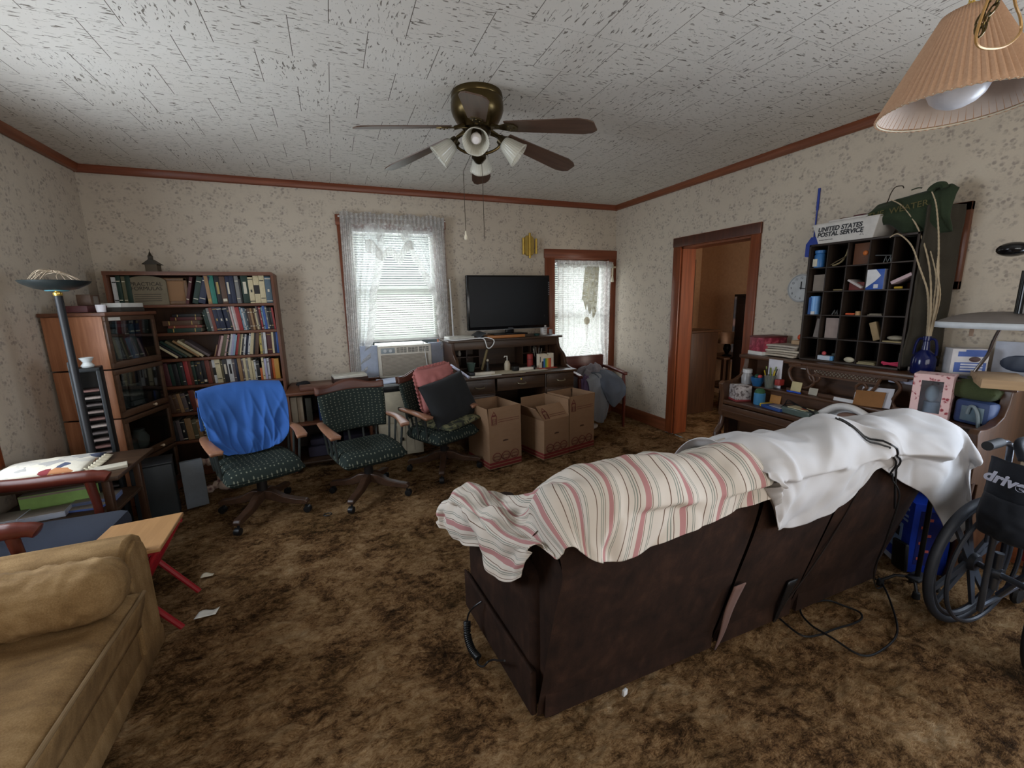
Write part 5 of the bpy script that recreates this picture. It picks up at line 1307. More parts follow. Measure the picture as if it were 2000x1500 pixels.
MB().tube(cat_rom([(-.42, -.25, 2.285), (-.415, -.245, 2.40), (-.41, -.24, CH - .01)], 4), .006, 6).lathe([(.0, -.012), (.02, -.01), (.024, 0)], 12, M=Matrix.Translation((-.41, -.24, CH)), cap=False).build('ceiling_hook', BRASS, hl)

# ------------------------------------------------------------------ things seen through the doorway
hc = thing('dresser', 'dark wooden chest standing inside the doorway', 'dresser', (4.35, 4.43, 0))
MB().box(-.25, .25, -.31, .31, .0, 1.06, 0, .01).build('chest_body', DARKZ, hc)
MB().box(-.27, .27, -.33, .33, 1.06, 1.085, 0, .008).build('chest_top', DARKY, hc)
for z in (.1, .42, .74): 
    d_ = MB().box(-.262, -.25, -.29, .29, z, z + .29, 0, .005).build('drawer', DARKY, hc)
    MB().ball((-.272, 0, z + .15), .014).build('knob', BRASS, d_)
ht = thing('lamp_table', 'low dark table under the small lamp beyond the doorway', 'table', (4.95, 4.25, 0))
MB().box(-.3, .3, -.2, .25, .69, .72, 0, .006).build('table_top', DARKY, ht)
MB().box(-.28, .28, -.18, .23, .3, .32, 0, .004).build('shelf', DARKY, ht)
for sx in (-.27, .27):
    for sy in (-.17, .22): MB().box(sx - .02, sx + .02, sy - .02, sy + .02, 0, .69).build('leg', DARKZ, ht)
hlm = thing('table_lamp', 'small table lamp with a pinkish shade on the table beyond the doorway', 'lamp', (4.85, 4.19, .721))
MB().lathe([(.0, 0), (.06, 0), (.06, .015), (.02, .03), (.05, .09), (.045, .14), (.012, .18), (.0, .2)], 18, cap=False).build('lamp_base', BLACK, hlm)
MB().lathe([(.12, .17), (.085, .32)], 24, cap=False).build('lamp_shade', plain((206, 168, 142), .8), hlm, solid=.003)
ht2 = thing('tall_bookcase', 'tall nearly black bookcase beside the curtain beyond the doorway', 'bookcase', (4.90, 3.86, 0))
MB().box(-.15, .15, -.14, .15, 0, 1.50, 0, .004).box(-.17, .17, -.16, .175, 1.50, 1.53, 0, .006).build('bookcase_body', plain((34, 22, 18), .5), ht2)
for z in (.1, .55, 1.0): MB().box(-.155, -.15, -.12, .13, z, z + .4, 0, .002).build('door', plain((42, 28, 22), .5), ht2)
t = NT('grey_patterned_curtain'); o_ = t.obj(); f = t.n('TexVoronoi', {'Vector': o_, 'Scale': 7}).outputs['Distance']
HC = t.fin(t.mix(t.step(f, .55, .2), (84, 82, 86), (158, 128, 122)), .9)
o = MB().grid(lambda u, v: Vector((.02 * math.sin(u * 30), .42 * u, .55 + .98 * v)), 40, 6).build('patterned_hanging', HC, angle=180, solid=.004); o.location = (5.42, 4.18, 0); tag(o, 'grey patterned cloth hanging on the wall beyond the doorway', 'curtain')
dw = MB().box(3.61, 3.652, 3.625, 4.35, .01, 1.90, 0, .004).build('door_2', DARKZ); struct(dw, 'dark door folded back just inside the doorway')

# ------------------------------------------------------------------ upright piano against the right wall
pn = thing('upright_piano', 'dark wooden upright piano with a scrolled fretwork music rack, cluttered with things', 'piano', (3.15, 1.77, 0))
PX = lambda v: v - 3.15
PY = lambda v: v - 1.77
PIANO = wood('piano_wood_deep', (58, 38, 26), (98, 66, 44), 1, .35); PIANOZ = wood('piano_wood_upright', (58, 38, 26), (98, 66, 44), 2, .35)
cheek = [(PX(3.40), .02), (PX(3.40), 1.0), (PX(3.14), 1.0), (PX(3.13), .93), (PX(3.10), .87), (PX(3.03), .835), (PX(2.95), .825), (PX(2.885), .83), (PX(2.862), .81), (PX(2.87), .77), (PX(2.885), .72), (PX(2.88), .55), (PX(2.96), .53), (PX(2.96), .02)]
for (y0, y1) in ((2.49, 2.53), (.985, 1.025)):
    MB().prism(cheek, 'y', PY(y0), PY(y1)).build('side_cheek', PIANOZ, pn, bevel=.004)
MB().box(PX(3.105), PX(3.41), PY(.96), PY(2.56), 1.0, 1.03, 0, .008).build('top_lid', PIANO, pn)
MB().box(PX(3.24), PX(3.26), PY(1.02), PY(2.50), .62, 1.0).build('upper_panel', PIANO, pn)
MB().box(PX(3.03), PX(3.25), PY(1.025), PY(2.49), .785, .805, 0, .006).build('music_shelf', PIANO, pn)
MB().box(PX(2.88), PX(3.24), PY(1.025), PY(2.49), .645, .68, 0, .008).box(PX(3.05), PX(3.07), PY(1.025), PY(2.49), .68, .785).build('keyboard_lid', PIANO, pn)
MB().box(PX(2.875), PX(2.90), PY(1.025), PY(2.49), .54, .64, 0, .006).box(PX(2.868), PX(2.876), PY(1.025), PY(2.49), .585, .6, 0, .003).build('key_slip', PIANO, pn)
MB().box(PX(3.07), PX(3.09), PY(1.02), PY(2.50), .10, .54, 0, .004).box(PX(3.05), PX(3.10), PY(1.03), PY(2.49), .02, .10, 0, .004).build('lower_panel', PIANO, pn)
MB().box(PX(3.055), PX(3.072), PY(1.2), PY(2.3), .16, .48, 0, .006).build('panel_moulding', PIANO, pn)
for y in (2.51, 1.005):
    q = MB().tube(cat_rom([(PX(2.92), PY(y), .55), (PX(2.90), PY(y), .46), (PX(2.86), PY(y), .40), (PX(2.85), PY(y), .33), (PX(2.89), PY(y), .29), (PX(2.93), PY(y), .2), (PX(2.925), PY(y), .1), (PX(2.89), PY(y), .0)], 6), [.024] * 43, 10)
    q.tube([(PX(2.868) + .03 * math.cos(i * .5), PY(y), .385 + .03 * math.sin(i * .5)) for i in range(12)], .011, 8)
    q.build('scrolled_leg', PIANOZ, pn)
# fretwork music rack: scrolls at X = 3.10
q = MB(); Xf = PX(3.10)
def fret(pts, r=.011, k=7): q.tube(cat_rom([(Xf, PY(a), b) for a, b in pts], k), r, 8)
fret([(2.03, 1.005), (2.09, .99), (2.115, .95), (2.10, .90), (2.06, .865), (2.0, .845), (1.96, .855), (1.93, .89), (1.94, .93), (1.97, .95), (1.985, .985), (1.985, 1.005)])
fret([(1.975, .955), (1.955, .91), (1.915, .90), (1.895, .93), (1.915, .955), (1.935, .94)], .009)
fret([(1.53, 1.005), (1.545, .96), (1.56, .92), (1.60, .87), (1.65, .87), (1.665, .91), (1.63, .94), (1.605, .915), (1.62, .895)], .010)
fret([(1.53, .985), (1.49, .99), (1.45, .975), (1.43, .94), (1.45, .89), (1.46, .85), (1.44, .815)], .010)
q.box(Xf - .009, Xf + .009, PY(1.40), PY(2.12), .805, .825).box(Xf - .009, Xf + .009, PY(1.40), PY(2.12), .985, 1.003).box(Xf - .009, Xf + .009, PY(1.55), PY(1.95), .94, .952)
for i in range(17):
    a = 1.55 + .0235 * i
    q.tube([(Xf, PY(a), .95), (Xf, PY(min(1.95, a + .04)), .99)], .003, 5); q.tube([(Xf + .004, PY(a + .02), .95), (Xf + .004, PY(max(1.55, a - .02)), .99)], .003, 5)
q.build('fretwork_rack', PIANO, pn)
# clutter on the music shelf and keyboard lid
def box_at(name, x, y, z, sx, sy, sz, mat, rz, label, cat, tilt=0, bev=.003, group=None):
    o = MB().box(-sx / 2, sx / 2, -sy / 2, sy / 2, 0, sz, 0, bev).build(name, mat); o.location = (x, y, z); o.rotation_euler = (0, R(tilt), R(rz)); return tag(o, label, cat, group)
box_at('lattice_card', 3.122, 1.75, .935, .004, .40, .06, plain((226, 218, 202), .8), 0, 'long cream card showing through the lattice of the music rack', 'card')
box_at('card', 3.125, 2.015, .972, .004, .07, .032, plain((208, 204, 200), .8), 0, 'small white card in the upper left of the music rack', 'card')
box_at('card', 3.075, 2.04, .806, .006, .075, .075, plain((196, 182, 138), .8), 0, 'cream card standing in the left loop of the music rack', 'card', 12)
box_at('card', 3.08, 1.92, .806, .006, .06, .05, plain((170, 164, 150), .8), 0, 'striped pale card beside the left scroll of the music rack', 'card', 14)
box_at('card', 3.08, 1.63, .83, .006, .06, .05, plain((200, 196, 196), .8), 0, 'white card behind the right scroll of the music rack', 'card', 10)
box_at('card', 3.13, 1.45, .965, .004, .12, .03, plain((186, 190, 208), .8), 0, 'bluish-white card at the upper right of the music rack', 'card')
o = MB().tube([(0, -.05, 0), (0, .05, 0)], .006, 8).build('pen', plain((40, 84, 190), .3)); o.location = (3.045, 2.03, .811); tag(o, 'blue pen lying on the music shelf of the piano', 'pen')
ev = thing('envelope_pair', 'brown envelope over a white sheet, leaning on the right of the music rack', 'envelope', (3.06, 1.55, .806))
for (dx, dy, w, h, col, nm) in ((.02, -.01, .17, .125, (206, 206, 214), 'white_sheet'), (0, .015, .16, .10, (138, 94, 52), 'brown_cover')):
    e = MB().box(-.002, .002, -w / 2, w / 2, 0, h, 0, .001).build(nm, plain(col, .8), ev); e.location = (dx - .01, dy, 0); e.rotation_euler = (R(-4), R(22), 0)
jr = thing('glass_jar', 'pale jar with a white lid at the left end of the piano', 'jar', (3.06, 2.43, .806))
MB().lathe([(.0, 0), (.04, 0), (.042, .06), (.03, .085), (.03, .09), (.0, .09)], 20, cap=False).build('jar_body', plain((150, 148, 148), .25), jr)
MB().lathe([(.0, .12), (.034, .118), (.035, .09), (.0, .09)], 20, cap=False).build('lid', plain((196, 196, 196), .4), jr)
cu_ = thing('blue_cup', 'round blue cup of small things beside the pale jar on the piano', 'cup', (3.045, 2.325, .806))
MB().lathe([(.0, .003), (.03, 0), (.046, .04), (.048, .07), (.044, .07), (.028, .008), (.0, .008)], 20, cap=False).build('cup_body', plain((32, 84, 130), .35), cu_)
MB().ball((.0, -.02, .075), .016).build('red_ball', plain((206, 74, 76), .4), cu_)
MB().ball((.015, .015, .07), .02).build('green_knob', plain((40, 80, 60), .4), cu_)
gl = thing('pencil_glass', 'clear glass of yellow and dark pencils with a white card on the piano', 'pen cup', (3.05, 2.225, .806))
MB().lathe([(.0, .003), (.03, 0), (.042, .10), (.038, .10), (.027, .008), (.0, .008)], 20, cap=False).build('glass', frosted('smoky_glass', (120, 124, 116), .55, .15), gl)
for i in range(9):
    a = i * .75
    MB().tube([(.012 * math.cos(a), .012 * math.sin(a), .012), (.042 * math.cos(a), .042 * math.sin(a), .135 + .014 * (i % 3))], .0045, 6).build('pencil', plain(((206, 176, 50), (44, 40, 36), (120, 134, 60))[i % 3], .4), gl)
MB().box(.045, .05, -.055, .055, .0, .215, 0, .001).build('white_card', plain((208, 206, 214), .7), gl)
MB().box(-.01, .045, -.085, -.045, .03, .075, 0, .004).build('red_tag', plain((150, 50, 44), .5), gl)
tbx = thing('tissue_box', 'square tissue box with a pale mottled print at the left end of the piano lid', 'box', (2.97, 2.41, .681), R(-24))
t = NT('mottled_tissue_print'); f = t.noise(t.obj(), 40, 4, .6)
MB().box(-.06, .06, -.06, .06, 0, .125, 0, .003).build('box_body', t.fin(t.ramp(f, [(.4, (96, 84, 82)), (.5, (176, 166, 162)), (.7, (196, 188, 186))]), .6), tbx)
MB().box(-.061, .061, -.061, .061, .0, .016, 0, .002).build('red_base', plain((136, 50, 52), .6), tbx)
MB().box(-.045, .045, -.02, .02, .124, .127).build('tissue_slot', plain((206, 202, 202), .7), tbx)
bt = thing('squat_bottle', 'squat blue bottle with a rounded green cap on the piano lid', 'bottle', (2.98, 2.245, .681))
MB().lathe([(.0, 0), (.038, 0), (.04, .01), (.04, .085), (.034, .092), (.0, .092)], 22, cap=False).build('bottle_body', plain((64, 126, 168), .35), bt)
MB().lathe([(.036, .09), (.036, .105), (.022, .122), (.0, .126)], 22, cap=False).build('cap', plain((52, 92, 60), .4), bt)
box_at('printed_card', 3.035, 2.16, .681, .006, .085, .08, plain((176, 124, 66), .7), 0, 'orange-tan printed card standing behind the squat blue bottle', 'card', 8)
pk_ = thing('card_packet', 'flat blue and white packet with a yellow end on the piano lid', 'packet', (2.955, 2.085, .681), R(-12))
MB().box(-.055, .055, -.09, .09, 0, .022, 0, .004).build('packet_body', plain((44, 74, 136), .4), pk_)
MB().box(-.045, .045, -.085, .02, .0225, .03, 0, .002).build('white_label', plain((150, 146, 150), .6), pk_)
MB().box(-.045, .045, .085, .115, .0, .024, 0, .004).build('yellow_end', plain((204, 170, 52), .5), pk_)
cbx = thing('clear_case', 'clear plastic case of cables with a cream card on it, on the piano lid', 'case', (2.95, 1.90, .681), R(-8))
MB().box(-.06, .06, -.11, .11, 0, .045, 0, .008).build('case_body', frosted('greenish_plastic', (98, 112, 106), .8, .2), cbx)
MB().box(-.045, .03, -.07, .07, .0455, .05).build('cream_card', plain((206, 194, 158), .7), cbx)
MB().box(-.03, -.002, -.05, -.015, .0502, .0515).build('orange_mark', plain((186, 92, 58), .7), cbx)
q = MB()
for i in range(3): q.tube(cat_rom([(-.05 + .02 * i, .12, .03), (-.06, .06, .075 + .012 * i), (-.01, .0, .062), (-.06 + .01 * i, -.06, .07), (-.03, -.12, .05 - .01 * i), (-.07, -.15, .01)], 6), .003, 6)
q.build('black_cable', BLACK, cbx)
ir = thing('white_iron', 'white curved-handled appliance on the piano lid behind the white sheet', 'appliance', (2.99, 1.65, .681), R(4))
q = MB().tube(cat_rom([(0, .15, .025), (0, .11, .06), (0, .05, .10), (0, -.02, .11), (0, -.09, .09), (0, -.14, .05), (0, -.16, .025)], 6), [.022] * 37, 12)
q.build('handle', plain((214, 212, 210), .35), ir)
MB().box(-.045, .045, -.17, .17, 0, .028, 0, .008).build('base', plain((44, 58, 50), .4), ir)
MB().ball((0, -.03, .045), .04, sc=(.8, 1.8, .8)).build('inner_body', plain((124, 96, 84), .5), ir)
box_at('paper_sheet', 3.03, 1.66, .681, .004, .22, .15, plain((208, 208, 210), .8), 0, 'white paper propped behind the white curved appliance', 'paper', 14)
fb = thing('gift_box', 'pink and white floral gift box with a clear window on the piano', 'box', (3.085, 1.27, .806), R(14))
t = NT('pink_floral_print'); o_ = t.obj(); f = t.n('TexVoronoi', {'Vector': o_, 'Scale': 46}); g = t.noise(o_, 30, 3)
m_ = t.math('MULTIPLY', t.step(f.outputs['Distance'], .5, .3), t.step(g, .48, .6))
FLP = t.fin(t.mix(m_, (222, 186, 184), (150, 52, 62)), .6)
q = MB()
for (a, b, c, d) in ((-.08, -.045, 0, .25), (.045, .08, 0, .25), (-.045, .045, 0, .035), (-.045, .045, .215, .25)): q.box(-.065, -.058, a, b, c, d)
q.box(-.058, .065, -.08, -.075, 0, .25).box(-.058, .065, .075, .08, 0, .25).box(-.058, .065, -.075, .075, 0, .006).box(-.058, .065, -.075, .075, .244, .25).box(.06, .065, -.075, .075, 0, .25)
q.build('box_body', FLP, fb, smooth=False)
MB().box(-.06, -.059, -.046, .046, .034, .216).build('window_film', pane_glass('gift_film', (230, 236, 240), .12), fb, smooth=False)
MB().lathe([(.0, .01), (.035, .01), (.035, .09), (.0, .09)], 16, cap=False).build('blue_jar', plain((128, 146, 168), .3), fb)
MB().ball((0, .005, .135), .036, sc=(1, .8, 1.3)).build('white_wrap', plain((206, 212, 218), .6), fb)
bgr = thing('blue_bag', 'blue zip bag with a clear pocket standing right of the gift box on the piano', 'bag', (3.10, 1.10, .806), R(-14))
MB().box(-.03, .05, -.085, .075, 0, .13, 0, .02).build('bag_body', plain((52, 70, 112), .5), bgr)
MB().box(-.034, -.03, -.065, .035, .02, .1, 0, .002).build('clear_pocket', plain((104, 124, 136), .25), bgr)
MB().tube(cat_rom([(-.04, -.06, -.02), (-.045, -.05, .06), (-.045, -.03, .10), (-.045, -.01, .10), (-.04, .0, .06)], 6), .008, 8).build('strap', plain((120, 134, 140), .4), bgr)
o = pillow(.22, .16, .12, 1, .01, 2.2).build('green_bundle', fabric('olive_cloth', (66, 74, 48), .25, .9, 120, .4), angle=180); o.location = (3.17, 1.115, .93); o.rotation_euler = (R(-8), 0, R(80)); tag(o, 'olive green cloth bundle on top of the blue zip bag', 'cloth')

# on the piano top
rb = thing('red_box', 'crimson patterned box at the left end of the piano top', 'box', (3.265, 2.43, 1.062), R(-10))
t = NT('crimson_print'); f = t.noise(t.obj(), 22, 4, .6, .8)
MB().box(-.11, .11, -.075, .075, 0, .12, 0, .003).build('box_body', t.fin(t.ramp(f, [(.42, (116, 26, 44)), (.55, (146, 44, 66)), (.7, (186, 96, 104))]), .5), rb)
MB().box(-.113, .113, -.078, .078, .108, .122, 0, .003).build('box_lid', plain((92, 40, 40), .5), rb)
box_at('paper_pad', 3.255, 2.44, 1.031, .2, .15, .03, plain((208, 206, 200), .8), -10, 'white paper pad under the crimson box', 'paper')
np_ = ['bottom', 'second from the bottom', 'third from the bottom', 'second from the top', 'topmost']
for i in range(5):
    o = cloth('newspaper', [[(-.10, -.13, 0), (-.10, 0, .004), (-.10, .13, 0)], [(0, -.13, .006), (0, 0, .0), (0, .13, .005)], [(.10, -.13, 0), (.10, 0, .004), (.10, .13, .002)]], plain(((190, 178, 160), (176, 164, 148), (198, 188, 170), (168, 158, 146), (182, 172, 160))[i], .85), 8, 8, lambda u, v: .002 * nz(u * 4 + i, v * 4), solid=.014)
    o.location = (3.27 + .006 * (i % 2), 2.265 - .005 * (i % 3), 1.042 + .0185 * i); o.rotation_euler = (0, 0, R(4 * (i % 3) - 4)); tag(o, 'folded newspaper, %s in the pile left of the pigeonholes' % np_[i], 'newspaper', 'folded newspapers on the piano top')
box_at('tan_packet', 3.34, 2.215, 1.1265, .1, .08, .03, plain((196, 164, 128), .7), 0, 'tan packet on the newspaper pile beside the pigeonholes', 'packet')
o = MB().ball((0, 0, .024), .024).build('orange_ball', plain((214, 88, 50), .4)); o.location = (3.34, 2.215, 1.157); tag(o, 'orange ball on the tan packet beside the pigeonholes', 'ball')
o = MB().box(-.01, .01, -.05, .05, 0, .22, 0, .002).build('brown_folder', plain((70, 48, 36), .7)); o.location = (3.34, 2.165, 1.16); o.rotation_euler = (R(10), 0, 0); tag(o, 'brown folder edge standing behind the left side of the pigeonholes', 'folder')

# pigeonhole unit
GX0, GX1, GY0, GY1, GZ0, GZ1 = 3.19, 3.40, 1.49, 2.125, 1.031, 1.85
ph = thing('pigeonhole_unit', 'dark wooden pigeonhole sorter of twenty-five slots standing on the piano', 'shelf unit', (3.30, 1.81, GZ0))
DPH = wood('pigeonhole_wood', (30, 22, 17), (58, 44, 33), 1, .55); DPHZ = wood('pigeonhole_wood_upright', (30, 22, 17), (58, 44, 33), 2, .55)
gx0, gx1, gy0, gy1, gh = GX0 - 3.30, GX1 - 3.30, GY0 - 1.81, GY1 - 1.81, GZ1 - GZ0
for y in (gy0, gy1 - .014): MB().box(gx0, gx1, y, y + .014, 0, gh, 0, .002).build('side_panel', DPHZ, ph)
MB().box(gx0, gx1, gy0, gy1, gh - .014, gh, 0, .002).build('top_board', DPH, ph)
MB().box(gx0, gx1, gy0, gy1, 0, .014, 0, .002).build('bottom_board', DPH, ph)
MB().box(gx1 - .008, gx1, gy0 + .01, gy1 - .01, .01, gh - .01).build('back_panel', plain((22, 20, 20), .9), ph)
CY = [gy0 + (gy1 - gy0) * i / 5 for i in range(6)]; CZ = [gh * i / 5 for i in range(6)]
for i in range(1, 5):
    MB().box(gx0 + .004, gx1 - .008, gy0 + .014, gy1 - .014, CZ[i] - .004, CZ[i] + .004, 0, .001).build('shelf', DPH, ph)
    MB().box(gx0 + .006, gx1 - .008, CY[i] - .0035, CY[i] + .0035, .014, gh - .014, 0, .001).build('divider', DPHZ, ph)
ROWS = ['bottom', 'fourth', 'third', 'second', 'top']; COLS = ['right-hand', 'fourth', 'third', 'second', 'left-hand']
def slot(c, r, dx=0, dy=0):
    """world spot on the floor of slot (column from the right, row from the bottom)"""
    return (3.30 + gx0 + .05 + dx, 1.81 + (CY[c] + CY[c + 1]) / 2 + dy, GZ0 + CZ[r] + (.015 if r == 0 else .0045))
def put(mb, name, mat, c, r, lab, cat, dx=0, dy=0, rot=(0, 0, 0), dz=0):
    o = mb.build(name, mat); s = slot(c, r, dx, dy); o.location = (s[0], s[1], s[2] + dz); o.rotation_euler = tuple(R(a) for a in rot); return tag(o, lab, cat)
jb = thing('blue_jar', 'blue lidded jar with a white label in the top left pigeonhole', 'jar', slot(4, 4, 0, .012))
MB().lathe([(.0, 0), (.032, 0), (.034, .01), (.034, .085), (.028, .095), (.034, .1), (.034, .118), (.0, .12)], 20, cap=False).build('jar_body', plain((58, 116, 176), .35), jb)
MB().box(-.036, -.033, -.004, .026, .008, .06, 0, .001).build('label', plain((206, 200, 180), .6), jb)
q = MB().tube(cat_rom([(0, -.04, .11), (0, -.03, .07), (0, -.005, .03), (0, .03, .012), (0, .05, .01)], 6), [.006] * 25, 6); put(q, 'horn', plain((150, 134, 96), .5), 3, 4, 'curved yellowish horn in the second slot of the top row', 'horn')
put(MB().tube([(0, -.04, .06), (0, .05, .012)], .0035, 6), 'stick', plain((96, 84, 62), .6), 3, 4, 'thin stick lying across the second slot of the top row', 'stick', -.02)
put(MB().box(-.05, .05, -.045, .045, 0, .135, 0, .002), 'brown_book', plain((96, 58, 34), .6), 2, 4, 'reddish-brown book standing in the middle slot of the top row', 'book', .03, -.006)
put(MB().ball((0, 0, .07), .016, sc=(.6, 1, 1)), 'orange_tag', plain((206, 112, 50), .5), 2, 4, 'orange tag in front of the brown book in the top row', 'tag', -.02, -.03)
put(MB().tube([(0, -.04, .0), (0, -.035, .04), (0, -.02, .0), (0, -.01, .04), (0, .0, .0)], .005, 6).tube([(0, -.04, .042), (0, .05, .05)], .004, 6), 'metal_clip', plain((126, 128, 128), .3, .6), 1, 4, 'grey metal bracket in the fourth slot of the top row', 'clip')
put(MB().box(-.004, .004, -.05, .03, 0, .115, 0, .001).box(.01, .018, -.055, .02, 0, .1, 0, .001), 'envelopes', plain((150, 138, 126), .8), 4, 3, 'pale envelopes standing in the left slot of the second row', 'envelope', 0, .008, (0, 0, 0))
put(MB().box(-.03, .03, -.03, .03, 0, .01, 0, .003), 'trinket_dish', plain((120, 104, 70), .5), 3, 3, 'small tan trinket in the second slot of the second row', 'trinket', 0, -.02)
put(MB().box(-.06, .06, -.05, .05, 0, .012, 0, .001), 'white_envelope', plain((190, 182, 180), .8), 2, 3, 'white envelope tilted in the middle slot of the second row', 'envelope', .01, 0, (32, 0, 0), .035)
put(MB().box(-.05, .05, -.045, .045, 0, .05, 0, .002), 'red_card_box', plain((116, 52, 46), .6), 2, 3, 'dull red box in the middle slot of the second row', 'box', .03, 0, (0, 0, 0))
mb_ = thing('medicine_box', 'blue box with a white arrow shape in the fourth slot of second row', 'box', slot(1, 3, -.02, .008))
MB().box(-.03, .06, -.048, .048, 0, .125, 0, .002).build('box_body', plain((44, 84, 168), .45), mb_)
MB().prism([(.047, .012), (.047, .124), (.0, .124), (-.03, .085), (.0, .05)], 'x', -.0315, -.0295).build('white_arrow', plain((222, 222, 224), .5), mb_)
MB().box(-.0315, -.0295, -.02, .004, .008, .032).build('small_label', plain((210, 212, 218), .5), mb_)
MB().box(-.03, .06, -.0495, -.047, 0, .124).build('grey_side', plain((130, 128, 136), .5), mb_)
put(MB().box(-.05, .05, -.06, .05, 0, .02, 0, .002), 'pink_book', plain((196, 172, 176), .7), 0, 3, 'pinkish-white book tilted in the right slot of the second row', 'book', 0, 0, (-27, 0, 0), .05)
put(MB().tube([(0, -.02, 0), (0, .02, 0)], .007, 8), 'yellow_battery', plain((196, 160, 56), .4), 0, 3, 'yellow cylinder at the front of the right slot of the second row', 'cylinder', -.02, .02, (0, 0, 0), .008)
cn = thing('blue_canister', 'light blue tall canister in the left slot of the third row', 'canister', slot(4, 2, 0, .01))
MB().lathe([(.0, 0), (.034, 0), (.034, .125), (.03, .13), (.0, .13)], 22, cap=False).build('canister_body', plain((112, 164, 220), .35), cn)
MB().box(-.0355, -.033, .008, .026, 0, .12).build('dark_band', plain((44, 84, 146), .4), cn)
MB().box(-.036, -.0335, -.022, .004, .0, .022).build('label', plain((210, 212, 212), .5), cn)
put(MB().tube([(0, -.02, .0), (0, -.018, .03), (0, -.005, .0), (0, .0, .03), (0, .015, .0)], .005, 6), 'grey_clip', plain((110, 110, 108), .4), 3, 2, 'small grey clip in the second slot of the third row', 'clip')
put(MB().tube([(0, -.025, .007), (0, .03, .007)], .007, 8), 'red_stick', plain((206, 90, 56), .4), 2, 2, 'red and white lip balm stick in the middle slot of the third row', 'lip balm', -.02, .012)
put(MB().lathe([(.0, 0), (.018, 0), (.018, .026), (.0, .026)], 16, cap=False), 'tan_roll', plain((186, 148, 104), .6), 2, 2, 'tan roll of tape in the middle slot of the third row', 'tape', -.02, -.035)
put(MB().box(-.04, .04, -.04, .04, 0, .006).box(-.03, .03, -.03, .035, .007, .012), 'paper_slips', plain((128, 120, 106), .8), 1, 2, 'small stack of paper slips in the fourth slot of the third row', 'paper', 0, -.01)
put(MB().box(-.004, .004, -.035, .01, 0, .135, 0, .001), 'papers', plain((138, 128, 122), .8), 4, 1, 'grey papers standing in the left slot of the fourth row', 'paper', 0, -.01, (8, 0, 0))
put(MB().box(-.006, .006, -.05, .05, 0, .14, 0, .001).box(.008, .014, -.05, .045, 0, .125, 0, .001), 'pink_papers', plain((168, 150, 142), .8), 3, 1, 'pinkish papers standing in the second slot of the fourth row', 'paper', 0, -.004)
put(MB().box(-.02, .02, -.02, .02, 0, .12, 0, .004), 'tan_packet', plain((158, 134, 98), .7), 1, 1, 'tan packet leaning in the fourth slot of the fourth row', 'packet', 0, -.03, (-18, 0, 0), .006)
put(MB().ball((0, 0, .014), .045, sc=(.8, 1.1, .35)), 'white_shell', plain((160, 152, 134), .6), 0, 1, 'pale oval dish in the right slot of the fourth row', 'dish', 0, 0, (0, 0, 0), .012)
put(MB().box(-.04, .05, -.055, .055, 0, .009, 0, .001), 'note_cards', plain((150, 136, 100), .8), 0, 1, 'yellowish cards under the oval dish in the fourth row', 'card', .0, .0)
sb = thing('soap_box', 'blue and white small box in the second slot of the bottom row', 'box', slot(3, 0, -.02))
MB().box(-.03, .03, -.05, .05, 0, .03, 0, .002).build('box_body', plain((190, 200, 212), .5), sb)
MB().box(-.032, .032, -.052, -.035, -.0, .031, 0, .002).build('blue_end', plain((90, 150, 200), .5), sb)
put(MB().ball((0, 0, .0), .014), 'red_ball', plain((186, 76, 78), .4), 3, 0, 'small red ball on the soap box in the bottom row', 'ball', -.02, .025, (0, 0, 0), .0445)
put(MB().box(-.02, .03, -.025, .025, 0, .045, 0, .008), 'grey_pouch', plain((70, 78, 76), .6), 3, 0, 'dark grey pouch behind the soap box in the bottom row', 'pouch', .045, -.02)
put(MB().ball((0, 0, .018), .026, sc=(.5, 1.3, .7)), 'wrist_watch', plain((190, 182, 158), .4), 2, 0, 'pale round watch in the middle slot of the bottom row', 'watch', -.03, -.02)
put(MB().box(-.05, .05, -.05, .05, 0, .008).box(-.045, .04, -.045, .045, .009, .016), 'paper_slips', plain((142, 132, 100), .8), 1, 0, 'olive papers lying in the fourth slot of the bottom row', 'paper')
put(MB().tube([(0, -.05, .012), (0, .05, .022)], .009, 6).tube([(0, -.045, .03), (0, .04, .012)], .008, 6), 'pink_scissors', plain((196, 60, 92), .4), 0, 0, 'bright pink scissors in the right slot of the bottom row', 'scissors', -.02)
put(MB().box(-.02, .02, -.012, .012, 0, .09, 0, .002), 'grey_box', plain((96, 98, 92), .6), 0, 0, 'narrow grey box at the right end of the bottom row', 'box', 0, -.045)

# postal tray on top
pt = thing('mail_tray', 'white plastic mail tray reading UNITED STATES POSTAL SERVICE on the pigeonholes', 'tray', (3.285, 1.90, GZ1))
TRAY = plain((206, 202, 196), .5)
q = MB()
b0, b1 = [(-.095, -.165), (.095, -.165), (.095, .165), (-.095, .165)], [(-.115, -.20), (.115, -.20), (.115, .20), (-.115, .20)]
H_ = .125
def quad(mb, P):
    vs = [mb.bm.verts.new(p) for p in P]; mb.bm.faces.new(vs)
for i in range(4):
    j = (i + 1) % 4
    quad(q, [(*b0[i], 0.002), (*b0[j], 0.002), (*b1[j], H_), (*b1[i], H_)])
quad(q, [(*p, .002) for p in b0])
q.build('tray_body', TRAY, pt, solid=.004, smooth=False)
MB().tube([(*b1[i], H_) for i in range(4)], .006, 6, closed=True).build('tray_rim', TRAY, pt)
TIN = plain((42, 42, 46), .6)
ang = math.atan2(.02, H_)
text('tray_lettering', 'UNITED STATES\nPOSTAL SERVICE', .040, TIN, pt, (-.1098, .03, .072), (PI / 2 + ang, 0, -PI / 2), .0005, 'CENTER', .25, .95, .0013)
text('tray_small_print', 'MAXIMUM WEIGHT 25 LBS', .0075, TIN, pt, (-.1015, .115, .022), (PI / 2 + ang, 0, -PI / 2), .0004, 'CENTER')
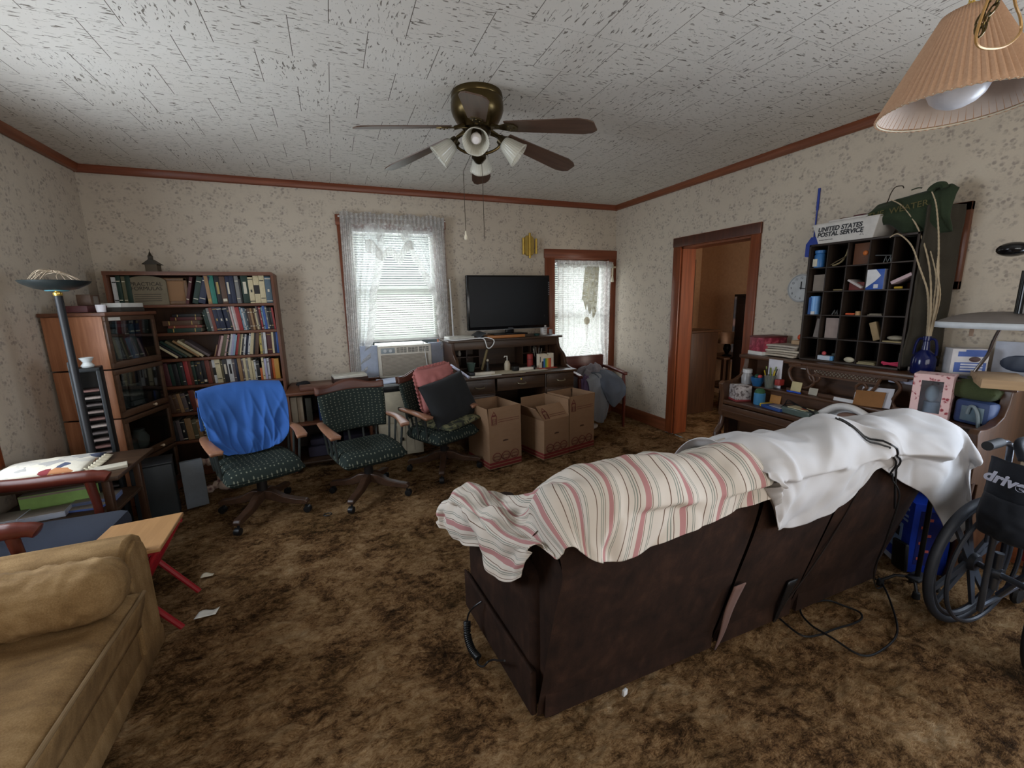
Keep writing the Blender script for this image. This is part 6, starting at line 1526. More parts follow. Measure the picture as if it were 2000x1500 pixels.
MB().tube([(-.1025, -.105 + .012 * math.cos(PI / 2 + i * 2 * PI / 3), .03 + .012 * math.sin(PI / 2 + i * 2 * PI / 3)) for i in range(3)], .0016, 5, closed=True).build('recycling_mark', TIN, pt)
MB().box(-.09, .09, -.13, .14, .11, .135, 0, .004).box(-.085, .08, -.12, .12, .136, .148, 0, .003).build('paper_stack', plain((206, 200, 194), .8), pt)
MB().lathe([(.0, .15), (.04, .15), (.036, .165), (.0, .168)], 16, M=Matrix.Translation((.03, .08, 0)), cap=False).build('brown_lid', plain((110, 84, 70), .6), pt)
MB().box(-.03, .03, -.07, .0, .15, .165, 0, .003).build('red_packet', plain((86, 40, 44), .6), pt)

# green bag on wire hangers with long dark cloth
GRN = fabric('faded_green_cloth', (46, 56, 40), .25, .9, 200, .3, 9)
gb = thing('green_bag', 'faded green printed bag on a wire hanger above the pigeonholes', 'bag', (3.27, 1.59, 0))
def gfn(u, v):
    y = .215 - .43 * u
    top = 2.045 + .05 * u - .035 * (1 - sm(u / .12)) - .03 * (1 - sm((1 - u) / .08))
    bot = 1.925 + .0 - .09 * sm((u - .25) / .3)
    return Vector((-.02 - .05 * math.sin(v * PI) - .012 * nz(u * 6, v * 5, 1), y, top + (bot - top) * v))
MB().grid(gfn, 40, 20).build('bag_cloth', GRN, gb, angle=180, solid=.008)
LET = plain((92, 84, 46), .8)
text('faded_print', 'THE  WEATER', .048, LET, gb, (-.095, .03, 1.99), (R(84), R(-5), -PI / 2), .0008)
MB().tube(cat_rom([(-.03, .14, 2.03), (-.03, .115, 2.06), (-.03, .105, 2.10), (-.03, .085, 2.135), (-.03, .05, 2.135), (-.03, .04, 2.12)], 6), .0028, 6).build('hanger_hook', plain((60, 50, 42), .4, .5), gb)
MB().tube(cat_rom([(-.03, -.05, 2.10), (-.03, -.03, 2.105), (-.03, .0, 2.10)], 6), .0035, 6).build('strap_end', plain((52, 60, 40), .8), gb)
MB().tube(cat_rom([(-.05, -.10, 2.07), (-.05, -.11, 2.085), (-.05, -.13, 2.095), (-.05, -.155, 2.09), (-.05, -.165, 2.07)], 6), .018, 8).build('bag_handle', GRN, gb)
DCL = fabric('dark_olive_cloth', (60, 56, 48), .2, .95, 200, .3, 5)
o = MB().grid(lambda u, v: Vector((3.185 + .19 * u, 1.472 - .085 * u + .012 * math.sin(u * 12 + v) * v + .010 * nz(u * 4, v * 6), 1.99 - .93 * v)), 24, 40).build('hanging_garment', DCL, angle=180, solid=.008); tag(o, 'long dark grey-brown cloth hanging right of the pigeonholes', 'cloth')
bv = thing('stalk_bottle', 'dark blue handled bottle holding tall curving dry stalks on the piano', 'bottle', (3.20, 1.386, 1.031))
BLG = plain((16, 24, 74), .15)
MB().lathe([(.0, 0), (.05, 0), (.056, .01), (.056, .085), (.046, .115), (.02, .14), (.015, .19), (.02, .195), (.02, .22), (.0, .22)], 24, cap=False).build('bottle_body', BLG, bv)
MB().tube(cat_rom([(0, .016, .205), (0, .038, .20), (0, .05, .16), (0, .052, .11)], 6), .007, 8).tube(cat_rom([(0, -.016, .205), (0, -.038, .20), (0, -.05, .16), (0, -.052, .11)], 6), .007, 8).build('bottle_handle', BLG, bv)
STK = plain((178, 160, 132), .8)
for i, pts in enumerate(([(1.386, 1.255), (1.393, 1.417), (1.431, 1.65), (1.505, 1.857), (1.597, 2.002), (1.668, 2.06)], [(1.379, 1.256), (1.373, 1.475), (1.385, 1.702), (1.404, 1.842), (1.433, 1.984), (1.461, 2.057)],
                         [(1.386, 1.255), (1.415, 1.476), (1.454, 1.651), (1.506, 1.772), (1.577, 1.845), (1.619, 1.833)], [(1.381, 1.271), (1.388, 1.446), (1.398, 1.59), (1.442, 1.736)],
                         [(1.398, 1.27), (1.412, 1.417), (1.437, 1.535), (1.464, 1.594)], [(1.381, 1.271), (1.369, 1.475), (1.374, 1.617), (1.381, 1.701)])):
    P = cat_rom([(.004 * i - .03 * (z > 1.6) * (i % 3), y - 1.386, z - 1.031) for y, z in [(1.386, 1.12)] + pts], 12)
    MB().tube(P, [.0054 - .003 * k / len(P) + .0011 * (k % 2) for k in range(len(P))], 6).build('dry_stalk', STK, bv)
box_at('tall_box', 3.30, 1.458, 1.031, .09, .05, .22, plain((196, 180, 172), .6), 0, 'tall pale printed box between the pigeonholes and the blue bottle', 'box')
md = thing('monitor_box', 'white and blue box with a dark picture, right of the blue bottle', 'box', (3.27, 1.235, 1.031), R(40))
MB().box(-.055, .055, -.075, .075, 0, .16, 0, .002).build('box_body', plain((206, 204, 206), .5), md)
MB().box(-.0565, -.0545, -.068, .05, .118, .145).box(-.0565, -.0545, -.068, .06, .03, .085).box(-.0565, -.0545, -.068, .02, .145, .155).build('blue_panel', plain((66, 96, 170), .5), md)
MB().ball((-.056, -.02, .103), .024, sc=(.1, 1, .6)).build('printed_picture', plain((84, 62, 62), .5), md)
for z in (.07, .055, .04): MB().box(-.0578, -.056, -.055, .035, z, z + .009, 0).build('print_bar', plain((206, 210, 222), .5), md)
wb = thing('wooden_block', 'cut slab of light wood lying at the right end of the piano top', 'block', (3.16, 1.03, 1.031), R(28))
MB().box(-.20, .12, -.06, .11, 0, .045, 0, .003).build('slab', wood('pale_slab', (150, 124, 96), (190, 160, 122), 1, .7), wb)
sg = thing('picture_board', 'white board printed with a dark hat-like object, standing at the right of the piano top', 'picture', (3.37, 1.03, 1.031), R(0))
MB().box(0, .01, -.12, .13, 0, .20, 0, .002).build('board', plain((188, 194, 208), .5), sg)
MB().ball((-.001, .02, .085), .075, sc=(.04, 1.1, .6)).build('printed_shape', plain((44, 54, 74), .4), sg)
# flat-headed desk lamp on a bent stem
dl = thing('desk_lamp', 'flat white-edged lamp with a grey top on a bent chrome stem at the right', 'lamp', (3.16, 1.06, 1.031))
def head(u, v):
    a = 2 * PI * u
    r = v
    return Vector((.075 * r * math.cos(a), .28 * r * max(-1, min(1, 1.12 * math.sin(a))), .31 + .055 * (1 - r ** 3) * 1.0))
MB().grid(lambda u, v: head(u, v) + Vector((0, -.01, 0)), 40, 12, closed_u=True).build('head_top', plain((112, 104, 98), .6), dl, angle=180, solid=.003)
MB().grid(lambda u, v: head(u, 1) + Vector((0, -.01, -.032 * v)), 40, 2, closed_u=True).build('head_rim', plain((214, 220, 226), .4), dl, angle=180, solid=.006)
MB().tube([(.03 * math.cos(i * PI / 10), -.03 + .055 * math.sin(i * PI / 10), .285) for i in range(20)], .010, 8, closed=True).build('magnifier_ring', BLACK, dl)
MB().tube(cat_rom([(.02, .10, .0), (.03, .095, .05), (.03, .06, .14), (.01, .04, .22), (.0, .02, .29)], 6), .008, 10).build('stem', plain((120, 112, 108), .2, .9), dl)
MB().box(-.005, .005, .12, .135, .235, .285).build('hanging_tab', plain((150, 124, 104), .7), dl)
MB().lathe([(.0, 0), (.06, 0), (.06, .012), (.0, .018)], 20, M=Matrix.Translation((.02, .10, 0)), cap=False).build('lamp_foot', BLACK, dl)
# black lamp at the right edge
bl_ = thing('black_lamp', 'glossy black lamp with an oval head and a thick tube, cut by the right edge', 'lamp', (3.12, 1.0, 1.031))
MB().ball((0, .075, .67), .07, sc=(1.0, .85, .5), n=24).build('lamp_head', BLACKG, bl_)
MB().tube([(0, .03, .68), (0, .012, .76), (.02, .0, .93), (.15, .0, .97), (.295, .0, .97)], .009, 8).tube([(0, .012, .575), (.0, .004, .70), (0, .01, .76)], .006, 8).build('arm', BLACK, bl_)
MB().cyl((0, .008, .36), (0, .008, .565), .024, n=20).tube([(0, .008 + .012 * math.cos(i * .5), .575 + .012 * math.sin(i * .5)) for i in range(12)], .003, 6).build('tube_body', BLACKG, bl_)

# wall clock, fly swatter, framed picture
ck = thing('wall_clock', 'round white wall clock half hidden by the pigeonholes', 'clock', (3.418, 2.30, 1.555))
MB().lathe([(.0, 0), (.105, 0), (.11, .012), (.102, .022), (.096, .014), (.0, .012)], 40, M=Matrix.Rotation(-PI / 2, 4, 'Y'), cap=False).build('clock_body', plain((196, 198, 198), .4), ck)
for h in range(1, 13):
    a = PI / 2 - h * PI / 6
    text('numeral', str(h), .024, TIN, ck, (-.0135, -.078 * math.cos(a), .078 * math.sin(a)), (PI / 2, 0, -PI / 2), .0004)
MB().box(-.016, -.014, -.004, .004, -.01, .05).build('hour_hand', BLACK, ck)
mn = MB().box(-.018, -.016, -.003, .003, -.01, .075).build('minute_hand', BLACK, ck); mn.rotation_euler = (R(100), 0, 0)
fs = thing('fly_swatter', 'blue plastic fly swatter hanging on the wall behind the mail tray', 'fly swatter', (3.4125, 2.245, 0))
MB().tube([(0, 0, 2.275), (0, .0, 2.12)], .0085, 8).tube([(0, 0, 2.13), (0, .002, 1.92)], .005, 8).build('handle', plain((40, 62, 150), .4), fs)
MB().prism([(-.035, 1.93), (.02, 1.93), (.055, 1.88), (.055, 1.79), (.0, 1.78), (-.05, 1.79)], 'x', -.004, .004).build('paddle', plain((40, 66, 160), .45), fs)
pf = thing('framed_picture', 'brown wooden picture frame on the right wall beside the green bag', 'picture frame', (3.418, 1.555, 1.76))
q = MB()
FY0, FY1, FZ0, FZ1 = -.19, .14, -.245, .245
for (a, b, c, d) in ((FY0, FY1, FZ0, FZ0 + .05), (FY0, FY1, FZ1 - .05, FZ1), (FY0, FY0 + .07, FZ0, FZ1), (FY1 - .05, FY1, FZ0, FZ1)): q.box(-.028, 0, a, b, c, d, 0, .004)
q.build('frame', wood('frame_brown', (84, 48, 32), (118, 74, 52), 2), pf)
t = NT('grey_print'); f = t.noise(t.scale(t.obj(), (1, 5, 12)), 1.2, 4, .6, .5)
MB().box(-.014, -.008, FY0 + .04, FY1 - .04, FZ0 + .04, FZ1 - .04).build('picture', t.fin(t.ramp(f, [(.3, (60, 62, 68)), (.38, (150, 152, 160)), (.62, (186, 188, 196)), (.72, (120, 96, 92))]), .4), pf)
# ------------------------------------------------------------------ brown reclining sofa seen from behind
t = NT('dark_brown_suede'); o_ = t.obj()
a = t.noise(o_, 7, 5, .65, .6); b = t.noise(t.scale(o_, (30, 30, 12)), 1.0, 4); c2 = t.noise(o_, 380, 2)
f = t.math('ADD', t.math('ADD', t.math('MULTIPLY', a, .55), t.math('MULTIPLY', b, .3)), t.math('MULTIPLY', c2, .2))
SUEDE = t.fin(t.ramp(f, [(.36, (28, 18, 13)), (.55, (45, 29, 21)), (.72, (66, 44, 32))]), .88, 0, .18)
t.bump(f, .25, .006)
SX, SY = 1.5, 1.5
so = thing('recliner_sofa', 'dark brown suede reclining sofa seen from behind, half covered by bed sheets', 'sofa', (SX, SY, 0))
prof = [(1.165, .03), (1.12, .2), (1.065, .42), (1.02, .60), (.992, .74), (.99, .80), (1.007, .85), (1.048, .885), (1.097, .893), (1.155, .872), (1.215, .80), (1.255, .68), (1.30, .45), (1.30, .03)]
for (x0, x1) in ((.56, 1.375), (1.40, 1.865), (1.885, 2.53)):
    q = MB(); n = 24
    P = resample([(0, y, z) for y, z in prof], 60)
    def bfn(u, v):
        p = P[round(v * 60)]
        x = x0 + (x1 - x0) * u
        e = 1 - (abs(2 * u - 1) ** 10)
        drop = .09 * sm((x - x0 - .0) / -.12 + 1) * sm((p.z - .5) / .4) if x0 < .6 else (.12 * sm((x - x1) / .25 + 1) * sm((p.z - .5) / .4) if x1 > 2.4 else 0)
        cy, cz = 1.15, .5
        d = Vector((0, p.y - cy, p.z - cz))
        k = 1 - .05 * (1 - e) + .010 * nz(u * 3 + x0 * 4, v * 6, 1)
        xx = x + (-.012 * (1 - p.z) if u == 0 else 0)
        return Vector((xx - SX, cy + d.y * k - SY, cz + d.z * k - drop if p.z > .05 else p.z))
    q.grid(bfn, n, 60)
    q.prism([(y + (.02 if y < 1.15 else -.02) - SY, z - (.0 if z < .05 else .025) - (.13 if z > .8 and (x0 < .6 or x1 > 2.4) else 0)) for y, z in prof], 'x', x0 + .012 - SX, x1 - .012 - SX)
    q.build('back_section', SUEDE, so, angle=60)
def sb(name, x0, x1, y0, y1, z0, z1, bev, mat=None):
    return MB().box(x0 - SX, x1 - SX, y0 - SY, y1 - SY, z0, z1, 0, bev).build(name, mat or SUEDE, so)
MB().prism([(.50 - SX, 1.845 - SY), (.548 - SX, 1.178 - SY), (.74 - SX, 1.178 - SY), (.74 - SX, 1.845 - SY)], 'z', .03, .595).build('sofa_arm', SUEDE, so, bevel=.04); sb('sofa_arm', 2.31, 2.535, 1.185, 1.845, .03, .60, .045)
sb('sofa_base', .74, 2.31, 1.30, 1.86, .03, .30, .02)
for x0, x1 in ((.745, 1.375), (1.385, 1.865), (1.875, 2.305)): sb('seat_cushion', x0, x1, 1.29, 1.92, .30, .47, .05)
MB().prism([(.478 - SX, 1.835 - SY), (.53 - SX, 1.172 - SY), (.555 - SX, 1.172 - SY), (.503 - SX, 1.835 - SY)], 'z', .025, .21).build('side_pocket', SUEDE, so, bevel=.008)
MB().tube([(.536 - SX, 1.172 - SY, .212), (.508 - SX, 1.5 - SY, .216), (.485 - SX, 1.835 - SY, .214)], .006, 6).build('pocket_welt', SUEDE, so)
LIN = fabric('mauve_lining', (110, 84, 76), .12, .95, 300, .2)
MB().grid(lambda u, v: Vector((1.388 - SX + (.028 * v ** .7 + .004) * (2 * u - 1) + .006 * math.sin(v * 7), 1.16 - .088 * v - SY - .014, .01 + .37 * v)), 4, 14).build('seam_lining', LIN, so, angle=180, solid=.004)
MB().grid(lambda u, v: Vector((1.745 - SX + .022 * (2 * u - 1) * (.4 + v) + .02 * v, 1.152 - .05 * v - SY - .012, .03 + .24 * v)), 4, 8).build('black_flap', BLACK, so, angle=180, solid=.004)
for x in (1.95,): MB().tube(cat_rom([(x + .02 - SX, .975 - SY, .78), (x - SX, 1.03 - SY, .55), (x - .08 - SX, 1.085 - SY, .3), (x - .2 - SX, 1.15 - SY, .04)], 8), .0035, 6).build('seam_cord', plain((34, 24, 20), .8), so)
MB().grid(lambda u, v: Vector((.60 + .04 * u - SX, 1.17 - SY - .002, .30 * v)), 1, 1).build('corner_welt', SUEDE, so, solid=.004)

# sheets --------------------------------------------------------------
t = NT('striped_cotton'); u_ = t.n('SeparateXYZ', {0: t.uv()})
s_ = t.math('FRACT', t.math('ADD', t.math('MULTIPLY', u_.outputs[0], 11.5), t.math('MULTIPLY', u_.outputs[1], .0)))
W_, P_, D_, G_ = (206, 196, 184), (176, 128, 126), (104, 80, 66), (136, 140, 130)
c = t.ramp(s_, [(0, W_), (.10, D_), (.125, W_), (.26, G_), (.285, W_), (.32, G_), (.345, W_), (.39, D_), (.405, W_), (.52, P_), (.655, W_), (.675, D_), (.69, W_), (.80, G_), (.82, W_), (.845, G_), (.86, W_)], 'CONSTANT')
t.bump(t.noise(t.obj(), 500, 2), .12, .001)
STRP = t.fin(c, .92, 0, .1)
def X_(x, f=0):
    return [(x, 1.52 - f, .56), (x, 1.43, .70), (x, 1.33, .83), (x, 1.2, .922), (x, 1.08, .95), (x, .967, .89)]
cols = [[(.40, 1.97, .42), (.41, 1.86, .40), (.44, 1.72, .43), (.462, 1.58, .47), (.475, 1.44, .49), (.482, 1.3, .50), (.495, 1.17, .60)],
        [(.435, 2.0, .50), (.43, 1.88, .585), (.44, 1.72, .625), (.45, 1.58, .645), (.47, 1.42, .655), (.49, 1.27, .67), (.50, 1.09, .74)],
        [(.53, 1.98, .53), (.52, 1.86, .615), (.53, 1.7, .645), (.54, 1.56, .655), (.55, 1.40, .67), (.55, 1.24, .72), (.54, 1.0, .75)],
        [(.64, 1.92, .52), (.63, 1.78, .61), (.62, 1.64, .645), (.61, 1.47, .665), (.60, 1.32, .75), (.60, 1.15, .88), (.575, .965, .80)],
        [(.74, 1.75, .55), (.72, 1.57, .63), (.70, 1.42, .74), (.685, 1.28, .86), (.68, 1.13, .95), (.67, 1.0, .925), (.63, .935, .765)],
        [(.86, 1.6, .58), (.85, 1.46, .72), (.84, 1.33, .84), (.83, 1.2, .935), (.82, 1.08, .972), (.80, .965, .915), (.75, .94, .73)],
        X_(1.0) + [(.975, .945, .762)], X_(1.2) + [(1.17, .944, .778)], X_(1.38) + [(1.355, .95, .80)], X_(1.44) + [(1.375, .965, .80)]]
def str_w(u, v):
    a = .010 * math.sin(u * 26 + v * 6) * sm(v / .3) + .012 * nz(u * 10, v * 5, 1) + .007 * nz(u * 24, v * 12, 4)
    k = sm((.55 - u) / .35)
    r1 = 1 - abs(nz(u * 6 + v * 2, v * 1.6 - u * 5, 31)) * 3.2; r2 = 1 - abs(nz(u * 10 - v * 3, v * 2.5 + u * 3, 43)) * 3.2
    a += .012 * max(0, r1) ** 2 + .005 * max(0, r2) ** 2
    return a + k * (.026 * nz(u * 11 + 3, v * 9, 7) + .012 * math.sin(v * 16 + u * 22)) + .004
o = cloth('striped_sheet', cols, STRP, 130, 90, str_w, solid=.003); tag(o, 'cream sheet with pink and grey stripes draped over the left end of the brown sofa', 'sheet')
def Wc(x, zr, hem, push=0.0):
    return [(x, 1.47, .64), (x, 1.36, .80), (x, 1.22, zr - .04), (x, 1.08, zr), (x, .955, zr - .05), (x + .2 * (hem[0] - x), .925 - push, zr - .05 + .45 * (hem[2] - zr + .05)), hem]
cols = [Wc(1.315, 0.963, (1.345, .918, .84)), Wc(1.40, 0.963, (1.415, .935, .70)), Wc(1.47, 0.963, (1.47, .965, .635)), Wc(1.62, 0.961, (1.60, .965, .615)), Wc(1.77, 0.958, (1.75, .965, .64)), Wc(1.93, 0.956, (1.90, .955, .70)), Wc(2.02, 0.953, (1.985, .935, .80)),
        Wc(2.12, 0.948, (2.10, .94, .75), .005), Wc(2.26, 0.942, (2.24, .95, .675), .015), Wc(2.41, 0.920, (2.40, .955, .60), .02),
        [(2.55, 1.38, .66), (2.555, 1.28, .80), (2.56, 1.16, .89), (2.57, 1.04, .905), (2.58, .955, .86), (2.55, .925, .68), (2.52, .935, .49)],
        [(2.62, 1.35, .60), (2.63, 1.25, .70), (2.635, 1.13, .80), (2.635, 1.01, .83), (2.63, .91, .80), (2.605, .872, .60), (2.555, .895, .355)],
        [(2.68, 1.30, .44), (2.685, 1.2, .52), (2.685, 1.1, .58), (2.675, 1.0, .60), (2.65, .91, .62), (2.62, .868, .54), (2.60, .865, .45)]]
WSH = fabric('white_cotton', (197, 195, 195), .03, .92, 420, .12)
def wh_w(u, v):
    r1 = 1 - abs(nz(u * 5 + v * 2.5, v * 1.6 - u * 4, 11)) * 3.2
    r2 = 1 - abs(nz(u * 9 - v * 3, v * 2.5 + u * 3, 23)) * 3.2
    rid = .015 * max(0, r1) ** 2 + .007 * max(0, r2) ** 2
    return rid + .014 * math.sin(u * 30 + 7 * v + 3 * nz(u * 3, v * 3)) * sm(v / .35) * sm((1.05 - v) / .2) + .020 * nz(u * 7 + v * 3, v * 4, 2) + .008 * nz(u * 22, v * 10, 4) + .012
o = cloth('white_sheet', cols, WSH, 130, 80, wh_w, solid=.003); tag(o, 'plain white sheet bunched over the right half of the brown sofa', 'sheet')
bpy.context.view_layer.update()
ev = o.evaluated_get(bpy.context.evaluated_depsgraph_get())
def lay(pts, off=.006, k=10):
    out = []
    for p in cat_rom(pts, k):
        ok, q, n_, _ = ev.closest_point_on_mesh(p)
        if n_.dot(Vector((-.9, -.5, .3))) < 0: n_ = -n_
        out.append(q + n_ * off)
    return out
tail = [(2.12, .925, .66), (2.14, .955, .45), (2.25, 1.03, .22), (2.4, 1.08, .05), (2.5, 1.1, .012)]
cA = lay([(1.86, 1.06, 1.0), (1.93, .955, .93), (2.03, .92, .85), (2.09, .91, .75)])
cB = lay([(1.875, 1.055, 1.0), (1.97, .95, .92), (2.075, .915, .83), (2.12, .91, .76)])
o = MB().tube(cA + cat_rom([cA[-1] + Vector((.005, -.002, -.03))] + [Vector(p) for p in tail], 8), .0036, 6).tube(cB + [cB[-1] + Vector((.004, .0, -.04)), Vector((2.135, .94, .60))], .0042, 6).build('black_cable', BLACK)
tag(o, 'pair of thin black cables running down over the white sheet', 'cable')
cl = MB().tube(cat_rom([(1.80, 1.16, .02), (1.80, 1.05, .012), (1.88, 1.02, .010), (1.97, 1.015, .010), (2.12, 1.0, .012), (2.19, 1.03, .010), (2.17, 1.09, .012), (2.12, 1.15, .015), (1.96, 1.16, .016), (1.90, 1.08, .014), (1.90, .98, .018), (1.92, .88, .010), (2.02, .86, .010), (2.20, .89, .010), (2.38, 1.0, .012), (2.52, 1.12, .016), (2.50, 1.2, .02)], 8), .0045, 7)
o = cl.build('floor_cable', BLACK); tag(o, 'looping black cable on the carpet behind the brown sofa', 'cable')
rc = thing('coiled_cord', 'black coiled cord hanging from the left side of the brown sofa to the carpet', 'cord', (.45, 1.6, 0))
base = [(.035, -.02, .222), (.005, .0, .19), (-.012, .03, .14), (-.02, .035, .10)]
P0 = cat_rom([(-.02, .035, .10), (-.03, .0, .06), (-.028, -.05, .03), (-.012, -.09, .016)], 30)
hx = []
for i, p in enumerate(P0):
    d = (P0[min(i + 1, len(P0) - 1)] - P0[max(i - 1, 0)]).normalized(); a_ = d.orthogonal().normalized(); b_ = d.cross(a_)
    for j in range(3):
        th = 2 * PI * (i * 3 + j) / 12.0
        hx.append(p + (a_ * math.cos(th) + b_ * math.sin(th)) * .0135 + d * (.0012 * j))
MB().tube(cat_rom(base, 6), .004, 7).build('cord_end', BLACK, rc)
MB().tube(hx, .0038, 6).build('coil', BLACK, rc)
MB().tube(cat_rom([(-.012, -.09, .016), (-.022, -.115, .010), (-.005, -.135, .010), (.02, -.13, .02), (.03, -.17, .06), (.026, -.24, .12), (.03, -.30, .17)], 8), .004, 7).build('cord_tail', BLACK, rc)
o = MB().box(-.012, .012, -.006, .006, 0, .022, 0, .002).build('white_tag', WHITE); o.location = (.905, 1.13, .002); o.rotation_euler = (0, R(8), R(20)); tag(o, 'tiny white tag on the carpet under the back edge of the brown sofa', 'tag')
o = MB().tube([(.027 * math.cos(2 * PI * i / 24), .02 * math.sin(2 * PI * i / 24), .006) for i in range(24)], .004, 6, closed=True).build('elastic_ring', BLACK); o.location = (-.165, 3.17, .004); tag(o, 'small black elastic ring on the carpet between two green chairs', 'ring')

# ------------------------------------------------------------------ blue carton, cane, wheelchair
bxx = thing('blue_carton', 'bright blue printed carton on the carpet behind the right end of the sofa', 'box', (2.90, 1.17, .004), R(-36))
BLU = plain((30, 66, 190), .4)
MB().box(-.09, .09, -.115, .115, 0, .40, 0, .003).build('box_body', [BLU], bxx)
MB().box(-.0915, -.0895, -.115, .115, .0, .03).build('white_base', plain((196, 206, 226), .5), bxx)
MB().box(-.0918, -.0895, -.05, .05, .09, .25).build('white_panel', plain((140, 176, 226), .5), bxx)
MB().box(-.0925, -.0915, -.03, .03, .17, .225).build('dark_picture', plain((20, 26, 52), .4), bxx)
for z in (.275, .30, .34, .37): MB().box(-.0918, -.0895, -.08, .07, z, z + .012).build('print_line', plain((150, 186, 236), .5), bxx)
MB().box(-.06, .06, -.1165, -.1145, .05, .36).build('dark_side', plain((24, 38, 110), .4), bxx)
for i in range(6): MB().box(-.05 + .03 * (i % 2), -.03 + .03 * (i % 2), -.118, -.1163, .08 + .045 * i, .095 + .045 * i).build('side_mark', plain((190, 90, 80), .5), bxx)
o = MB().box(-.05, .05, -.012, .012, 0, .16, 0, .015).build('black_pouch', BLACK); o.location = (2.74, 1.17, .14); o.rotation_euler = (0, R(6), R(60))
tag(o, 'black pouch hanging in front of the blue carton beside the sofa', 'pouch'); o.location = (2.77, 1.16, .004); 
qc = thing('quad_cane', 'black cane standing on a low base with rubber feet beside the blue carton', 'cane', (2.62, 1.02, 0))
MB().tube([(0, 0, .085), (.004, .0, .62)], .011, 10).build('shaft', BLACK, qc)
MB().box(-.05, .06, -.03, .03, .075, .092, 0, .008).build('base_plate', plain((34, 35, 38), .5), qc)
for (x, y, x2, y2) in ((-.04, .0, -.055, -.03), (.05, .0, .09, .05), (-.03, .02, -.10, .10), (.05, -.02, .10, -.04)):
    l = MB().tube([(x, y, .083), ((x + x2) / 2, (y + y2) / 2, .075), (x2, y2, .03)], .007, 8).build('leg', plain((60, 62, 66), .35, .5), qc)
    MB().lathe([(.0, 0), (.017, 0), (.014, .03), (.010, .034), (.0, .034)], 12, M=Matrix.Translation((x2, y2, .002)), cap=False).build('rubber_foot', RUBBER, l)

wcx, wcy = 2.42, .67
wc = thing('wheelchair', 'black folded wheelchair marked drive, at the right edge', 'wheelchair', (wcx + .115, wcy + .01, 0))
TUBE = plain((104, 110, 120), .3, .7)
def wheel(cx, cy, rz, parent):
    M_ = Matrix.Translation((cx - wcx, cy - wcy, .306)) @ Matrix.Rotation(rz, 4, 'Z')
    w = MB()
    w.tube([(.288 * math.cos(2 * PI * i / 64), 0, .288 * math.sin(2 * PI * i / 64)) for i in range(64)], .0175, 12, closed=True)
    for v in w.bm.verts: v.co = M_ @ v.co
    wo = w.build('wheel', plain((40, 44, 52), .6), parent)
    q = MB()
    q.tube([(.262 * math.cos(2 * PI * i / 64), 0, .262 * math.sin(2 * PI * i / 64)) for i in range(64)], .013, 8, closed=True)
    q.lathe([(.0, -.028), (.035, -.026), (.042, -.012), (.042, .012), (.035, .026), (.0, .028)], 20, M=Matrix.Rotation(PI / 2, 4, 'X'), cap=False)
    for v in q.bm.verts: v.co = M_ @ v.co
    q.build('rim', plain((44, 48, 56), .45), wo)
    for k in range(8):
        a = 2 * PI * (k // 2) / 4 + (.17 if k % 2 else -.17) + .5
        b = MB().prism([(.03, -.018), (.26, -.011), (.26, .011), (.03, .018)], 'y', -.006, .006)
        S_ = M_ @ Matrix.Rotation(-a, 4, 'Y')
        for v in b.bm.verts: v.co = S_ @ v.co
        b.build('spoke', plain((60, 67, 78), .5), wo)
    h = MB().tube([(.262 * math.cos(2 * PI * i / 64), -.05, .262 * math.sin(2 * PI * i / 64)) for i in range(64)], .0085, 8, closed=True)
    for v in h.bm.verts: v.co = M_ @ v.co
    h.build('hand_rim', plain((48, 52, 60), .4), wo)
wheel(2.45, .82, R(-4), wc); wheel(2.37, .50, R(-4), wc)
L = lambda x, y, z: (x - wcx, y - wcy, z)
fr_ = MB()
for y in (.745, .58):
    fr_.tube(cat_rom([L(2.40, y, .12), L(2.385, y, .5), L(2.37, y, .84), L(2.34, y, .90), L(2.25, y, .915)], 6), .0115, 10)
    fr_.tube([L(2.39, y, .5), L(2.80, y, .5)], .011, 8); fr_.tube([L(2.40, y, .14), L(2.80, y, .14)], .011, 8); fr_.tube([L(2.79, y, .1), L(2.78, y, .68)], .011, 8)
    fr_.tube(cat_rom([L(2.40, y, .69), L(2.6, y, .70), L(2.76, y, .695), L(2.785, y, .66)], 5), .011, 8)
fr_.tube([L(2.55, .745, .15), L(2.55, .58, .5)], .012, 8).tube([L(2.57, .58, .15), L(2.57, .745, .5)], .012, 8)
fr_.build('frame', TUBE, wc)
ax = MB().cyl(L(2.45, .80, .306), L(2.37, .52, .306), .013, n=12)
for y, x in ((.73, 2.43), (.60, 2.395)): ax.cyl(L(x, y + .02, .306), L(x, y - .02, .306), .026, n=16).cyl(L(x, y, .23), L(x, y, .40), .016, n=12)
ax.build('axle', plain((110, 116, 126), .3, .8), wc)
for y in (.745, .58): MB().tube([L(2.27, y, .915), L(2.17, y, .915)], .018, 12).build('push_grip', RUBBER, wc)
MB().box(*(lambda a: (a[0], a[0] + .33, a[1], a[1] + .012))(L(2.43, .775, 0)), .42, .66, 0, .02).build('side_guard', plain((62, 70, 84), .5), wc)
for y in (.765, .565):
    cs_ = MB().lathe([(.0, -.012), (.05, -.012), (.058, 0), (.05, .012), (.0, .012)], 20, M=Matrix.Translation(L(2.84, y, .06)) @ Matrix.Rotation(PI / 2, 4, 'X'), cap=False).build('front_caster', RUBBER, wc)
    MB().tube([L(2.84, y, .06), L(2.82, y, .12), L(2.79, y, .16)], .010, 8).build('caster_fork', TUBE, cs_)
SLING = fabric('black_nylon', (34, 38, 46), .12, .7, 300, .2)
MB().grid(lambda u, v: Vector(L(2.345 - .045 * math.sin(PI * u) - .03 * v * math.sin(PI * u) + .008 * nz(u * 5, v * 7, 3), .785 - .24 * u, .835 - .30 * v - .02 * math.sin(PI * u) * v)), 20, 24).build('back_sling', SLING, wc, angle=180, solid=.005)
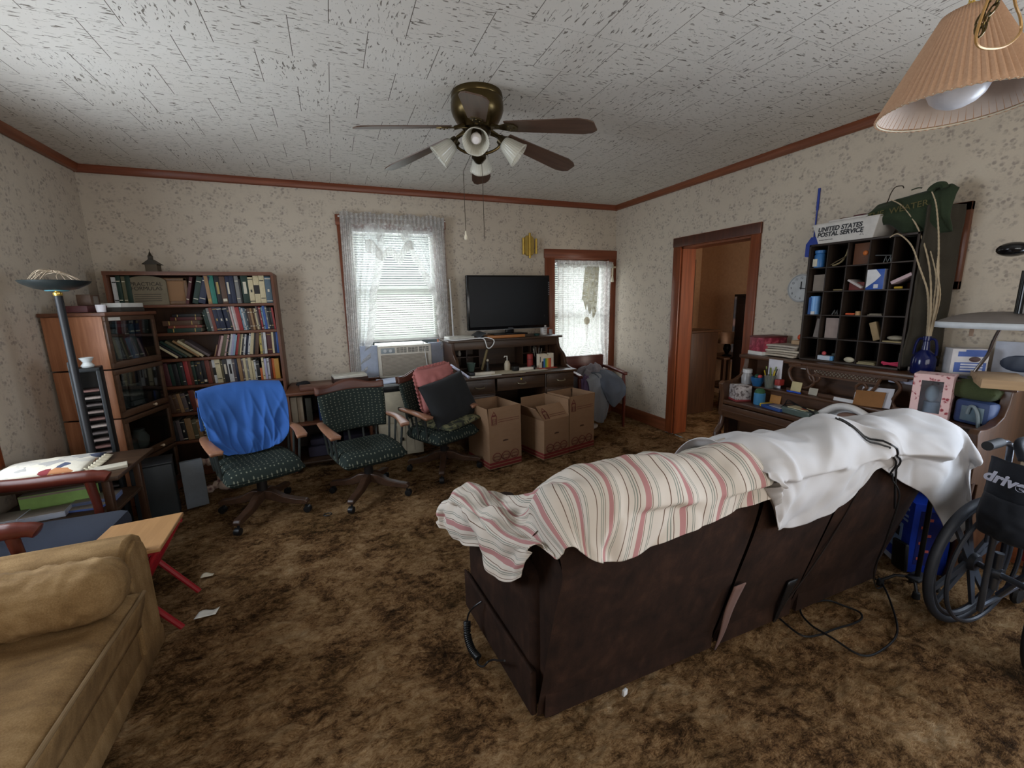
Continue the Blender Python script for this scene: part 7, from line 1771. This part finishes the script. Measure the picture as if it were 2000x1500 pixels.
MB().grid(lambda u, v: Vector(L(2.315 - .055 * math.sin(PI * u) - .03 * math.sin(PI * v) + .012 * nz(u * 6, v * 6, 8), .775 - .22 * u, .69 - .17 * v)), 20, 14).build('back_pocket', SLING, wc, angle=180, solid=.005)
MB().grid(lambda u, v: Vector(L(2.42 + .33 * u, .745 - .165 * v, .50 + .14 * math.sin(PI * v))), 12, 12).build('seat_sling', SLING, wc, angle=180, solid=.005)
text('brand_lettering', 'drive', .062, plain((206, 214, 240), .5), wc, L(2.272, .715, .765), (R(92), R(6), R(-98)), .0015, 'CENTER', .18, 1.0, .0022)
MB().box(*(lambda a: (a[0] - .012, a[0] + .012, a[1] - .01, a[1] + .01))(L(2.44, .66, 0)), .40, .47, 0, .006).build('red_lever', plain((150, 44, 50), .4), wc)
o = MB().ball((0, 0, .03), .055, sc=(1.2, .8, .7)).tube(cat_rom([(-.06, .02, .02), (-.03, .05, .07), (.03, .05, .08), (.06, .03, .03)], 5), .014, 8).build('black_pouch', SLING, angle=180); o.location = (2.475, .675, .835); tag(o, 'dark pouch resting on top of the folded wheelchair sling', 'pouch')

# ------------------------------------------------------------------ camera and light
cam = bpy.data.cameras.new('camera'); co = bpy.data.objects.new('camera', cam); COL.objects.link(co)
yaw, pitch, roll = R(22.3), R(10.95), R(-1.18)
fwd = Vector((math.sin(yaw) * math.cos(pitch), math.cos(yaw) * math.cos(pitch), -math.sin(pitch)))
rgt = Vector((math.cos(yaw), -math.sin(yaw), 0)); up = rgt.cross(fwd)
r2 = rgt * math.cos(roll) + up * math.sin(roll); u2 = -rgt * math.sin(roll) + up * math.cos(roll)
co.matrix_world = Matrix(((r2.x, u2.x, -fwd.x, 0), (r2.y, u2.y, -fwd.y, 0), (r2.z, u2.z, -fwd.z, 1.5), (0, 0, 0, 1)))
cam.sensor_width = 36; cam.lens = 835 / 2000 * 36; cam.clip_start = .02
SC.camera = co

def area(name, loc, rot, sx, sy, power, col):
    l = bpy.data.lights.new(name, 'AREA'); l.shape = 'RECTANGLE'; l.size = sx; l.size_y = sy; l.energy = power; l.color = col
    o = bpy.data.objects.new(name, l); COL.objects.link(o); o.location = loc; o.rotation_euler = rot
    return o
DAY = (.86, .93, 1.0)
area('daylight_back', (.655, 5.06, 1.75), (-PI / 2, 0, 0), 1.0, 1.3, 28, DAY)
area('daylight_corner', (2.92, 5.06, 1.35), (-PI / 2, 0, 0), .85, 1.5, 26, DAY)
area('daylight_left', (LW - .3, 2.44, 1.45), (PI / 2, 0, -PI / 2), 1.4, 1.6, 80, (.80, .89, 1.0))
area('daylight_right', (RW + .35, -.05, 1.35), (PI / 2, 0, PI / 2), 1.5, 1.7, 92, (.74, .85, 1.0))
area('fill_front', (.95, FW - .35, 1.5), (PI / 2, 0, 0), 3.0, 1.5, 46, (1.0, .97, .93))
area('fill_hall', (4.55, .55, 1.45), (PI / 2, 0, 0), 1.2, 1.2, 42, (1.0, .9, .8))
w = bpy.data.worlds.new('sky'); SC.world = w; w.use_nodes = True
nt = w.node_tree; bg_ = nt.nodes['Background']
sk = nt.nodes.new('ShaderNodeTexSky'); sk.sky_type = 'HOSEK_WILKIE'; sk.turbidity = 3.0; sk.sun_direction = (-.2, -.5, .85)
nt.links.new(sk.outputs[0], bg_.inputs[0]); bg_.inputs[1].default_value = .3
SC.view_settings.view_transform = 'Standard'; SC.view_settings.look = 'None'; SC.view_settings.gamma = 1.0
SC.view_settings.exposure = 0.32
SC.cycles.max_bounces = 7; SC.cycles.transparent_max_bounces = 24; SC.cycles.diffuse_bounces = 4
SC.cycles.use_denoising = True
